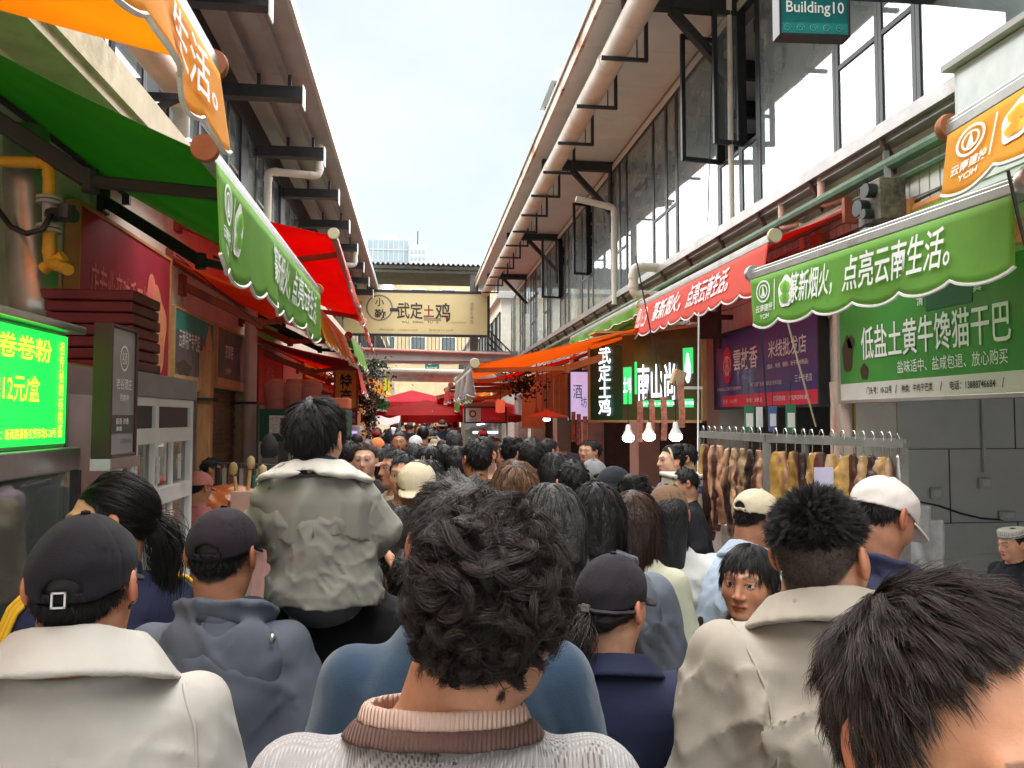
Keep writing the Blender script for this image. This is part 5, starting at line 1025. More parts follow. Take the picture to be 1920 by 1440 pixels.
t = tag(MB().tube([at(50, 240, 3.9), at(52, 330, 3.9), at(60, 470, 3.85), at(66, 570, 3.8), at(80, 620, 3.8)], [.10, .115, .115, .115, .10], 18).build('exhaust_duct', M('duct_steel', (.42, .44, .42), rough=.32, metal=.85, var=.2, vs=5), smooth=True), 'fat steel exhaust duct rising behind the yellow gas pipe', 'duct')
for k in range(7):
    c = at(188 - (k % 2) * 3, 690 - k * 21, 3.95); tag(MB().box(c - [.24, .2, .025], c + [.24, .2, .03]).build('tray', M('tray_maroon', (.14, .02, .028), rough=.5, var=.2), bevel=.01), ('maroon plastic tray stacked above the slim menu board', 'topmost maroon plastic tray of the stack above the menu board')[k == 6], 'tray', 'stacked maroon trays' if k < 6 else None)
tag(MB().box((-1.95, 3.65, 2.03), (-1.6, 4.1, 2.06)).build('stack_board', woodt), 'wooden board carrying the maroon trays on the kiosk', 'board')
t = thing('floodlight', 'small pale floodlight fixed under the awnings of the left hall', 'lamp', at(455, 500, 8)); c = at(455, 500, 8); MB().box(c - [.1, .05, .08], c + [.1, .05, .1]).build('housing', M('lamp_white', (.6, .6, .55), rough=.5), t, bevel=.01); MB().box(c + [-.08, -.06, -.06], c + [.08, -.051, .08]).build('lens', M('lens', (.7, .75, .7), rough=.1), t); MB().beam(c + [-.3, 0, .1], c, .03).build('arm', dk, t)
# wall pillars and pipes on the left
for px, d, w, mm, lab in ((384, 8.3, .14, M('timber_orange', (.44, .22, .09), rough=.7, var=.2, vs=4, stretch=(6, 6, 1), dirt=(.25, .12, .06)), 'orange brown timber pillar at the edge of the produce shop'), (468, 10.2, .10, pipe_w, 'stained cream pipe pillar beside the shuttered door'), (452, 10.4, .14, M('pillar_tan', (.40, .33, .2), rough=.8, var=.2), 'tan pillar between the shuttered door and the cream pipe')):
    p = at(px, 800, d); t = thing('pillar', lab, 'pillar', (p[0], p[1], 0))
    if mm is pipe_w: smooth_by_angle(MB().tube([(p[0], p[1], 0), (p[0], p[1], 3.6)], .085, 14).build('shaft', mm, t))
    else: MB().box((p[0] - w / 2, p[1] - w / 2, 0), (p[0] + w / 2, p[1] + w / 2, 2.55)).build('shaft', mm, t, bevel=.01)
    MB().box((p[0] - .11, p[1] - .11, 2.0), (p[0] + .11, p[1] + .11, 2.03)).build('clamp', dk, t)
t = thing('metal_door', 'grey metal door with a paper notice under the roller shutter', 'door', (XL - .2, 10, 0)); MB().box((XL - .20, 9.35, 0), (XL - .14, 10.85, 2.02)).build('leaf', M('door_grey', (.24, .24, .24), rough=.5, var=.1, dirt=(.16, .15, .14)), t); MB().box((XL - .139, 9.9, 1.45), (XL - .134, 10.25, 1.82)).build('notice', M('paper', (.66, .64, .58), rough=.8, var=.3, vs=30), t); MB().box((XL - .14, 10.72, .98), (XL - .09, 10.76, 1.12)).build('handle', steel, t)
# bucket kiosk with sign
t = thing('kiosk', 'dark green topped kiosk lettered in white with pale red buckets on its roof', 'kiosk', (-1.5, 9.8, 0)); kx0, kx1, ky = -1.93, -.93, 9.5
MB().box((kx0, ky, 1.52), (kx1, ky + 1.4, 1.92)).build('sign_box', M('kiosk_green', (.012, .09, .055), rough=.5, var=.15), t, bevel=.005); MB().box((kx0 + .12, ky - .006, 1.62), (kx0 + .3, ky - .002, 1.84)).build('paper', M('paper', ()) if 'paper' not in MATS else MATS['paper'], t)
text('lettering', '新鲜', t, (kx0 + .52, ky, 1.70), (1, 0, 0), (0, 0, 1), .56, .28, letter_w, .02, .006)
m = MB()
for x in (kx0, kx0 + .35, kx1 - .03): m.box((x, ky, 0), (x + .03, ky + .03, 1.52))
m.box((kx0, ky, .9), (kx1, ky + 1.3, .94)); m.build('frame', steel, t); MB().quad((kx0, ky + .01, .94), (kx1, ky + .01, .94), (kx1, ky + .01, 1.52), (kx0, ky + .01, 1.52)).build('glass_pane', gclear, t); MB().box((kx0, ky + 1.3, 0), (kx1, ky + 1.34, 1.5)).build('rear_panel', M('panel_stripe', (.22, .21, .2), rough=.6, wave=('X', 12, 0)), t); MB().box((kx0, ky + .02, 0), (kx1, ky + .06, .9)).build('base_panel', steel, t)
bkm = M('bucket_red', (.72, .28, .22), rough=.45, var=.08, trans=.2)
for i, (px, lab) in enumerate(((516, 'nearest pale red bucket with its lid on, left of two others on the green kiosk'), (551, 'middle pale red lidded bucket on the green kiosk'), (581, 'right hand pale red lidded bucket on the green kiosk, beside a tray'))):
    c = at(px, 768, 9.6 + .05 * i); c[2] = 1.922; t = thing('bucket', lab, 'bucket', c, 'buckets on the kiosk'); smooth_by_angle(MB().lathe(c, [(.125, 0), (.15, .27), (.155, .28), (.155, .30), (.148, .305)], 24).build('tub', bkm, t)); smooth_by_angle(MB().lathe(c, [(.158, .306), (.158, .335), (.10, .345), (.10, .385), (.09, .39)], 24).build('lid', bkm, t)); m = MB(); m.tube([c + np.array([.157 * math.cos(a), -.02 - .12 * math.sin(a), .27 - .16 * math.sin(a)]) for a in np.linspace(0, math.pi, 12)], .004, 5); m.build('handle', steel, t)
tag(MB().box((-1.22, 9.55, 1.925), (-.86, 10.0, 2.06)).build('crate', M('crate_red', (.7, .16, .08), rough=.5, var=.1), bevel=.012), 'shallow red crate at the right end of the green kiosk roof', 'crate')
# market stall with goods behind the kiosk
t = thing('market_stall', 'low stall table heaped with orange bags, brushes and small goods', 'stall', (-1.6, 6, 0)); MB().box((-2.3, 5.0, .92), (-1.05, 7.3, .97)).build('table_top', M('cloth_white', (.6, .58, .54), rough=.8, var=.1), t)
for x in (-2.25, -1.12):
    for y in (5.05, 7.2): MB().box((x, y, 0), (x + .05, y + .05, .92)).build('leg', steel, t)
MB().box((-1.06, 5.0, .3), (-1.045, 7.3, .92)).build('front_cloth', M('cloth_pink', (.55, .30, .26), rough=.8, var=.2), t)
def blob(name, c, r, mat, seed, amp=.18, label=None, cat=None, group=None, h=None):
    c = np.array(c, float); r = np.array(r, float)
    V, F = mesh_sdf(lambda P: ell(P, (0, 0, 0), r) - amp * r.min() * (1 - 2 * np.abs(sn(P, 2.2 / r.max() * 2, seed, 2.2))), -r * 1.5, r * 1.5, h or r.max() / 9); o = mesh_obj(name, V + c, F, mat, None, smooth=True); return tag(o, label, cat, group)
obag = M('bag_orange', (.82, .25, .08), rough=.3, var=.2, vs=9, trans=.3, spec=.6)
for i, (px, py, d, r) in enumerate(((395, 925, 5.3, (.24, .2, .1)), (430, 915, 5.6, (.22, .18, .11)), (470, 920, 5.8, (.2, .18, .08)))):
    c = at(px, py, d); c[2] = .97 + r[2] * .85 + .12; blob('bag', c, r, obag, 3 + i, .25, ['crumpled orange bag of goods nearest on the stall table', 'crumpled orange bag in the middle of the stall table', 'flat orange bag beside the brush carton'][i], 'bag', 'orange bags on the stall')
    tag(MB().box((c[0] - .2, c[1] - .15, .971), (c[0] + .2, c[1] + .15, 1.09)).build('box', M('carton', (.5, .36, .2), rough=.8, var=.1), bevel=.005), ['carton under the nearest orange bag', 'carton under the middle orange bag', 'carton under the flat orange bag'][i], 'box')
c = at(462, 945, 5.2); tag(MB().box((c[0] - .09, c[1] - .08, .971), (c[0] + .09, c[1] + .08, 1.30)).build('box', M('carton_pink', (.72, .48, .36), rough=.7, var=.08), bevel=.004), 'open pink carton holding brushes on the stall', 'box')
for i, (dx, h_, tl) in enumerate(((-.05, .16, -.2), (.0, .2, .1), (.05, .14, .3))):
    b = thing('brush', ['short wooden brush leaning left in the pink carton', 'tallest wooden brush in the pink carton', 'round headed wooden brush leaning right in the pink carton'][i], 'brush', (c[0] + dx, c[1], 1.25)); q = np.array([c[0] + dx, c[1], 1.12]); e = q + [tl * h_, 0, h_ + .12]; MB().tube([q, e], .012, 8).build('handle', M('pale_wood', (.62, .46, .22), rough=.6), b); e2 = e + np.array([tl * .05, 0, .05]); MB().lathe(e2, [(.004, -.045), (.025, -.03), (.03, 0), (.025, .035), (.004, .05)], 12).build('head', M('pale_wood', (.6, .4, .2)), b, smooth=True)
c = at(497, 915, 5.0); t = thing('code_stand', 'square green framed payment card on a yellow stand at the stall edge', 'stand', (c[0], c[1], .97)); MB().box((c[0] - .075, c[1] - .006, c[2] - .085), (c[0] + .075, c[1] + .006, c[2] + .085)).build('card', M('card_green', (.05, .22, .10), rough=.5), t); MB().box((c[0] - .05, c[1] - .009, c[2] - .05), (c[0] + .05, c[1] - .0065, c[2] + .05)).build('blank_square', letter_w, t); MB().box((c[0] - .012, c[1] - .01, .972), (c[0] + .012, c[1] + .01, c[2] - .086)).build('post', M('stand_yellow', (.7, .45, .03), rough=.5), t)
rs = random.Random(5)
for i in range(14):
    px, py = rs.uniform(420, 505), rs.uniform(945, 985); c = at(px, py, rs.uniform(4.9, 5.4)); hh = rs.uniform(.08, .2); tag(MB().lathe((c[0], c[1], .971), [(.03, 0), (.036, .01), (.036, hh), (.02, hh + .02), (.015, hh + .05)], 12).build('bottle', M('bottle%d' % (i % 4), [(.6, .58, .5), (.5, .12, .08), (.2, .3, .25), (.65, .5, .2)][i % 4], rough=.25, coat=.4), smooth=True), ['white', 'red', 'greenish', 'honey coloured'][i % 4] + ' small bottle among the goods at the stall edge', 'bottle', 'small bottles on the stall')
t = thing('goods_rack', 'thin wire rack hung with small tools behind the stall', 'rack', at(440, 870, 6.4)); m = MB()
a, b = at(405, 868, 6.4), at(520, 872, 6.6); m.tube([a, b], .01, 6)
for q in (a, b): m.tube([q, (q[0], q[1], .97)], .01, 6)
m.build('frame', dk, t)
for i in range(11):
    q = a + (b - a) * (i + .5) / 11; m = MB(); m.tube([q, q - [0, 0, .04]], .003, 4); m.box((q[0] - .016, q[1] - .006, q[2] - .3 - .05 * (i % 3)), (q[0] + .016, q[1] + .006, q[2] - .04)); m.build('tool', M('tool%d' % (i % 3), [(.08, .08, .08), (.45, .44, .42), (.22, .1, .05)][i % 3], rough=.4), t)
c = at(505, 835, 7.2); t = tag(MB().lathe(c, [(.01, .12), (.05, .08), (.085, .0), (.08, -.09), (.05, -.12)], 14).build('net_bag', M('net_dark', (.03, .03, .032), rough=.8), smooth=True), 'dark net bag hanging from the cream pipe pillar', 'bag'); m = MB()
# string lights/lamp at rear left, far stalls
far_can = M('canvas_pink', (.72, .55, .52), rough=.8, trans=.3)
t = thing('canopy', 'sagging off white cloth canopy over a stall beyond the bucket kiosk', 'canopy', (-1, 16, 2)); m = MB(); a, b = at(693, 800, 16), at(748, 795, 16); m.grid(lambda u, v: (a[0] + (b[0] - a[0]) * u, 16 + 1.6 * v, 1.68 + .16 * v + .03 * math.sin(8 * u) - .05 * math.sin(3.14 * v)), 14, 8); solid(m.build('cloth', far_can, t, smooth=True), .006); m = MB()
for x in (a[0], b[0]): m.tube([(x, 16.1, 0), (x, 16.1, 1.7)], .015, 6); m.tube([(x, 17.5, 0), (x, 17.5, 1.83)], .015, 6)
m.build('pole', steel, t)
t = thing('food_stall', 'small white stall under the maroon board with a violet lit counter', 'stall', (-1.3, 14, 0)); MB().box((-1.58, 13.95, 1.58), (-1.05, 14.9, 1.66)).build('top', wht, t); MB().box((-1.56, 13.96, 1.53), (-1.1, 14.0, 1.57)).build('lit_strip', M('violet_light', (.4, .3, .9), emit=(.3, .2, 1), es=.2), t); m = MB()
for x in (-1.57, -1.08): m.box((x, 13.95, 0), (x + .03, 13.98, 1.58))
m.build('frame', wht, t); MB().box((-1.56, 14.0, 0), (-1.1, 14.8, 1.0)).build('counter', M('counter_blue', (.3, .33, .36), rough=.4), t)
# parasols in the distance
def parasol(label, c, rad, h, col, seed, tilt=0.0, square=True):
    t = thing('parasol', label, 'parasol', (c[0], c[1], 0), 'parasols far down the street'); n = 4 if square else 8; m = MB(); rs = random.Random(seed); a0 = rs.uniform(0, 1)
    ring = lambda r, z, k: [(c[0] + r * math.cos(a0 + 6.2832 * i / (n * k)) * (1 if not square else 1 / max(abs(math.cos(((6.2832 * i / (n * k)) % (6.2832 / n)) - 3.1416 / n)), .7)), c[1] + r * math.sin(a0 + 6.2832 * i / (n * k)), z + tilt * r * math.cos(a0 + 6.2832 * i / (n * k))) for i in range(n * k)]
    k = 6; V = [(c[0], c[1], h)]; rs_ = [(.33, .12), (.66, .25), (1.0, .42)]
    for r, dz in rs_: V += ring(rad * r, h - dz * rad * .8, k)
    V += [(x, y, z - .18 - .05 * (i % 2)) for i, (x, y, z) in enumerate(ring(rad * 1.0, h - .42 * rad * .8, k))]; N = n * k; F = [(0, 1 + i, 1 + (i + 1) % N) for i in range(N)]
    for j in range(3): F += [(1 + j * N + i, 1 + (j + 1) * N + i, 1 + (j + 1) * N + (i + 1) % N, 1 + j * N + (i + 1) % N) for i in range(N)]
    m.add(V, F); solid(m.build('canopy', col, t), .006); MB().tube([(c[0], c[1], 0), (c[0], c[1], h)], .03, 8).build('pole', steel, t)
    for i in range(n):
        a = a0 + 6.2832 * i / n; MB().beam((c[0], c[1], h - .75), (c[0] + rad * .8 * math.cos(a), c[1] + rad * .8 * math.sin(a), h - .3 * rad * .8 - .02), .025).build('rib', steel, t)
F_PINK = fab('pink', (.80, .10, .14), .45)
parasol('bright red parasol low over the crowd in the middle of the street', at(800, 800, 22), 1.35, 2.35, F_RED, 1); parasol('rosy parasol with a scalloped edge left of the bright red one', at(772, 780, 25), 1.2, 2.75, F_PINK, 2); parasol('large pink parasol highest behind the red ones', at(860, 770, 27), 1.7, 2.8, F_PINK, 3)
parasol('coral parasol behind the crowd on the right of the red one', at(885, 780, 24), 1.2, 2.3, F_CORAL, 4); parasol('dull red parasol at the far end of the crowd', at(830, 780, 34), 1.5, 2.7, F_RED, 5)
# lanterns, hanging bags and lamps
def lantern(label, c, r, h, mat):
    t = thing('lantern', label, 'lantern', c, 'paper lanterns and hanging shades'); smooth_by_angle(MB().lathe(c, [(r * .6, -h / 2), (r * .98, -h * .42), (r, 0), (r * .98, h * .42), (r * .6, h / 2)], 16).build('shade', mat, t)); MB().tube([c + [0, 0, h / 2], c + [0, 0, h / 2 + .35]], .006, 5).build('cord', dk, t); MB().lathe(c + np.array([0, 0, -h / 2 - .03]), [(r * .25, -.03), (r * .4, .03)], 10).build('tassel', redm, t)
pk = M('lantern_pink', (.85, .25, .22), rough=.6, trans=.3, emit=(.8, .2, .18), es=.06); lantern('pink cylinder lantern hanging beside the stall with the red and white sign', at(884, 785, 16), .07, .24, pk); lantern('red orange lantern under the pale green fringe on the right', at(938, 762, 14), .09, .24, M('lantern_orange', (.85, .25, .1), rough=.6, trans=.3, emit=(.8, .2, .1), es=.05))
for i, (px, py, d, c) in enumerate(((672, 722, 16, (.9, .8, .3)), (722, 718, 17, (.8, .85, .05)), (730, 722, 17, (.85, .8, .05)), (736, 725, 17, (.75, .6, .75)))):
    q = at(px, py, d); m = MB(); m.box(q - [.035, .02, .18], q + [.035, .02, .1]); m.tube([q + [0, 0, .1], q + [0, 0, .3]], .004, 4); tag(m.build('hanging_pennant', M('pennant%d' % i, c, rough=.6, trans=.3)), ['pale yellow strip hanging beside the plants', 'bright yellow strip hanging past the plants, left one', 'bright yellow strip hanging past the plants, right one', 'lilac strip hanging next to the yellow ones'][i], 'pennant')
# plants and vines on the left
def plant(label, c, r, n, seed, mat, name='hanging_plant'):
    rs = np.random.RandomState(seed); t = thing(name, label, 'plant', c); m = MB()
    for i in range(n * 2):
        p = np.array(c) + rs.normal(size=3) * r * .5; a = rs.normal(size=3); a /= np.linalg.norm(a); b = np.cross(a, rs.normal(size=3)); b /= np.linalg.norm(b); s = rs.uniform(.04, .085)
        m.add([p, p + a * s * .5 + b * s * .3, p + a * s, p + a * s * .5 - b * s * .3], [(0, 1, 2, 3)])
    m.build('foliage', mat, t); m = MB()
    for i in range(7): q = np.array(c) + rs.normal(size=3) * r * .4; m.tube([np.array(c) + [0, 0, r[2]], (q + c) / 2 + [0, 0, .1], q], .006, 5)
    m.build('stem', M('stem_brown', (.05, .035, .02), rough=.9), t)
lf = M('leaf_dark', (.010, .022, .009), rough=.5, var=.5, vs=3); lf2 = M('leaf_mid', (.035, .06, .02), rough=.5, var=.4, vs=3)
for i, (px, py, d, r, n, mm, lab) in enumerate(((665, 705, 15, (.55, .5, .25), 420, lf, 'dark bushy plant under the long red and green awning'), (688, 745, 15.2, (.3, .3, .35), 300, lf, 'dark trailing vine hanging below the bushy plant'), (700, 690, 15.5, (.3, .3, .2), 200, lf2, 'lighter leafy plant with pale blossoms beside the dark vine'), (693, 790, 15.4, (.16, .2, .4), 200, lf, 'thin dark vine trailing down to the cloth canopy'), (985, 722, 12, (.3, .3, .2), 240, lf, 'dark tangle of dried plants under the awnings on the right'))): plant(lab, at(px, py, d), np.array(r), n, 3 + i, mm)
for i in range(8):
    y = 29.5 + i * 3.2; plant('leafy greenery trailing along the cream ledge of the farther shops', np.array([-1.72, y, 3.75]), np.array((.12, 1.6, .3)), 160, 40 + i, lf2, 'ledge_plant'); bpy.data.objects[[o.name for o in bpy.data.objects if o.name.startswith('ledge_plant')][-1]]['group'] = 'greenery along the far ledge'
# ------------------------------------------------------------------ right: meat rack
rk = thing('meat_rack', 'grey angle iron rack on legs hung with cured beef in front of the beef shop', 'rack', (2.1, 4.2, 0)); rm = M('rack_grey', (.20, .20, .18), rough=.6, var=.25, vs=12, dirt=(.2, .12, .08), dpos=.6)
A_, B_, C_, D_ = np.array([2.0, 5.1, 1.69]), np.array([1.945, 3.99, 1.69]), np.array([2.5, 3.6, 1.67]), np.array([2.56, 4.7, 1.67])
m = MB()
for a, b in ((A_, B_), (B_, C_), (C_, D_), (D_, A_)): m.beam(a, b, .035, .045)
m.build('top_rail', rm, rk)
for q in (A_, B_, C_, D_): MB().beam((q[0], q[1], 0), q - [0, 0, .023], .035, .035, up=(0, 1, 0)).build('leg', rm, rk)
m = MB(); m.beam((2.0, 5.1, .4), (1.945, 3.99, .4), .03); m.beam((1.945, 3.99, .4), (2.5, 3.6, .4), .03); m.build('lower_rail', rm, rk)
fat = np.array((.52, .30, .07)); pinkf = np.array((.55, .30, .17)); lean_c = np.array((.085, .028, .018)); darkm = np.array((.03, .014, .012)); tanf = np.array((.45, .30, .16))
meat_m = M('cured_meat', vcol=True, rough=.42, var=.35, vs=22, bump=.6, bs=45, spec=.5); hookm = M('hook_steel', (.6, .6, .58), rough=.25, metal=.9)
def meat(label, q, L, w, th, cols, seed, yaw):
    t = thing('cured_meat', label, 'cured beef', q, 'cured beef on the rack'); rs = np.random.RandomState(seed)
    sh = rs.uniform(-.02, .02)
    def fn(P):
        u = np.clip(-P[2] / L, 0, 1); ww = w * (.26 + .86 * np.sin(np.clip(u * 1.05, 0, 1) * math.pi) ** .6 * (1 - .25 * u)); x = P[0] - sh * np.sin(u * 4 + seed)
        d = (np.sqrt((x / ww) ** 2 + (P[1] / (th * (.55 + .5 * np.sin(u * math.pi)))) ** 2) - 1) * th * .7
        return np.maximum(d, np.maximum(P[2] + .01, -L - P[2])) - .006 * sn(P, 28, seed, 2.2) - .004 * (1 - 2 * np.abs(sn((P[0], P[1], P[2] * .35), 60, seed + 1, 2)))
    V, F = mesh_sdf(fn, (-w * 1.6, -th * 1.8, -L - .04), (w * 1.6, th * 1.8, .05), .0095)
    Vs = (V * [1, 1, .22]).T; k = sn(Vs, 30, seed + 2, 1.2) * .35 + V[:, 0] / w * .7 + .12 * sn(Vs, 120, seed + 3); k = np.clip((k + .0) * 2 + .5, 0, 1)[:, None]; C = cols[0] * (1 - k) + cols[1] * k
    k2 = np.clip((sn(Vs, 60, seed + 7, 2.4) - .45) * 2.5, 0, 1)[:, None] * .6; C = C * (1 - k2) + lean_c * 1.5 * k2
    a = R(yaw); Rz = np.array([[math.cos(a), -math.sin(a), 0], [math.sin(a), math.cos(a), 0], [0, 0, 1]]); top = np.array(q) - [0, 0, .085]
    mesh_obj('slab', V @ Rz.T + top, F, meat_m, t, smooth=True, col=C); m = MB(); q = np.array(q, float)
    m.tube([q + [.0, .02, -.0], q + [0, .012, .03], q + [0, -.01, .034], q + [0, -.022, .01], q + [0, -.01, -.04], q + [.005, 0, -.085], q + [.008, .015, -.115], q + [.004, .03, -.10]], .0042, 6); m.build('hook', hookm, t, smooth=True)
O_ = ['first', 'second', 'third', 'fourth', 'fifth', 'sixth', 'seventh', 'eighth', 'ninth']
side_spec = [(.03, .66, .05, (fat, fat * .8), 'long amber'), (.14, .70, .055, (darkm, lean_c), 'blackish'), (.24, .62, .05, (lean_c, pinkf), 'streaky'), (.35, .55, .05, (pinkf, darkm), 'pink and black'), (.48, .62, .06, (darkm, pinkf), 'very dark'), (.58, .50, .055, (pinkf, tanf), 'pinkish'), (.69, .60, .06, (tanf, lean_c), 'tan'), (.80, .40, .05, (darkm, darkm), 'black'), (.91, .46, .06, (pinkf * .9, lean_c), 'reddish')]
for i, (u, L, w, cc, nm) in enumerate(side_spec): meat(f'{nm} strip of cured beef, {O_[i]} from the far end of the rack side', A_ + (B_ - A_) * u + [0, 0, .024], L, w, .034, cc, 50 + i, 70 + (i * 37) % 40)
O_ += ['tenth', 'eleventh', 'twelfth', 'thirteenth']
front_spec = [(.07, .44, .062, (fat, fat * .9), 'fat yellow'), (.145, .40, .04, (pinkf, lean_c), 'pink edged'), (.215, .38, .055, (fat * .8, lean_c), 'yellow brown'), (.285, .34, .03, (darkm, darkm), 'thin black'), (.345, .42, .05, (fat, pinkf), 'amber'), (.42, .36, .045, (lean_c, darkm), 'deep red'), (.50, .36, .045, (tanf, fat), 'sandy'), (.575, .42, .075, (fat, tanf), 'broad golden'), (.655, .38, .035, (lean_c, darkm), 'dark purple'), (.72, .36, .05, (tanf, fat * .8), 'tan fibrous'), (.785, .34, .035, (darkm, lean_c), 'narrow dark'), (.85, .32, .05, (tanf, fat * .9), 'short tan'), (.905, .3, .035, (tanf, lean_c), 'smallest tan')]
for i, (u, L, w, cc, nm) in enumerate(front_spec): L *= 1.35; meat(f'{nm} slab of cured beef, {O_[i]} from the corner post on the rack front', B_ + (C_ - B_) * u + [0, 0, .024], L, w, .036, cc, 70 + i, -35 + (i * 29) % 30)
q = B_ + (C_ - B_) * .965 + [0, 0, .024]; C_ = C_ * 1.0; t = thing('kitchen_scale', 'shiny spring scale hanging near the end of the rack', 'scale', q); m = MB(); m.tube([q + [0, .02, 0], q + [0, 0, .03], q + [0, -.02, 0], q + [0, 0, -.08]], .004, 6); m.build('hook', hookm, t); m = MB(); m.lathe(q + np.array([0, 0, -.14]), [(.012, -.10), (.03, -.09), (.018, -.03), (.012, .04), (.004, .06)], 14); m.build('body', steel, t, smooth=True)
tag(MB().box(*(lambda c: (c - [.05, .003, .09], c + [.05, .003, .09]))(at(1545, 910, 3.75))).build('price_card', M('card_lilac', (.62, .58, .75), rough=.6)), 'pale lilac price card hanging among the cured beef', 'card')
# bulbs
for i, (px, py, d) in enumerate(((1178, 815, 6.6), (1217, 812, 6.3), (1267, 812, 6.0))):
    c = at(px, py, d); t = thing('bulb_lamp', ['small lit bulb farthest from the meat rack', 'lit bulb in the middle of the three below the green fascia', 'largest lit bulb, nearest the meat rack'][i], 'bulb', c, 'bulbs under the green fascia'); smooth_by_angle(MB().lathe(c, [(.012, .09), (.02, .08), (.024, .045), (.045, .005), (.05, -.01)], 20).build('housing', M('bulb_white', (.75, .74, .7), rough=.4), t)); smooth_by_angle(MB().lathe(c, [(.05, -.011), (.05, -.045), (.03, -.062), (.005, -.066)], 20).build('lens', M('bulb_glow', (1, 1, .95), emit=(1, .97, .9), es=2.5), t)); MB().tube([c + [0, 0, .09], c + [0, 0, .42]], .004, 5).build('cord', dk, t)
# hanging cards and streamers
for i, (px, py, d, w, h, mm) in enumerate(((1405, 785, 6.6, .09, .24, 'g'), (1424, 782, 6.6, .06, .18, 'w'), (1449, 785, 6.5, .075, .22, 'b'), (1483, 785, 6.4, .09, .25, 'g'))):
    c = at(px, py, d); col = {'g': M('card_green', ()) if 0 else MATS['card_green'], 'w': letter_w, 'b': M('card_blue', (.12, .16, .42), rough=.5)}[mm]; t = thing('payment_card', ['green hanging card left of the white one below the noodle sign', 'narrow white card hanging below the noodle sign', 'blue edged card hanging below the noodle sign', 'green hanging card farthest right below the noodle sign'][i], 'card', c); MB().box(c - [w / 2, .003, h / 2], c + [w / 2, .003, h / 2]).build('board', col, t); MB().box(c + [-w * .36, -.006, -h * .3], c + [w * .36, -.0035, h * .2]).build('blank_square', letter_w, t); MB().tube([c + [0, 0, h / 2], c + [0, 0, h / 2 + .2]], .003, 4).build('string', dk, t)
strm = M('streamer_pink', (.55, .22, .16), rough=.7, trans=.2, var=.4, vs=30)
for i, (px, py, d) in enumerate(((1200, 790, 7.6), (1222, 788, 7.4), (1245, 785, 7.2), (1278, 760, 7.0), (1097, 810, 10), (1075, 800, 10.5), (1085, 805, 10.3))):
    c = at(px, py, d); m = MB(); m.grid(lambda u, v: (c[0] + .06 * (u - .5), c[1] + .012 * math.sin(6 * v + i), c[2] + .42 * (v - .5)), 2, 8); tag(solid(m.build('streamer', strm), .003), 'faded pink paper streamer hanging below the chicken stall fascia', 'streamer', 'paper streamers on the right')
# wall pole with wrapped cloth, grey cabinet, awning motor, brown box
p = at(1582, 760, 6.1); t = thing('pole', 'cream pole wrapped in striped cloth between the purple and green shop signs', 'pole', (p[0], p[1], 0)); smooth_by_angle(MB().tube([(p[0], p[1], 0), (p[0], p[1], 3.0)], .075, 16).build('shaft', M('pole_cream', (.56, .48, .38), rough=.7, var=.12, dirt=(.35, .25, .16)), t)); m = MB()
m.grid(lambda u, v: (p[0] + (.09 + .02 * math.sin(5 * u * 6.28 + 6 * v)) * math.cos(6.28 * u), p[1] + (.09 + .02 * math.sin(5 * u * 6.28 + 6 * v)) * math.sin(6.28 * u), 1.15 + .95 * v), 40, 20); m.build('wrapped_cloth', M('wrap_cloth', (.55, .42, .36), rough=.8, var=.2, vs=4, stretch=(8, 8, 1), dirt=(.55, .12, .03), dpos=.56), t, smooth=True)
m = MB(); m.box((p[0] - .05, p[1] - .35, 2.72), (p[0] + .05, p[1] + .4, 2.80)); m.beam((p[0], p[1] - .3, 2.72), (p[0], p[1] - .08, 2.3), .04); m.build('bracket', armO, t)
t = thing('control_cabinet', 'pale grey steel control cabinet with a latch fixed below the upper windows', 'cabinet', (3.2, 3.4, 3.3)); MB().box((3.05, 2.7, 3.05), (3.45, 3.86, 3.80)).build('body', M('cabinet_grey', (.50, .53, .52), rough=.5, var=.06), t, bevel=.008); MB().box((3.0, 2.66, 3.805), (3.46, 3.9, 3.84)).build('rain_hood', conc, t); MB().box((3.042, 2.9, 3.1), (3.049, 3.82, 3.75)).build('door', M('cabinet_door', (.56, .59, .58), rough=.45), t); MB().box((3.025, 2.98, 3.5), (3.041, 3.04, 3.62)).build('latch', steel, t)
c = atX(1655, 378, 3.3); t = thing('awning_motor', 'greasy blackened awning gearbox on the ribbed tile wall', 'gearbox', c); m = MB(); m.box(c - [.1, .12, .16], c + [.1, .12, .14]); m.build('plate', M('greasy', (.16, .13, .1), rough=.6, var=.6, vs=14, dirt=(.02, .02, .02), dpos=.48, bump=.5), t, bevel=.01); m = MB()
for dy, dz, r in ((-.05, .06, .05), (.05, -.04, .06), (-.02, -.1, .035)): m.tube([c + [-.1, dy, dz], c + [-.17, dy, dz]], r, 14)
m.build('gear', dk, t); MB().beam(c + [.05, 0, .1], c + [.1, .1, .4], .04, .05).build('stay', steel, t)
c = at(1335, 612, 8.3); t = thing('awning_bracket', 'dark brown slotted awning bracket at the orange awning wall end', 'bracket', c); MB().box(c - [.16, .04, .14], c + [.06, .04, .16]).build('plate', M('bracket_brown', (.05, .022, .016), rough=.6, var=.3), t, bevel=.012); MB().box(c + [.06, -.03, -.25], c + [.10, .03, .3]).build('upright', dk, t); m = MB(); m.box(c + [.1, -.03, .08], c + [.3, .03, .13]); m.box(c + [.1, -.03, -.13], c + [.3, .03, -.08]); m.build('jaw', M('bracket_brown', ()) if 0 else MATS['bracket_brown'], t)
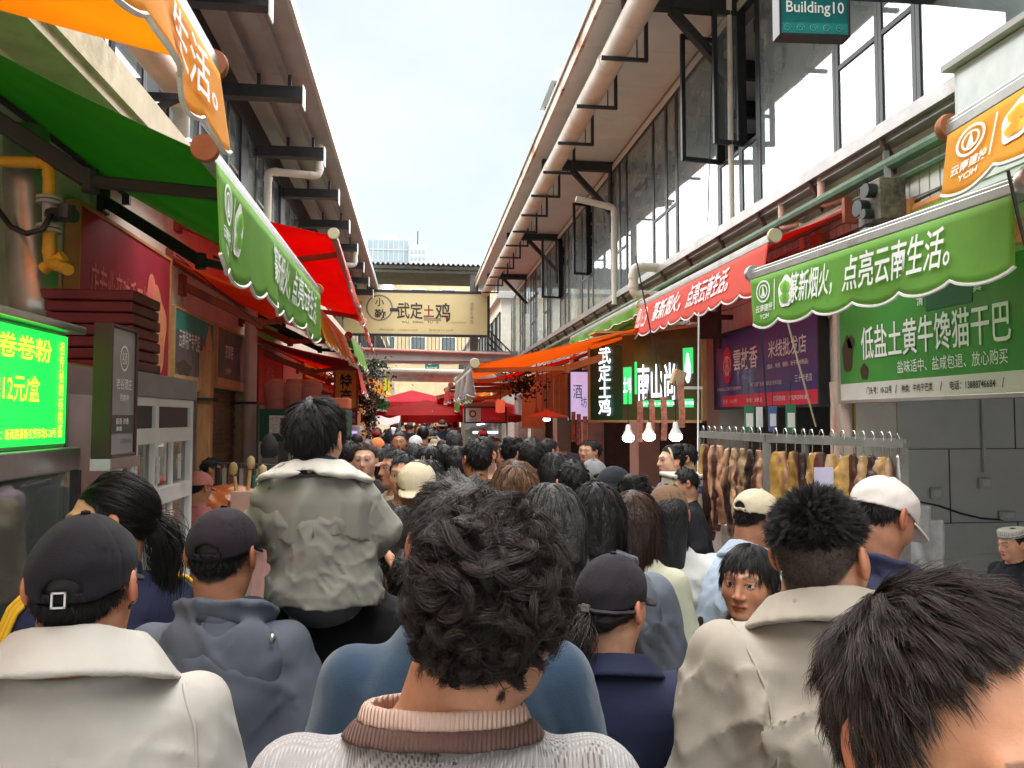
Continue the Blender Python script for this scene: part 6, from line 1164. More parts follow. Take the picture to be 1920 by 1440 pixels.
c = at(290, 470, 7.6); t = thing('awning_bracket', 'dark red slotted awning bracket above the maroon sign', 'bracket', c); MB().box(c - [.14, .04, .12], c + [.12, .04, .12]).build('plate', MATS['bracket_brown'], t, bevel=.012); m = MB(); m.tube([c + [.05, 0, -.1], c + [.08, 0, -.3], c + [.0, 0, -.34]], .02, 8); m.build('crank_eye', dk, t)
for (px, py, px2, py2, d, lab) in ((1310, 585, 1308, 960, 6.2, 'thin white line hanging straight down beside the meat rack'), (1192, 480, 1250, 770, 7.5, 'dark crank rod hanging from the red awning'), (1465, 560, 1530, 800, 5.6, 'thin beige rod slanting across the purple sign'), (1425, 580, 1440, 800, 5.5, 'thin cord hanging from the green awning corner'), (1890, 320, 1925, 470, 3.0, 'dark cord across the end of the green awning')):
    tag(MB().tube([at(px, py, d), (at(px, py, d) + at(px2, py2, d)) / 2 + [0, 0, -.01], at(px2, py2, d)], .007, 6).build('cord', wht if 'white' in lab else (M('rod_beige', (.5, .42, .3), rough=.6) if 'beige' in lab else dk)), lab, 'cord')
for a, b, s, lab in (((930, 825, 12), (1480, 1000, 5), .25, 'slack white rope strung low past the stalls on the right'), ((330, 478, 7.5), (500, 620, 8), .0, 'dark cord stretched under the orange fringe awning'), ((640, 690, 20), (900, 690, 22), .3, 'slack cord strung across the street by the footbridge')):
    A0, B0 = at(*a), at(*b); tag(MB().tube([A0 + (B0 - A0) * k / 12 - np.array([0, 0, s * 4 * k / 12 * (1 - k / 12)]) for k in range(13)], .006, 5).build('rope', wht if 'white' in lab else dk), lab, 'rope')
# switches, socket, cable, plastic bags in the beef shop
def wallbox(label, px, py, w, h, cat, name):
    c = atY(px, py, 5.6); t = thing(name, label, cat, c); MB().box(c - [w / 2, .022, h / 2], c + [w / 2, .0, h / 2]).build('plate', M('switch_white', (.42, .42, .40), rough=.4), t, bevel=.004); MB().box(c + [-w * .35, -.03, -h * .25], c + [w * .35, -.0225, h * .3]).build('rocker', M('switch_face', (.5, .5, .48), rough=.35), t)
wallbox('square white light switch on the grey tiled shop wall', 1754, 925, .09, .09, 'switch', 'light_switch'); wallbox('deep white switch box at the foot of the wall conduit', 1845, 906, .1, .09, 'switch', 'light_switch'); wallbox('wide white socket with a black plug on the grey tiled wall', 1887, 966, .14, .07, 'socket', 'wall_socket')
c = atY(1845, 885, 5.6); tag(MB().box((c[0] - .01, 5.585, c[2]), (c[0] + .01, 5.605, 2.75)).build('conduit', M('switch_face', ()) if 0 else MATS['switch_face']), 'pale conduit strip running up the grey tiled wall', 'conduit')
tag(MB().tube([atY(px, py, 5.59) for px, py in ((1720, 940), (1760, 948), (1800, 962), (1840, 972), (1880, 975), (1893, 960))], .008, 6).build('cable', dk, smooth=True), 'black cable sagging along the grey tiled wall to the socket', 'cable')
pb = M('plastic_film', (.55, .56, .56), rough=.15, var=.2, vs=12, spec=.8, bump=.8, bs=9, alpha=.55)
for i, (px, py, w, h) in enumerate(((1715, 1005, .2, .34), (1735, 1035, .24, .36))):
    c = at(px, py, 4.2 + .1 * i); m = MB(); m.grid(lambda u, v: (c[0] + w * (u - .5), c[1] + .03 * math.sin(7 * u + 3 * v + i) * (1 - v), c[2] + h * (v - .5)), 12, 14); tag(solid(m.build('plastic_bag', pb, smooth=True), .004), ['smaller bundle of clear plastic bags hung by the beef counter', 'larger clear plastic bag hung behind the smaller bundle'][i], 'bag')
t = thing('counter', 'dark counter across the beef shop with loose yellow film on top', 'counter', (3.3, 4.2, 0)); MB().box((2.75, 4.15, .0), (3.9, 4.55, .86)).build('body', M('counter_dark', (.08, .08, .085), rough=.5), t); MB().box((2.7, 4.1, .86), (3.95, 4.6, .9)).build('top', steel, t); blob('plastic_film', at(1800, 1098, 4.3), (.13, .08, .04), M('film_yellow', (.65, .62, .1), rough=.2, alpha=.6), 9, .4, 'crumpled yellowish film on the beef counter', 'film')
t = thing('counter', 'steel counter of the chicken stall with a glass screen', 'counter', (2.3, 9, 0)); MB().box((1.75, 7.9, 0), (2.6, 9.6, 1.05)).build('body', steel, t, bevel=.01); MB().quad((1.76, 7.92, 1.05), (1.76, 9.6, 1.05), (1.72, 9.6, 1.42), (1.72, 7.92, 1.42)).build('screen', gclear, t)
t = thing('cool_box', 'cream cool box with a blue label standing beside the hanging beef', 'box', at(1287, 950, 5.3)); c = at(1287, 930, 5.3); MB().box((c[0] - .12, c[1] - .12, .8), (c[0] + .12, c[1] + .2, c[2] + .13)).build('body', M('foam_cream', (.62, .60, .48), rough=.7, var=.08), t, bevel=.015); MB().box((c[0] - .13, c[1] - .13, c[2] + .13), (c[0] + .13, c[1] + .21, c[2] + .16)).build('lid', M('foam_lid', (.66, .64, .55), rough=.7), t, bevel=.01); MB().box((c[0] + .02, c[1] - .124, c[2] + .03), (c[0] + .1, c[1] - .121, c[2] + .08)).build('label_patch', M('card_blue', (.12, .16, .42)), t); MB().box((c[0] - .14, c[1] - .12, 0), (c[0] + .14, c[1] + .2, .8)).build('stand', steel, t)
t = thing('stall_cabinet', 'glazed stall cabinet with a greenish lamp under the red and white sign', 'cabinet', (1.3, 15, 0)); MB().box((.9, 14.63, 0), (1.75, 15.6, .95)).build('base', steel, t); MB().quad((.92, 14.62, .95), (1.72, 14.62, .95), (1.72, 14.62, 1.72), (.92, 14.62, 1.72)).build('glass_pane', gclear, t); MB().box((1.1, 14.9, 1.5), (1.6, 15.0, 1.55)).build('lamp_tube', M('tube_glow', (.9, 1, .95), emit=(.8, 1, .9), es=.4), t); MB().box((.9, 15.6, 0), (1.75, 15.64, 1.72)).build('rear_panel', M('panel_steel', (.3, .34, .33), rough=.4), t)
for x in (.88, 1.73): MB().box((x, 14.6, .95), (x + .03, 14.63, 2.0)).build('post', woodt, t)
tag(MB().box((.95, 14.7, 2.02), (1.3, 15.1, 2.12)).build('box', M('carton', ()) if 0 else MATS['carton']), 'flat carton left on top of the red and white stall', 'box'); tag(MB().box((1.32, 14.75, 2.02), (1.66, 15.1, 2.14)).build('box', MATS['carton']), 'flat carton right on top of the red and white stall', 'box')
t = thing('pendant_lamp', 'wide flat red shade lamp hanging over a butcher stall on the right', 'lamp', at(1025, 782, 11)); c = at(1025, 782, 11); smooth_by_angle(MB().lathe(c, [(.02, .12), (.06, .08), (.33, .01), (.34, -.01), (.3, -.012)], 24).build('shade', M('shade_red', (.6, .16, .14), rough=.5), t)); MB().lathe(c, [(.05, -.02), (.05, -.05), (.01, -.06)], 12).build('bulb', M('bulb_glow', (1, 1, .95)), t); MB().tube([c + [0, 0, .1], c + [0, 0, .8]], .005, 5).build('cord', dk, t)
for i, (px, py, d) in enumerate(((1006, 770, 11.2), (1017, 772, 11.1), (1034, 765, 11.3))):
    c = at(px, py, d); m = MB(); m.tube([c, c + [0, 0, .7]], .012, 6); m.lathe(c, [(.05, -.05), (.03, 0), (.02, .04)], 10); tag(m.build('hanging_lamp', M('copper', (.35, .12, .08), rough=.4, metal=.4)), ['left', 'middle', 'right'][i] + ' one of three thin coppery rods hanging above the flat red lamp', 'rod')
t = thing('orange_board', 'plain orange board hung on the wall past the red and white stall', 'board', at(1003, 755, 13)); c = at(1000, 755, 13); MB().box(c - [.2, .02, .42], c + [.2, .02, .42]).build('panel', M('board_orange', (.62, .17, .06), rough=.6, var=.15), t); MB().box(c - [.22, .03, .45], c + [.22, .021, -.42]).build('ledge', woodt, t)
t = thing('timber_screen', 'yellowish timber slat screen above the butcher stalls', 'screen', at(1050, 740, 12.5)); c = at(1050, 735, 12.5)
for i in range(6): MB().box((c[0] - .3 + i * .1, c[1], c[2] - .4), (c[0] - .21 + i * .1, c[1] + .03, c[2] + .3)).build('slat', M('slat_wood', (.42, .26, .11), rough=.7, var=.2), t)
c = at(1270, 705, 7.9); t = thing('lamp_box', 'cardboard coloured lamp box clipped over the lit stall lettering', 'lamp', c); MB().box(c - [.06, .05, .11], c + [.07, .05, .06], rot=rotm(0, 0, R(20))).build('housing', M('carton', ()) if 0 else MATS['carton'], t, bevel=.01); MB().box(c + [.05, -.04, -.14], c + [.26, .03, -.11]).build('bracket', wht, t)

# service cables strung along the right-hand wall and down the posts
rs = random.Random(31)
for i in range(7):
    z = 3.42 - .05 * i + rs.uniform(-.02, .02); x = XR - .03 - .012 * i; pts = []
    for y in np.arange(2.2, 22, .35): pts.append((x - .02 * abs(math.sin(y * 1.3 + i)), y, z - .05 * abs(math.sin(y * (1.1 + .13 * i) + i)) - .01 * i))
    tag(MB().tube(pts, .006 + .003 * (i % 2), 5).build('cable', dk if i % 3 else M('cable_grey', (.2, .2, .19), rough=.6)), 'loose service cable sagging along the wall below the sill gutter', 'cable', 'cables along the right wall')
# ------------------------------------------------------------------ the crowd
H_BLK = hair_mat('hair_black', (.014, .012, .012)); H_BRN = hair_mat('hair_brown', (.050, .026, .017)); H_GRY = hair_mat('hair_greying', (.055, .052, .05), var=.9); H_WAVE = hair_mat('hair_wavy', (.030, .022, .019), rough=.34, var=.9); H_GOLD = hair_mat('hair_light_brown', (.16, .085, .045), var=.8)
SH_BLK = M('hair_under', (.011, .010, .010), rough=.55, var=.4, vs=60, bump=.7, bs=160, stretch=(1, 1, .35)); SH_BRN = M('hair_under_brown', (.035, .02, .014), rough=.5, var=.5, vs=60, bump=.7, bs=160, stretch=(1, 1, .3)); SH_GRY = M('hair_under_grey', (.05, .048, .046), rough=.6, var=.5, vs=60, bump=.7, bs=160)
def cloth(name, col, rough=.85, bump=.22, bs=420, sheen=.04, var=.05, vs=9, crease=.6, cs=8.0):
    """woven cloth: fine weave bump plus soft ridged creases"""
    if 'cloth_' + name in MATS: return MATS['cloth_' + name]
    m = M('cloth_' + name, col, rough=rough, var=var, vs=vs, bump=bump, bs=bs, sheen=sheen, spec=.25); nt = m.node_tree; N = nt.nodes; L = nt.links.new
    b = N['Principled BSDF']; fine = b.inputs['Normal'].links[0].from_node; tc = [n for n in N if n.type == 'TEX_COORD'][0]
    mp = N.new('ShaderNodeMapping'); mp.inputs['Scale'].default_value = (1.25, 1.25, .7); mp.inputs['Rotation'].default_value = (.2, .35, 0); L(tc.outputs['Object'], mp.inputs[0])
    nz = N.new('ShaderNodeTexNoise'); nz.noise_type = 'RIDGED_MULTIFRACTAL'; nz.inputs['Scale'].default_value = cs; nz.inputs['Detail'].default_value = 4; nz.inputs['Roughness'].default_value = .42; nz.inputs['Distortion'].default_value = .9
    L(mp.outputs[0], nz.inputs['Vector']); pw = N.new('ShaderNodeMath'); pw.operation = 'POWER'; pw.inputs[1].default_value = 2.2; bp = N.new('ShaderNodeBump'); bp.inputs['Strength'].default_value = crease; bp.inputs['Distance'].default_value = .022; L(nz.outputs['Fac'], pw.inputs[0]); L(pw.outputs[0], bp.inputs['Height']); L(bp.outputs[0], fine.inputs['Normal'])
    return m
TR = [cloth('trouser_black', (.02, .02, .022)), cloth('trouser_navy', (.025, .03, .06)), cloth('trouser_grey', (.09, .09, .09))]
def knit_mat():
    m = bpy.data.materials.new('knit_white'); m.use_nodes = True; nt = m.node_tree; N = nt.nodes; L = nt.links.new; b = N['Principled BSDF']
    tc = N.new('ShaderNodeTexCoord'); sp = N.new('ShaderNodeSeparateXYZ'); L(tc.outputs['Object'], sp.inputs[0])
    def mth(op, a, bb=None, c=None):
        n = N.new('ShaderNodeMath'); n.operation = op
        for i, v in enumerate((a, bb, c)):
            if v is None: continue
            if hasattr(v, 'node'): L(v, n.inputs[i])
            else: n.inputs[i].default_value = v
        return n.outputs[0]
    X, Y, Z = sp.outputs; V = mth('SUBTRACT', Z, mth('MULTIPLY', Y, .8))
    sx = mth('SINE', mth('MULTIPLY', X, 620)); row = mth('MULTIPLY', V, 900)
    sv = mth('SINE', mth('ADD', row, mth('MULTIPLY', mth('ABSOLUTE', sx), 1.1))); st = mth('MULTIPLY', mth('ABSOLUTE', sx), mth('ADD', mth('MULTIPLY', sv, .5), .5))
    dots = mth('GREATER_THAN', mth('MULTIPLY', mth('SINE', mth('MULTIPLY', X, 880)), mth('SINE', mth('MULTIPLY', V, 950))), .30)
    dm = mth('LESS_THAN', mth('ADD', mth('PINGPONG', mth('ADD', X, .02), .11), mth('MULTIPLY', mth('PINGPONG', mth('ADD', V, .03), .075), 1.3)), .072)
    colm = mth('LESS_THAN', mth('PINGPONG', mth('ADD', X, .075), .11), .022)
    mask = mth('MULTIPLY', dots, mth('MAXIMUM', dm, mth('MULTIPLY', colm, .9)))
    mx = N.new('ShaderNodeMixRGB'); mx.inputs[1].default_value = (.45, .425, .41, 1); mx.inputs[2].default_value = (.16, .11, .105, 1); L(mth('MULTIPLY', mask, .8), mx.inputs[0])
    m2 = N.new('ShaderNodeMixRGB'); m2.blend_type = 'MULTIPLY'; m2.inputs[0].default_value = .35; L(mx.outputs[0], m2.inputs[1]); L(st, m2.inputs[2]); L(m2.outputs[0], b.inputs['Base Color'])
    bp = N.new('ShaderNodeBump'); bp.inputs['Strength'].default_value = .9; bp.inputs['Distance'].default_value = .003; L(mth('SUBTRACT', st, mask), bp.inputs['Height']); L(bp.outputs[0], b.inputs['Normal'])
    b.inputs['Roughness'].default_value = .95; b.inputs['Sheen Weight'].default_value = .3; return m
def short_hair(root, r, mat=H_BLK, under=SH_BLK, L=.04, n=6000, near=True, t=.006, **kw):
    hair_shell(root, r, under, t=t, h=.006 if near else .010, lump=.003)
    if n: strands(root, r, mat, **{**dict(n=n, guides=max(160, n // 22), L=L, hug=.75, clump=.55, lift=.35, comb=1.0, rad=.0006 if near else .0011, grav=.4, steps=6), **kw})
def long_hair(root, r, mat=H_BLK, under=SH_BLK, L=.30, n=4000, near=True, rad=.0007, down=.22, width=.085, back=.05, face_cut=.045, t=.010, **kw):
    def extra(Q, d):
        e = caps(Q, (0, -back, .0), (0, -back - .02, -down), width, width * .80); e = np.maximum(e, -down - .01 - Q[2]); e = smax(e, Q[1] - face_cut + .25 * np.maximum(0, .02 - Q[2]), .01)
        return smin(d, e - .004 * sn((Q[0], Q[1], Q[2] * .2), 70, 4), .02)
    HL = ([0, 30, 50, 70, 90, 110, 180], [.075, .07, .03, -.02, -.06, -.08, -.10])
    hair_shell(root, r, under, t=t, hl=HL, h=.007 if near else .012, extra=extra, drop_to=down + .05)
    if n: strands(root, r, mat, **{**dict(n=n, guides=160, L=L, lift=.12, comb=1.0, grav=3.0, rad=rad, steps=9, clump=.5, messy=.12, shell=t * 2.2, hl=HL, whorl=(.0, -.02, .115), Lvar=.15), **kw})
def dress(root, r, kind, mat, h=.011, tr=0, seed=1, collar=None, **kw):
    base = dict(jacket=dict(grow=.027, sleeve=.073, cuff=.055, fold=.006, fs=13, boxy=.018), tee=dict(grow=.02, sleeve=.068, arm_frac=.5, fold=.004), shirt=dict(grow=.024, sleeve=.066, fold=.006, fs=15, boxy=.01), blazer=dict(grow=.024, sleeve=.068, fold=.004, fs=9, crease=.003), sweater=dict(grow=.024, sleeve=.069, fold=.005, fs=11, smoothfold=True))[kind]
    g = garment(root, r, {'tee': 'shirt'}.get(kind, kind), mat, h=h, seed=seed, **{**base, **kw})
    if collar == 'fold': fold_collar(root, r, 'collar', mat, h=max(.006, h * .6), seed=seed)
    elif collar == 'stand': band(root, r, 'collar', mat, r0=.082, r1=.074, z0=1.40, z1=1.475, h=max(.007, h * .6))
    elif collar == 'crew': band(root, r, 'neckband', mat, r0=.080, r1=.074, z0=1.415, z1=1.45, h=max(.007, h * .6))
    trousers(root, r, TR[tr], h=.03); return g
# 1 -- the man with wavy hair in the white knit
root, r = person('young man with wavy dark hair in a white openwork knit sweater with a brown neckband', 922, 950, .95, yaw=-8, side=.06, head=(R(-13), R(3), R(4)), lean=(.03, .01), wide=1.04, top=.128, neck=.92, neck_r=1.04, hunch=-.01)
build_body(root, r, SKINS[1], HAIR_BLACK, hf=.004)
garment(root, r, 'sweater', knit_mat(), grow=.025, sleeve=.070, fold=.006, fs=9, smoothfold=True, neck_r=.090, h=.009); trousers(root, r, TR[0], h=.03)
band(root, r, 'neckband', M('rib_brown', (.115, .062, .05), rough=.95, wave=('X', 60, 0)), r0=.112, r1=.094, z0=1.426, z1=1.449, tilt=.22, t=.0065, h=.005, sx=1.12); band(root, r, 'inner_band', M('rib_tan', (.55, .38, .30), rough=.95, wave=('X', 60, 0)), r0=.094, r1=.085, z0=1.446, z1=1.470, tilt=.22, t=.006, h=.005, sx=1.12)
nb = r.neck + np.array([.022, .004, .012]); m = MB()
for i in range(60):
    a = 6.2832 * i / 60; m.tube([nb + [.072 * math.cos(a), .066 * math.sin(a) + .004, .028 - .35 * .066 * math.sin(a)], nb + [.072 * math.cos(a + .11), .066 * math.sin(a + .11) + .004, .028 - .35 * .066 * math.sin(a + .11)]], .0018, 5)
mesh_obj('necklace', np.array(m.V) * r.s, m.F, steel, root)
def len_hero(G): return np.interp(G[:, 2], [-.08, -.05, -.02, .02, .06], [.16, .22, .5, .85, 1.0])
hair_shell(root, r, SH_BLK, t=.005, lump=.003, hl=([0, 35, 60, 78, 88, 100, 120, 150, 180], [.07, .062, .045, .0, -.03, -.02, -.045, -.072, -.082]))
hw = ([0, 35, 60, 78, 88, 100, 120, 150, 180], [.07, .062, .045, .0, -.03, -.02, -.045, -.075, -.085])
strands(root, r, H_WAVE, n=34000, guides=230, L=.100, lift=.42, comb=.9, curl=.33, freq=.55, clump=.86, stray=.0028, rad=.00036, grav=.35, steps=13, shell=.014, hug=.72, hl=hw, lfun=len_hero, messy=.3, whorl=(.01, -.05, .10), seed=21)
strands(root, r, H_WAVE, n=1400, guides=700, L=.055, lift=.6, comb=.8, curl=.45, freq=.8, clump=.3, rad=.00035, grav=.2, steps=9, shell=.020, hug=.55, hl=hw, lfun=len_hero, messy=.5, seed=22)
# 2 -- cream jacket, dark cap
jc = cloth('cream_jacket', (.43, .41, .365), bump=.12, bs=700)
root, r = person('broad man in a cream jacket and a black cap fastened by a square buckle', 163, 953, 1.3, yaw=2, top=.132, head=(R(2), R(-3), 0), wide=1.10, neck=.97, neck_r=1.05)
build_body(root, r, SKINS[1], HAIR_BLACK); dress(root, r, 'jacket', jc, h=.008, crease=.004, seed=4, fold=.005, fs=9, neck_r=.072)
fold_collar(root, r, 'collar', jc, w=.085, rin=.084, spread=.075, z_top=1.500, t=.006, seed=5, fold=.006)
def ridge(root, r, name, mat, z, z2=None, rad=.004, ext=.064, half=.165, n=30, boxy=True):
    """a stitched seam across the back of a garment"""
    pts = []
    for i in range(n + 1):
        x = -half + 2 * half * i / n; a = np.interp(z, TORSO[:, 0], TORSO[:, 1]) * r.wide + ext; b = np.interp(z, TORSO[:, 0], TORSO[:, 2]) + ext * .93; q = max(0, 1 - (x / a) ** 2); pts.append(r.L((x, -b * math.sqrt(q) - .004, z + .025 * (1 - (x / half) ** 2))))
    m = MB(); m.tube(pts, rad, 6); return mesh_obj(name, np.array(m.V) * r.s, m.F, mat, root, smooth=True)
def project_back(r, obj_mesh, x, z):   # y of the garment's back surface near (x, z)
    V = np.empty(len(obj_mesh.data.vertices) * 3, np.float32); obj_mesh.data.vertices.foreach_get('co', V); V = V.reshape(-1, 3) / r.s
    k = (V[:, 0] - x) ** 2 + (V[:, 2] - z) ** 2 + np.where(V[:, 1] < r.neck[1] + .02, 0, 1); return V[k.argmin(), 1]
def seam(root, r, g, name, mat, pts, rad=.003, sub=4):
    P = []
    for (x0, z0), (x1, z1) in zip(pts[:-1], pts[1:]):
        for t in np.linspace(0, 1, sub, endpoint=False): P.append((x0 + (x1 - x0) * t, z0 + (z1 - z0) * t))
    P.append(pts[-1]); Q = [(x, project_back(r, g, x, z) - rad * .3, z) for x, z in P]
    for _ in range(2): Q = [Q[0]] + [tuple((np.array(a) + 2 * np.array(b) + np.array(c)) / 4) for a, b, c in zip(Q[:-2], Q[1:-1], Q[2:])] + [Q[-1]]
    m = MB(); m.tube(Q, rad, 6); return mesh_obj(name, np.array(m.V) * r.s, m.F, mat, root, smooth=True)
g = [o for o in root.children if o.name.startswith('jacket')][0]
js = cloth('cream_seam', (.34, .32, .28)); seam(root, r, g, 'back_seam', js, [(-.21, 1.285), (-.1, 1.302), (0, 1.308), (.1, 1.302), (.21, 1.285)], .005, 8); seam(root, r, g, 'sleeve_seam', jc, [(.185, 1.42), (.215, 1.36), (.222, 1.28), (.216, 1.2), (.21, 1.1)], .003, 6); seam(root, r, g, 'sleeve_seam', jc, [(-.185, 1.42), (-.215, 1.36), (-.222, 1.28), (-.216, 1.2), (-.21, 1.1)], .003, 6)
capk = cloth('cap_black', (.007, .006, .009), bump=.35, bs=600); cap(root, r, capk, opening=True, h=.0045, crown=.068, wr=.003, low=.004)
strands(root, r, H_BLK, n=4500, guides=260, L=.018, lift=.15, comb=1, rad=.0005, shell=.003, messy=.2, hug=.8, under_cap=.004)
Rc = r.Rc; c = r.hc + Rc @ np.array([.0, -.119, -.012])
m = MB(); bw, bh = .0115, .0135
for lo_, hi_ in (((-bw, -.003, -bh), (-bw + .003, .003, bh)), ((bw - .003, -.003, -bh), (bw, .003, bh)), ((-bw, -.003, bh - .003), (bw, .003, bh)), ((-bw, -.003, -bh), (bw, .003, -bh + .003))): m.box(lo_, hi_)
mesh_obj('buckle', (np.array(m.V) @ Rc.T + c) * r.s, m.F, steel, root)
for sx in (-1, 1):
    m = MB(); m.tube([r.hc + r.Rh @ np.array(p) for p in ((sx * .088, -.012, .022), (sx * .093, -.028, -.0), (sx * .088, -.018, -.035), (sx * .070, .02, -.055), (sx * .064, .06, -.06))], .0032, 6); mesh_obj('mask_strap', np.array(m.V) * r.s, m.F, dk, root)
# 3 -- grey blue jacket with hood
gj = cloth('slate_jacket', (.10, .115, .145), bump=.12, bs=700, rough=.7); root, r = person('man in a slate blue hooded jacket and a plum black cap', 420, 943, 1.85, yaw=-4, top=.132, head=(R(-4), R(-5), 0), wide=1.0, neck=1.02, neck_r=1.0)
build_body(root, r, SKINS[3], HAIR_BLACK, hf=.005); dress(root, r, 'jacket', gj, h=.011, seed=8, fold=.007, fs=10); hood(root, r, 'hood', gj, size=.95, side=.2, seed=9); band(root, r, 'collar', gj, r0=.092, r1=.086, z0=1.41, z1=1.475, tilt=.3, sx=1.1)
cap(root, r, cloth('cap_plum', (.015, .010, .015), bump=.3, bs=600), h=.005, crown=.066, opening=True, wr=.001); strands(root, r, H_BLK, n=2200, guides=200, L=.010, lift=.2, rad=.0005, shell=.002, hug=.8, under_cap=.012)
c = r.neck + np.array([.165, -.11, -.02]); m = MB(); m.lathe(c, [(.006, -.012), (.009, 0), (.006, .012)], 10); mesh_obj('cord_lock', np.array(m.V) * r.s, m.F, steel, root, smooth=True)
# 4 -- woman in navy track top
nv = cloth('navy_track', (.022, .026, .060)); root, r = person('woman with a long black ponytail in a navy track top with yellow sleeve stripes', 207, 888, 2.0, yaw=38, top=.128, head=(R(66), R(-6), 0), wide=.92)
build_body(root, r, SKINS[0], HAIR_BLACK, hf=.005); dress(root, r, 'jacket', nv, seed=11, collar='stand'); hair_shell(root, r, SH_BLK, t=.004, lump=.001)
strands(root, r, H_BLK, n=7000, guides=260, L=.16, Lvar=0, lift=.02, comb=1.0, rad=.0005, grav=.0, steps=9, shell=.006, messy=.03, clump=.3, hug=.9, tfun=lambda G, n_, t: (lambda d: (d - n_ * (d * n_).sum(1)[:, None]))(np.array([0, -.11, -.02]) - G) * 9, seed=31, lfun=lambda G: np.linalg.norm(G - [0, -.11, -.02], axis=1) / .16 * 1.05)
def tail(root, r, mat, start, pts, n=500, rad=.0007, width=.03, seed=1):
    rs = np.random.RandomState(seed); ctrl = np.array([start] + list(pts)); k = len(ctrl); tt = np.linspace(0, k - 1, 12); base = np.stack([np.interp(tt, range(k), ctrl[:, i]) for i in range(3)], 1)
    for _ in range(2): base[1:-1] = (base[:-2] + 2 * base[1:-1] + base[2:]) / 4
    off = rs.normal(size=(n, 1, 3)) * width * .5; prof = np.array([.35, .7, 1, 1.1, 1.1, 1, .95, .9, .8, .7, .5, .35])[None, :, None]; P = base[None] + off * prof + .004 * np.sin(np.arange(12)[None, :, None] * .9 + rs.uniform(0, 6, (n, 1, 1)))
    return curves_obj('ponytail', ((P * r.hk) @ r.Rh.T + r.hc) * r.s, rad, mat, root)
tail(root, r, H_BLK, (.0, -.105, -.02), [(.0, -.14, -.06), (0, -.13, -.16), (-.01, -.11, -.28), (-.01, -.10, -.38)], n=700, width=.04)
ylm = M('stripe_yellow', (.80, .46, .02), rough=.7)
for sgn in (0, 1):
    for k in (-1, 0, 1):
        sh_, el_ = r.sh[sgn], r.el[sgn]; sx = (-1, 1)[sgn]; pts = []
        for t_ in np.linspace(-.35, 1, 14):
            b = sh_ + (el_ - sh_) * max(t_, 0) + np.array([-sx * .11 * max(-t_, 0) / .35, 0, .02 * max(-t_, 0)]); up_ = min(1, max(0, .55 - t_)) ; o_ = np.array([sx * (1 - up_), k * .024, up_ * .98]); o_ = o_ / np.linalg.norm(o_[[0, 2]]); pts.append(b + np.array([o_[0] * .080, o_[1], o_[2] * .073]))
        m = MB(); m.tube(pts, .0075, 6); mesh_obj('sleeve_stripe', np.array(m.V) * r.s, m.F, ylm, root, smooth=True)
# 5, 6 -- father and the child on his shoulders
blk_t = cloth('tee_black', (.004, .004, .005), sheen=.0); root, r = person('man in a black short sleeved shirt carrying a child on his shoulders', 632, 925, 2.16, yaw=-3, s=1.045, wide=1.26, top=.115, head=(0, R(-20), 0), arms='up', neck=.95)
build_body(root, r, SKINS[0], HAIR_BLACK, hf=.008, bare_arms=True); dress(root, r, 'tee', blk_t, seed=13, collar='crew', arm_frac=.55, sleeve=.08, grow=.03, fold=.007, fs=10, neck_z=1.50, neck_r=.062); short_hair(root, r, n=0)
FATHER_NECK = np.array(root.location) + np.array([r.neck[0], r.neck[1], r.neck[2]]) * r.s
kj = cloth('khaki_child', (.26, .255, .215), rough=.7, bump=.15, bs=500, crease=.9, cs=8); root, r = person('small child in a light khaki jacket sitting on the shoulders of the man in black', 593, 748, 2.03, yaw=-4, s=.60, head_k=1.40, head=(R(-10), R(-4), R(2)), top=.118, wide=1.0, lean=(-.09, 0), sit=True, neck=1.04, neck_r=.95, arms=([(-.27, .02, 1.20), (.27, .04, 1.18)], [(-.16, .20, 1.06), (.18, .22, 1.06)]))
build_body(root, r, SKINS[2], HAIR_BLACK, hf=.0075, c=.025); g = garment(root, r, 'jacket', kj, grow=.040, sleeve=.086, cuff=.07, fold=.010, fs=10, boxy=.035, crease=.007, z0=.875, h=.010, seed=17, neck_z=1.45, wide=1.0, neck_r=.10); trousers(root, r, TR[2], h=.03)
def flap(P):
    T = lean_frame(P, r); d = torso_sdf(T, .074, top=1.43, wide=r.wide * 1.10); n = sn((P[0], P[1], P[2] * .6), 12, 23, 2.4); d = np.maximum(d - .010 * (1 - 2 * np.abs(n)), np.maximum((1.16 + .02 * np.sin(P[0] * 20)) - P[2], P[1] + .02)); return np.maximum(d, -torso_sdf(T, .046, top=1.45, wide=r.wide * 1.10))
V, F = mesh_sdf(flap, (-.34, -.30, 1.10), (.34, .02, 1.46), .011); mesh_obj('back_yoke', V * r.s, F, kj, root, smooth=True)
fold_collar(root, r, 'collar', cloth('khaki_pale', (.50, .49, .43), rough=.7), w=.075, rin=.115, spread=.10, z_top=1.475, t=.009, h=.010, tilt=.25, seed=6, fold=.02, sx=1.15); band(root, r, 'inner_collar', cloth('child_navy', (.05, .055, .075)), r0=.10, r1=.092, z0=1.40, z1=1.51, tilt=.25, t=.009, h=.01)
seam(root, r, g, 'back_pleat', kj, [(-.01, 1.40), (-.01, 1.3), (-.012, 1.18)], .005); hair_shell(root, r, SH_BLK, t=.005, h=.008)
strands(root, r, H_BLK, n=9000, guides=380, L=.055, lift=.22, comb=1.0, rad=.0006, grav=.5, steps=8, shell=.012, whorl=(-.012, -.045, .105), lfun=lambda G: np.interp(G[:, 2], [-.08, -.02, .05], [.25, .6, 1.0]), messy=.12, clump=.55, seed=33)
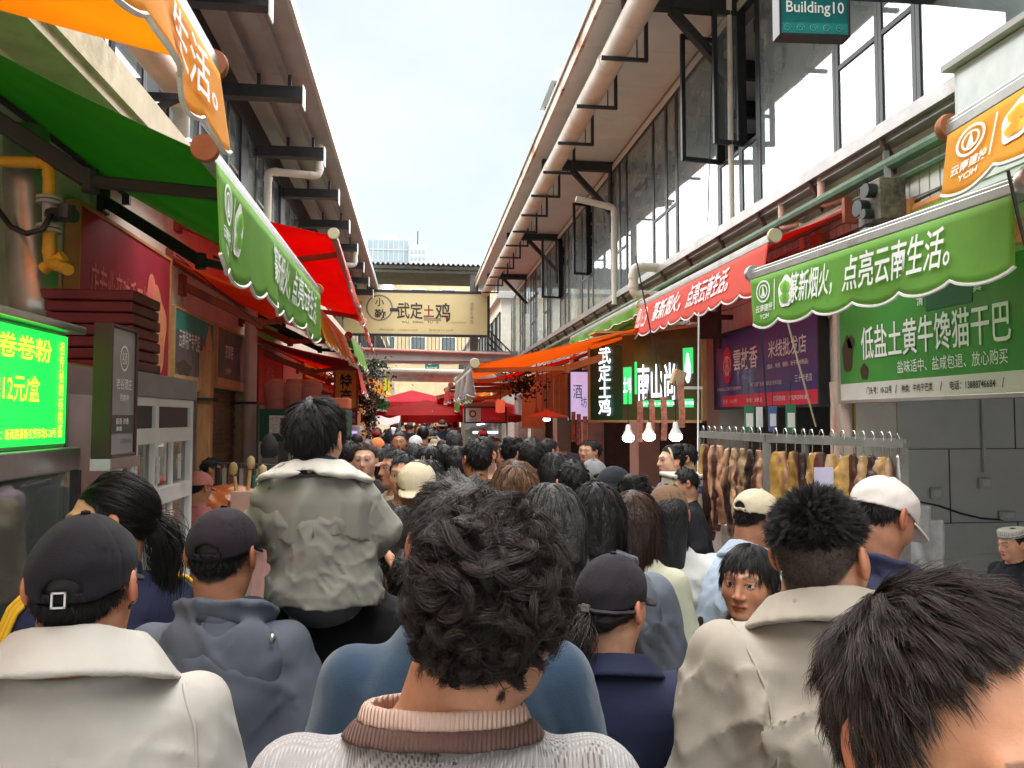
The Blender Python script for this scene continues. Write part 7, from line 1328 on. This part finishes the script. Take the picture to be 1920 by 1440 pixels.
# 7 -- blue sweater
root, r = person('man in a deep blue sweater standing just ahead of the wavy haired man', 858, 890, 1.36, yaw=-3, top=.122, wide=1.02, neck=1.0, head=(R(4), R(-6), 0)); build_body(root, r, SKINS[1], HAIR_BLACK, hf=.006); dress(root, r, 'sweater', cloth('blue_sweater', (.020, .048, .088), rough=.95, bump=.4, bs=700, sheen=.3, crease=.12), seed=19, collar='crew', smoothfold=False, fold=.004, crease=.003, h=.009); short_hair(root, r, H_GRY, SH_GRY, L=.045, n=5000, lift=.4)
# 8 -- woman with cap and ponytail
root, r = person('woman in a navy blazer with a charcoal cap and a beaded ponytail band', 1147, 1033, 1.7, yaw=-10, top=.132, head=(R(-34), R(-6), R(2)), wide=.96, neck_r=.9)
build_body(root, r, SKINS[0], HAIR_BLACK, hf=.0045); nb_ = cloth('navy_blazer', (.020, .025, .060), rough=.75, bump=.15, bs=800); g = dress(root, r, 'blazer', nb_, seed=21, h=.010, sleeve=.076); fold_collar(root, r, 'collar', nb_, w=.05, rin=.074, spread=.042, z_top=1.462, tilt=.4, fold=.001)
for sx in (-1, 1): seam(root, r, g, 'shoulder_seam', nb_, [(sx * .165, 1.44), (sx * .195, 1.38), (sx * .205, 1.28), (sx * .205, 1.2)], .003, 6)
capc = cloth('cap_charcoal', (.020, .016, .021), bump=.35, bs=500); cap(root, r, capc, h=.0045, crown=.071, wr=.003, bill_len=.085); hair_shell(root, r, SH_BLK, t=.004, lump=.002)
strands(root, r, H_BLK, n=5000, guides=220, L=.10, Lvar=0, lift=.02, comb=1.0, rad=.0005, grav=.0, steps=8, shell=.005, messy=.03, clump=.3, hug=.9, tfun=lambda G, n_, t: (lambda d: d - n_ * (d * n_).sum(1)[:, None])(np.array([-.015, -.115, -.03]) - G) * 9, seed=41, under_cap=.012, lfun=lambda G: np.linalg.norm(G - [-.015, -.115, -.03], axis=1) / .10 * 1.05)
tail(root, r, hair_mat('hair_dull_brown', (.045, .036, .033), var=.8), (-.015, -.118, -.035), [(-.03, -.15, -.07), (-.04, -.145, -.15), (-.03, -.12, -.24), (.0, -.10, -.31)], n=900, width=.045, rad=.0007)
rs = np.random.RandomState(4); m = MB()
for i in range(46): q = np.array([-.022, -.132, -.042]) + rs.normal(size=3) * np.array([.012, .007, .012]); rr = rs.uniform(.002, .0042); m.lathe(q, [(.001, -rr), (rr * .8, -rr * .5), (rr, 0), (rr * .8, rr * .5), (.001, rr)], 6)
mesh_obj('hair_band', (np.array(m.V) @ r.Rh.T + r.hc) * r.s, m.F, M('bead', (.5, .48, .45), rough=.15, metal=.6, var=.5, vs=200), root)
m = MB(); m.tube([r.hc + r.Rc @ np.array(p) for p in ((-.03, -.118, -.005), (.02, -.122, -.008), (.06, -.09, -.008), (.088, -.03, -.006))], .005, 6); mesh_obj('cap_strap', np.array(m.V) * r.s, m.F, M('strap_brown', (.05, .042, .045), rough=.6), root); m = MB(); m.box((-.011, -.004, -.009), (.011, .003, .009)); mesh_obj('buckle', (np.array(m.V) @ r.Rc.T + r.hc + r.Rc @ np.array([-.005, -.124, -.004])) * r.s, m.F, steel, root)
# 9 -- faded haircut, beige jacket
bj = cloth('beige_jacket', (.37, .33, .27), bump=.14, bs=600); root, r = person('young man with a faded haircut in a beige jacket, ear turned to the right', 1537, 905, 1.45, yaw=-12, top=.137, head=(R(-40), R(0), R(-2)), wide=1.08, lean=(-.03, .0), neck=.75, neck_r=1.08)
fade = ([0, 35, 60, 78, 88, 100, 120, 150, 180], [.072, .066, .045, .03, .03, .03, .03, .028, .03])
build_body(root, r, SKINS[0], (.095, .066, .052), hf=.0042); g = dress(root, r, 'jacket', bj, h=.008, crease=.010, seed=26, fold=.009, fs=11, neck_r=.072); fold_collar(root, r, 'collar', bj, w=.06, rin=.082, spread=.052, z_top=1.472, seed=7, fold=.004)
seam(root, r, g, 'back_seam', bj, [(-.19, 1.43), (-.15, 1.33), (-.14, 1.2), (-.135, 1.05)], .003, 6)
hair_shell(root, r, SH_BLK, t=.004, lump=.003, hl=fade); strands(root, r, H_BLK, n=13000, guides=900, L=.030, lift=.85, comb=.6, rad=.0004, grav=.1, steps=6, hug=.25, hl=([0, 35, 60, 78, 88, 100, 120, 150, 180], [.072, .066, .045, .035, .034, .03, .026, .02, .02]), clump=.45, messy=.28, lfun=lambda G: np.interp(G[:, 2], [0, .03, .06], [.12, .55, 1.0]), seed=51)
strands(root, r, H_BLK, n=5000, guides=900, L=.004, lift=1, comb=.6, rad=.00035, grav=.0, steps=3, clump=.1, seed=52, hl=([0, 35, 60, 78, 88, 100, 120, 150, 180], [.072, .066, .045, .0, -.022, .0, -.02, -.045, -.052]))
P10H = ([0, 35, 60, 78, 88, 100, 120, 150, 180], [.090, .082, .052, .0, -.022, -.005, -.035, -.066, -.074])
# 10 -- the man facing the camera at the right
root, r = person('man right by the camera, head bowed, dark hair over his forehead', 1800, 1086, .595, yaw=176, top=.126, head=(R(14), R(-5), R(5)), wide=1.05, neck=1.0)
build_body(root, r, lin((.78, .56, .43)), (.03, .022, .018), hl=P10H, hf=.0035, c=.018); dress(root, r, 'shirt', cloth('dark_shirt', (.03, .03, .035)), seed=29, collar='fold'); hair_shell(root, r, SH_BRN, t=.005, lump=.003, hl=P10H)
strands(root, r, hair_mat('hair_dark_brown', (.046, .034, .030), rough=.4, var=.8), n=36000, guides=800, L=.050, lift=.16, comb=1.0, rad=.00027, grav=.3, steps=9, shell=.009, hug=.85, hl=P10H, clump=.5, messy=.16, seed=61, lfun=lambda G: np.interp(G[:, 2], [-.06, .0, .06], [.35, .7, 1.05]) * np.interp(G[:, 1], [-.01, .05], [1, .30]))
# 11 -- peeking woman
root, r = person('short haired woman glancing back over the beige shoulder', 1402, 1018, 2.1, yaw=128, top=.128, head=(R(10), R(2), R(0)), wide=.9); build_body(root, r, SKINS[1], HAIR_BLACK, hf=.0042); dress(root, r, 'shirt', cloth('grey_shirt', (.10, .10, .11)), seed=31, collar='fold')
short_hair(root, r, L=.075, n=8000, lift=.15, grav=.9, shell=.012, steps=9, messy=.10, clump=.5, seed=63, whorl=(.0, -.05, .105), lfun=lambda G: np.interp(G[:, 2], [-.06, .0, .06], [.5, .75, 1.0]))
# 12 -- polo man
pb_ = cloth('polo_blue', (.40, .47, .56), rough=.9, bump=.4, bs=300); root, r = person('stout man in a pale blue polo shirt and cream cap bending towards the beef', 1418, 912, 2.9, yaw=-62, top=.132, head=(R(-8), R(-22), 0), wide=1.1, deep=1.25, lean=(0, .34), hunch=.03, arms='fwd'); build_body(root, r, SKINS[3], HAIR_BLACK, hf=.006); dress(root, r, 'shirt', pb_, seed=33, collar='fold', fold=.010); cap(root, r, cloth('cap_cream', (.58, .51, .36)), h=.005, opening=True, bill_len=.07); strands(root, r, H_BLK, n=900, guides=90, L=.01, rad=.0008, shell=.002, under_cap=.012)
# 13 -- white cap man
root, r = person('elderly man in a navy hooded jacket looking down under a white cap', 1655, 888, 2.2, yaw=-66, top=.135, head=(R(-8), R(-30), R(0)), lean=(0, .22), hunch=.03, wide=1.02, arms='fwd'); build_body(root, r, SKINS[3], HAIR_BLACK, hf=.0042); dress(root, r, 'jacket', cloth('navy_jacket', (.030, .032, .070), rough=.7), seed=35, fold=.010); hood(root, r, 'hood', MATS['cloth_navy_jacket'], size=.9)
cap(root, r, cloth('cap_white', (.66, .61, .56)), h=.0045, bill_len=.085, wr=.003); strands(root, r, H_BLK, n=2600, guides=160, L=.020, lift=.1, rad=.0006, shell=.003, grav=.8, hug=.8, under_cap=.012)
# 14 -- seller with the prayer cap
root, r = person('stall keeper in black with a patterned white prayer cap inside the beef shop', 1897, 988, 4.1, yaw=86, top=.128, head=(R(4), R(-8), 0), wide=1.05); build_body(root, r, SKINS[0], HAIR_BLACK, hf=.006, c=.022); dress(root, r, 'jacket', cloth('black_coat', (.012, .012, .018)), h=.016, seed=37, collar='stand'); short_hair(root, r, n=0, near=False)
def pcap(P):
    Q = loc_frame(P, r.hc, r.Rh); e = np.sqrt((Q[0] / .088) ** 2 + ((Q[1] + .012) / .107) ** 2) - 1; d = np.maximum(e * .09, np.maximum(.055 + .1 * -Q[1] * .8 - Q[2], Q[2] - .118 + .05 * np.abs(Q[0]))); return d
V, F = mesh_sdf(pcap, r.hc - [.14, .15, .02], r.hc + [.14, .15, .15], .0055); Qv = (V - r.hc) @ r.Rh; th = np.arctan2(Qv[:, 0], Qv[:, 1] + .012); zz = Qv[:, 2] + .08 * Qv[:, 1]; C = np.tile(np.array((.62, .60, .54)), (len(V), 1)); C[(zz < .072) & (zz > .060)] = (.16, .15, .13); C[(zz > .080) & (zz < .104) & (np.sin(th * 22 + zz * 300) * np.sin(th * 22 - zz * 300) > .25)] = (.12, .11, .10); mesh_obj('prayer_cap', V * r.s, F, M('cap_cloth', vcol=True, rough=.85), root, smooth=True, col=C)
# 15..19 -- heads in the middle distance right
root, r = person('person in a grey blue hooded coat with an olive lower half, dark wavy hair', 1118, 903, 2.35, yaw=-4, top=.125, wide=1.02, head=(R(-6), R(-4), 0)); build_body(root, r, SKINS[0], HAIR_BLACK, hf=.006); gb = cloth('greyblue_coat', (.15, .17, .20), rough=.75); g = dress(root, r, 'jacket', gb, seed=41, fold=.010); hood(root, r, 'hood', gb, size=1.15, seed=12)
V = np.empty(len(g.data.vertices) * 3, np.float32); g.data.vertices.foreach_get('co', V); g.data.materials.append(cloth('olive_panel', (.20, .19, .145))); fz = np.array([p.center[2] for p in g.data.polygons]) / r.s; fx = np.array([p.center[0] for p in g.data.polygons]) / r.s; g.data.polygons.foreach_set('material_index', ((fz < 1.14) & (np.abs(fx) < .19)).astype(np.int32))
long_hair(root, r, L=.16, n=6000, down=.10, width=.08, curl=.12, freq=1.0)
root, r = person('woman with long chestnut hair just behind the grey blue coat', 1190, 918, 2.75, yaw=-30, top=.125, wide=.9); build_body(root, r, SKINS[0], HAIR_BLACK, hf=.008, c=.022); dress(root, r, 'shirt', cloth('lime_cream', (.55, .56, .42)), h=.016, seed=43, collar='crew'); long_hair(root, r, H_BRN, SH_BRN, L=.34, n=4500, down=.26)
root, r = person('woman in a white top with a brown cap worn over long dark hair', 1252, 905, 2.95, yaw=-6, top=.132, wide=.9, head=(R(-12), 0, R(-3))); build_body(root, r, SKINS[0], HAIR_BLACK, hf=.008, c=.022); dress(root, r, 'shirt', cloth('white_top', (.62, .62, .58)), h=.014, seed=45, collar='crew', fold=.010); long_hair(root, r, H_BLK, SH_BLK, L=.34, n=3800, down=.22, t=.003); cap(root, r, cloth('cap_brown', (.17, .10, .055)), h=.006, opening=True, crown=.07)
root, r = person('grey haired person half hidden behind the wavy haired man', 1030, 905, 2.0, yaw=6, top=.125, wide=.98); build_body(root, r, SKINS[0], HAIR_BLACK, hf=.007); dress(root, r, 'jacket', cloth('dark_coat', (.03, .03, .034)), h=.014, seed=47, collar='stand'); long_hair(root, r, H_GRY, SH_GRY, L=.14, n=5000, down=.07, width=.082)
root, r = person('woman with light brown parted hair facing the camera, eyes hidden by the crowd', 966, 868, 2.8, yaw=176, top=.122, wide=.9, head=(0, R(-24), 0)); build_body(root, r, SKINS[2], HAIR_BLACK, hf=.007, c=.022); dress(root, r, 'shirt', cloth('dusty_pink', (.45, .28, .27)), h=.016, seed=49, collar='crew'); long_hair(root, r, H_GOLD, SH_BRN, L=.26, n=3800, down=.2)
# 20 -- old man with cream cap facing us
root, r = person('old man in a blue grey jacket and cream cap walking towards the camera', 782, 858, 3.2, yaw=170, top=.132, wide=1.0, head=(R(6), R(-12), 0)); build_body(root, r, lin((.55, .36, .27)), (.05, .05, .05), hf=.0055, c=.022); dress(root, r, 'jacket', cloth('bluegrey_jacket', (.10, .125, .15)), h=.014, seed=51, collar='fold', neck_r=.085); cap(root, r, MATS['cloth_cap_cream'], h=.005, bill_len=.07); short_hair(root, r, n=0, near=False)
root, r = person('person with black hair held by a shiny clip, in a black leather jacket', 750, 948, 2.75, yaw=-8, top=.125, wide=.9, s=None); build_body(root, r, SKINS[0], HAIR_BLACK, hf=.008, c=.022); dress(root, r, 'jacket', M('leather_black', (.012, .011, .012), rough=.3, bump=.3, bs=60), h=.016, seed=53, collar='stand'); long_hair(root, r, L=.12, n=1800, down=.06)
# ---- more people, middle distance (compact specs)
def mid(label, px, py, d, yaw, top, tc, hair='short', hat=None, skin=0, wide=.98, head=(0, 0, 0), lean=(0, 0), hm=None, arms='down', collar='crew', extra=None, hc=HAIR_BLACK):
    far = d > 4.5; root, r = person(label, px, py, d, yaw=yaw, top=.132 if hat else .124, wide=wide, head=tuple(R(a) for a in head), lean=lean, arms=arms)
    build_body(root, r, SKINS[skin] if isinstance(skin, int) else skin, hc, hf=.0075 if not far else .0095, c=.03, bare_arms=top == 'tee'); mat = cloth('mid_%02x%02x%02x' % tuple(int(c * 255) for c in tc), tc); dress(root, r, top, mat, h=.018, seed=int(px), collar=collar, tr=int(px) % 3)
    Hm, Sm = {None: (H_BLK, SH_BLK), 'brown': (H_BRN, SH_BRN), 'grey': (H_GRY, SH_GRY)}[hm]; n = 1500 if not far else 700; rad = .0011 if not far else .0016
    if hat != 'helmet':
        if hair == 'short' and hat: short_hair(root, r, Hm, Sm, L=.02, n=400, near=False, rad=rad, t=.001, under_cap=.01)
        elif hair == 'short': short_hair(root, r, Hm, Sm, L=.035, n=n, near=False, rad=rad, hug=.75)
        elif hair == 'long': long_hair(root, r, Hm, Sm, L=.3, n=n, near=False, rad=rad, down=.22)
        elif hair == 'bob': long_hair(root, r, Hm, Sm, L=.16, n=n, near=False, rad=rad, down=.09)
        elif hair == 'bun':
            hair_shell(root, r, Sm, t=.006, h=.01, extra=lambda Q, d: smin(d, ell(Q, (0, -.07, .10), (.04, .04, .035)), .02)); strands(root, r, Hm, n=n, guides=100, L=.06, lift=.05, comb=-1, rad=rad, shell=.01)
    if hat:
        kind, col = hat; m2 = cloth('hat_%02x%02x%02x' % tuple(int(c * 255) for c in col), col)
        if kind == 'cap': cap(root, r, m2, h=.0065, opening=abs(yaw) < 60)
        elif kind == 'bucket': cap(root, r, m2, h=.008, bill=False, bucket=True, seams=False, name='bucket_hat')
        elif kind == 'beanie': hair_shell(root, r, m2, t=.016, name='beanie', h=.009, hl=([0, 180], [.05, -.02]), lump=.001)
        elif kind == 'helmet': hair_shell(root, r, M('helmet_shell', (.03, .032, .035), rough=.12, coat=.6), t=.03, name='helmet', h=.010, hl=([0, 60, 90, 180], [.05, .0, -.06, -.08]), lump=.0)
        elif kind == 'band': mm = MB(); mm.tube([r.hc + r.Rh @ np.array([.092 * math.cos(a), .012 * 0 + .03, .10 * math.sin(a)]) for a in np.linspace(.1, 3.04, 14)], .010, 6); mesh_obj('headband', np.array(mm.V) * r.s, mm.F, m2, root, smooth=True)
    return root, r
bk = (.014, .014, .017)
for spec in [
    ('woman with pinned up hair facing the camera beside the child', 685, 828, 5.2, 172, 'jacket', bk, 'bun', None, 2, .9, (0, -4, 0), (0, 0), 'brown'),
    ('person in a bright red jacket near the violet lit stall', 656, 826, 6.2, -20, 'jacket', (.50, .012, .02), 'short'),
    ('person under an orange beanie in the crowd', 707, 820, 8.0, 10, 'jacket', (.05, .05, .06), 'short', ('beanie', (.72, .22, .06))),
    ('woman in a soft pink bucket hat beside the pinned up hair', 713, 838, 6.3, 8, 'shirt', (.06, .055, .06), 'long', ('bucket', (.62, .40, .28)), 0, .9),
    ('man in glasses and a tan shirt facing left in the crowd', 741, 842, 4.6, 120, 'shirt', (.42, .34, .22), 'short', None, 1),
    ('man with neat black hair in a charcoal jacket beside the man in glasses', 758, 850, 4.1, 165, 'jacket', (.05, .055, .06), 'short', None, 0),
    ('woman with straight dark hair and a hidden chin left of the purple jacket', 805, 836, 5.0, 150, 'shirt', (.48, .36, .40), 'long', None, 2, .9, (10, -8, 0)),
    ('woman looking down at her hand, dark hair past her shoulders', 832, 834, 5.4, -160, 'shirt', (.52, .40, .46), 'long', None, 2, .9, (0, -18, 0), (0, 0), None, 'bag'),
    ('woman in a glossy purple jacket seen from behind', 858, 836, 5.1, -15, 'jacket', (.115, .04, .16), 'bob', None, 0, .95),
    ('tall man in a dark grey jacket, back turned, above the purple jacket', 851, 806, 7.2, 4, 'jacket', (.045, .05, .06), 'short', None, 1, 1.12, (0, 0, 0), (0, 0), 'grey'),
    ('young man in a grey shirt and pink apron straps looking down to the left', 905, 818, 4.9, 135, 'tee', (.10, .095, .10), 'short', None, 2, 1.02, (0, -16, 0)),
    ('person in black standing close behind the apron man', 893, 822, 4.5, 20, 'jacket', bk, 'short', None, 1, 1.05),
    ('older man facing the camera between the apron man and the stall', 946, 826, 6.0, 172, 'shirt', (.07, .07, .08), 'short', None, 1),
    ('woman with tied hair turning right by the stalls', 967, 820, 5.6, -70, 'shirt', (.12, .11, .13), 'bun', None, 2, .9),
    ('man in a dark shirt with his back turned, tall among the right hand stalls', 997, 820, 4.6, -12, 'shirt', (.035, .033, .04), 'short', None, 1, 1.08),
    ('person with thick black hair and a mustard scarf', 1040, 848, 3.7, 3, 'sweater', (.62, .36, .02), 'bob', None, 0, .95),
    ('person with round black hair in a dull brown coat', 1072, 860, 3.6, 5, 'jacket', (.085, .06, .055), 'short', None, 0, 1.0),
    ('man in a grey cap with a strap opening at the back', 1112, 856, 4.3, 2, 'jacket', (.06, .05, .05), 'short', ('cap', (.22, .22, .23)), 1, 1.05),
    ('person under a black bucket hat leaning towards the chicken counter', 1152, 868, 3.5, -40, 'jacket', (.02, .02, .022), 'short', ('bucket', (.015, .018, .022)), 0, .95, (0, -10, 0), (0, .1)),
    ('butcher with dark hair by the hanging rods on the right', 1030, 822, 7.0, -60, 'shirt', (.06, .07, .10), 'short', None, 1),
    ('vendor in a dark vest behind the chicken counter', 1098, 826, 8.2, 150, 'shirt', (.035, .035, .04), 'short', None, 0),
    ('vendor in a pale top beside the dark vest', 1110, 826, 7.8, 100, 'shirt', (.40, .36, .36), 'short', None, 0),
    ('saleswoman in a mauve top with a cream headband, facing left', 1258, 832, 5.6, 95, 'shirt', (.20, .12, .19), 'bun', ('band', (.62, .5, .36)), 2, .9),
    ('young vendor in black looking down behind the headband', 1283, 832, 5.8, 75, 'shirt', (.014, .014, .018), 'short', None, 2, 1.02, (0, -20, 0)),
    ('boy with black hair bending low below the young vendor', 1285, 878, 5.2, 75, 'shirt', (.02, .02, .024), 'short', None, 0, .92, (0, -25, 0), (0, .2)),
    ('person in rose with hair tucked behind the ear next to chestnut hair', 1192, 890, 3.3, -35, 'shirt', (.55, .36, .38), 'bun', None, 0, .9),
    ('stall keeper in a pink cap bending over the orange bags', 374, 880, 4.9, -30, 'shirt', (.45, .16, .15), 'short', ('cap', (.68, .24, .20)), 1, .95, (0, -15, 0)),
    ('trader in black reaching across the stall near the metal door', 396, 858, 6.9, -70, 'jacket', (.012, .012, .014), 'short', None, 1, 1.0, (0, -10, 0), (0, .1), None, 'fwd'),
    ('woman with a pink collar squeezed behind the black leather jacket', 768, 1030, 2.45, -10, 'shirt', (.62, .20, .26), 'short', None, 0, .88),
    ('person wearing a white cap in the middle of the crowd', 779, 814, 8.6, 175, 'jacket', (.04, .045, .05), 'short', ('cap', (.66, .66, .66))),
    ('bald man with a grey jacket near the red parasol', 793, 797, 10.0, 4, 'jacket', (.10, .11, .12), 'none', None, 1, 1.05, (0, 0, 0), (0, 0), None),
    ('rider in a glossy dark helmet under the cloth canopy', 736, 803, 8.6, 6, 'jacket', (.04, .045, .055), 'none', ('helmet', (0, 0, 0)), 1),
    ('person with greying hair ahead of the white cap', 776, 830, 6.6, 8, 'jacket', (.055, .055, .06), 'short', None, 1, 1.0, (0, 0, 0), (0, 0), 'grey'),
    ('man in a black jacket with a white collar beside the beanie', 728, 832, 7.0, -5, 'jacket', (.02, .022, .028), 'short', None, 1, 1.1),
    ('child sized figure with black hair beside the purple jacket', 806, 862, 4.4, 15, 'jacket', (.06, .04, .07), 'bob', None, 0, .85),
    ('person holding a violet lit phone in front of the small stall', 646, 812, 9.5, -30, 'jacket', (.12, .11, .13), 'short', None, 0),
]: mid(*spec)
GLASSES = [o for o in bpy.data.objects if o.get('label', '').startswith('man in glasses')][0]
# ---- the distant crowd: a few people built once, then copied with their parts and given other clothes
protos = []
def proto(desc, hair, hat, hm=None, yaw=0, wide=1.0, skin=0):
    root, r = person('x', 800, 800, 12, yaw=yaw, s=.97, wide=wide); build_body(root, r, SKINS[skin], HAIR_BLACK, hf=.012, c=.04, hands=False); top = dress(root, r, 'jacket', cloth('far_proto', (.05, .05, .05)), h=.026, seed=3, collar=None)
    Hm, Sm = {None: (H_BLK, SH_BLK), 'brown': (H_BRN, SH_BRN), 'grey': (H_GRY, SH_GRY)}[hm]
    if hair == 'short': short_hair(root, r, Hm, Sm, n=0, near=False)
    elif hair == 'long': long_hair(root, r, Hm, Sm, n=0, near=False)
    elif hair == 'bob': long_hair(root, r, Hm, Sm, n=0, near=False, down=.09)
    if hat: (cap(root, r, cloth('far_hat_' + desc.replace(' ', '_'), hat[1]), h=.01, seams=False) if hat[0] == 'cap' else cap(root, r, cloth('far_hat_' + desc.replace(' ', '_'), hat[1]), h=.011, bill=False, bucket=True, seams=False, name='bucket_hat'))
    protos.append((desc, root, [o for o in root.children], r, yaw))
proto('short black hair', 'short', None); proto('long black hair', 'long', None, None, 5, .9); proto('a dark cap', 'short', ('cap', (.03, .03, .04)), None, 170); proto('brown bobbed hair', 'bob', None, 'brown', -10, .9, 2)
proto('black hair and visible face', 'short', None, None, 172, 1.0, 1); proto('a straw coloured hat', 'short', ('bucket', (.5, .42, .28)), None, -20, .95); proto('greying hair', 'short', None, 'grey', 8, 1.05, 1); proto('a white cap', 'short', ('cap', (.6, .6, .58)), None, 4); proto('a red cap', 'short', ('cap', (.4, .03, .03)), None, 12, .95); proto('a tan bucket hat', 'bob', ('bucket', (.3, .22, .14)), None, 6, .92)
proto('long brown hair and visible face', 'long', None, 'brown', 168, .9, 2)
tops = [('black', (.012, .012, .014)), ('charcoal', (.045, .045, .05)), ('navy', (.02, .026, .06)), ('slate blue', (.10, .12, .16)), ('brown', (.08, .05, .035)), ('cream', (.52, .48, .40)), ('dark green', (.03, .055, .035)), ('wine red', (.22, .02, .035)), ('pale pink', (.5, .33, .34)), ('light grey', (.3, .3, .3)), ('denim', (.07, .11, .2))]
rs = random.Random(77); combos = [(p, t) for p in range(len(protos)) for t in range(len(tops))]; rs.shuffle(combos); used = set(); slots = []
for row in range(30):
    Y = 8.6 + row * 1.05 + (row ** 1.35) * .05
    for k in range(3):
        x = (-.95 + k * 1.0 + rs.uniform(-.3, .3)) + (.35 if row % 2 else 0); slots.append((x, Y + rs.uniform(-.4, .4)))
slots = [s_ for s_ in slots if -1.15 < s_[0] < 1.9 and not (15.4 < s_[1] < 18 and s_[0] < -.2) and not (14.2 < s_[1] < 15.9 and s_[0] > .6)][:84]
for i, ((x, Y), (p, t)) in enumerate(zip(slots, combos)):
    desc, src, kids, r, yw = protos[p]; first = p not in used
    if first: used.add(p); o = src; ch = kids
    else:
        o = src.copy(); COL.objects.link(o); ch = []
        for k in kids: c = k.copy(); COL.objects.link(c); c.parent = o; ch.append(c)
    o.location = (x, Y, 0); o.rotation_euler[2] = R(yw + rs.uniform(-16, 16)); s_ = rs.uniform(.88, 1.07); o.scale = (s_, s_, s_); tn, tcol = tops[t]
    o['label'] = f'{tn} jacketed person with {desc} in the distant crowd'; o['group'] = 'people in the distant crowd'; o['category'] = 'person'
    m2 = cloth('far_' + tn.replace(' ', '_'), tcol)
    for c in ch:
        if c.name.startswith('jacket'): c.material_slots[0].link = 'OBJECT'; c.material_slots[0].material = m2
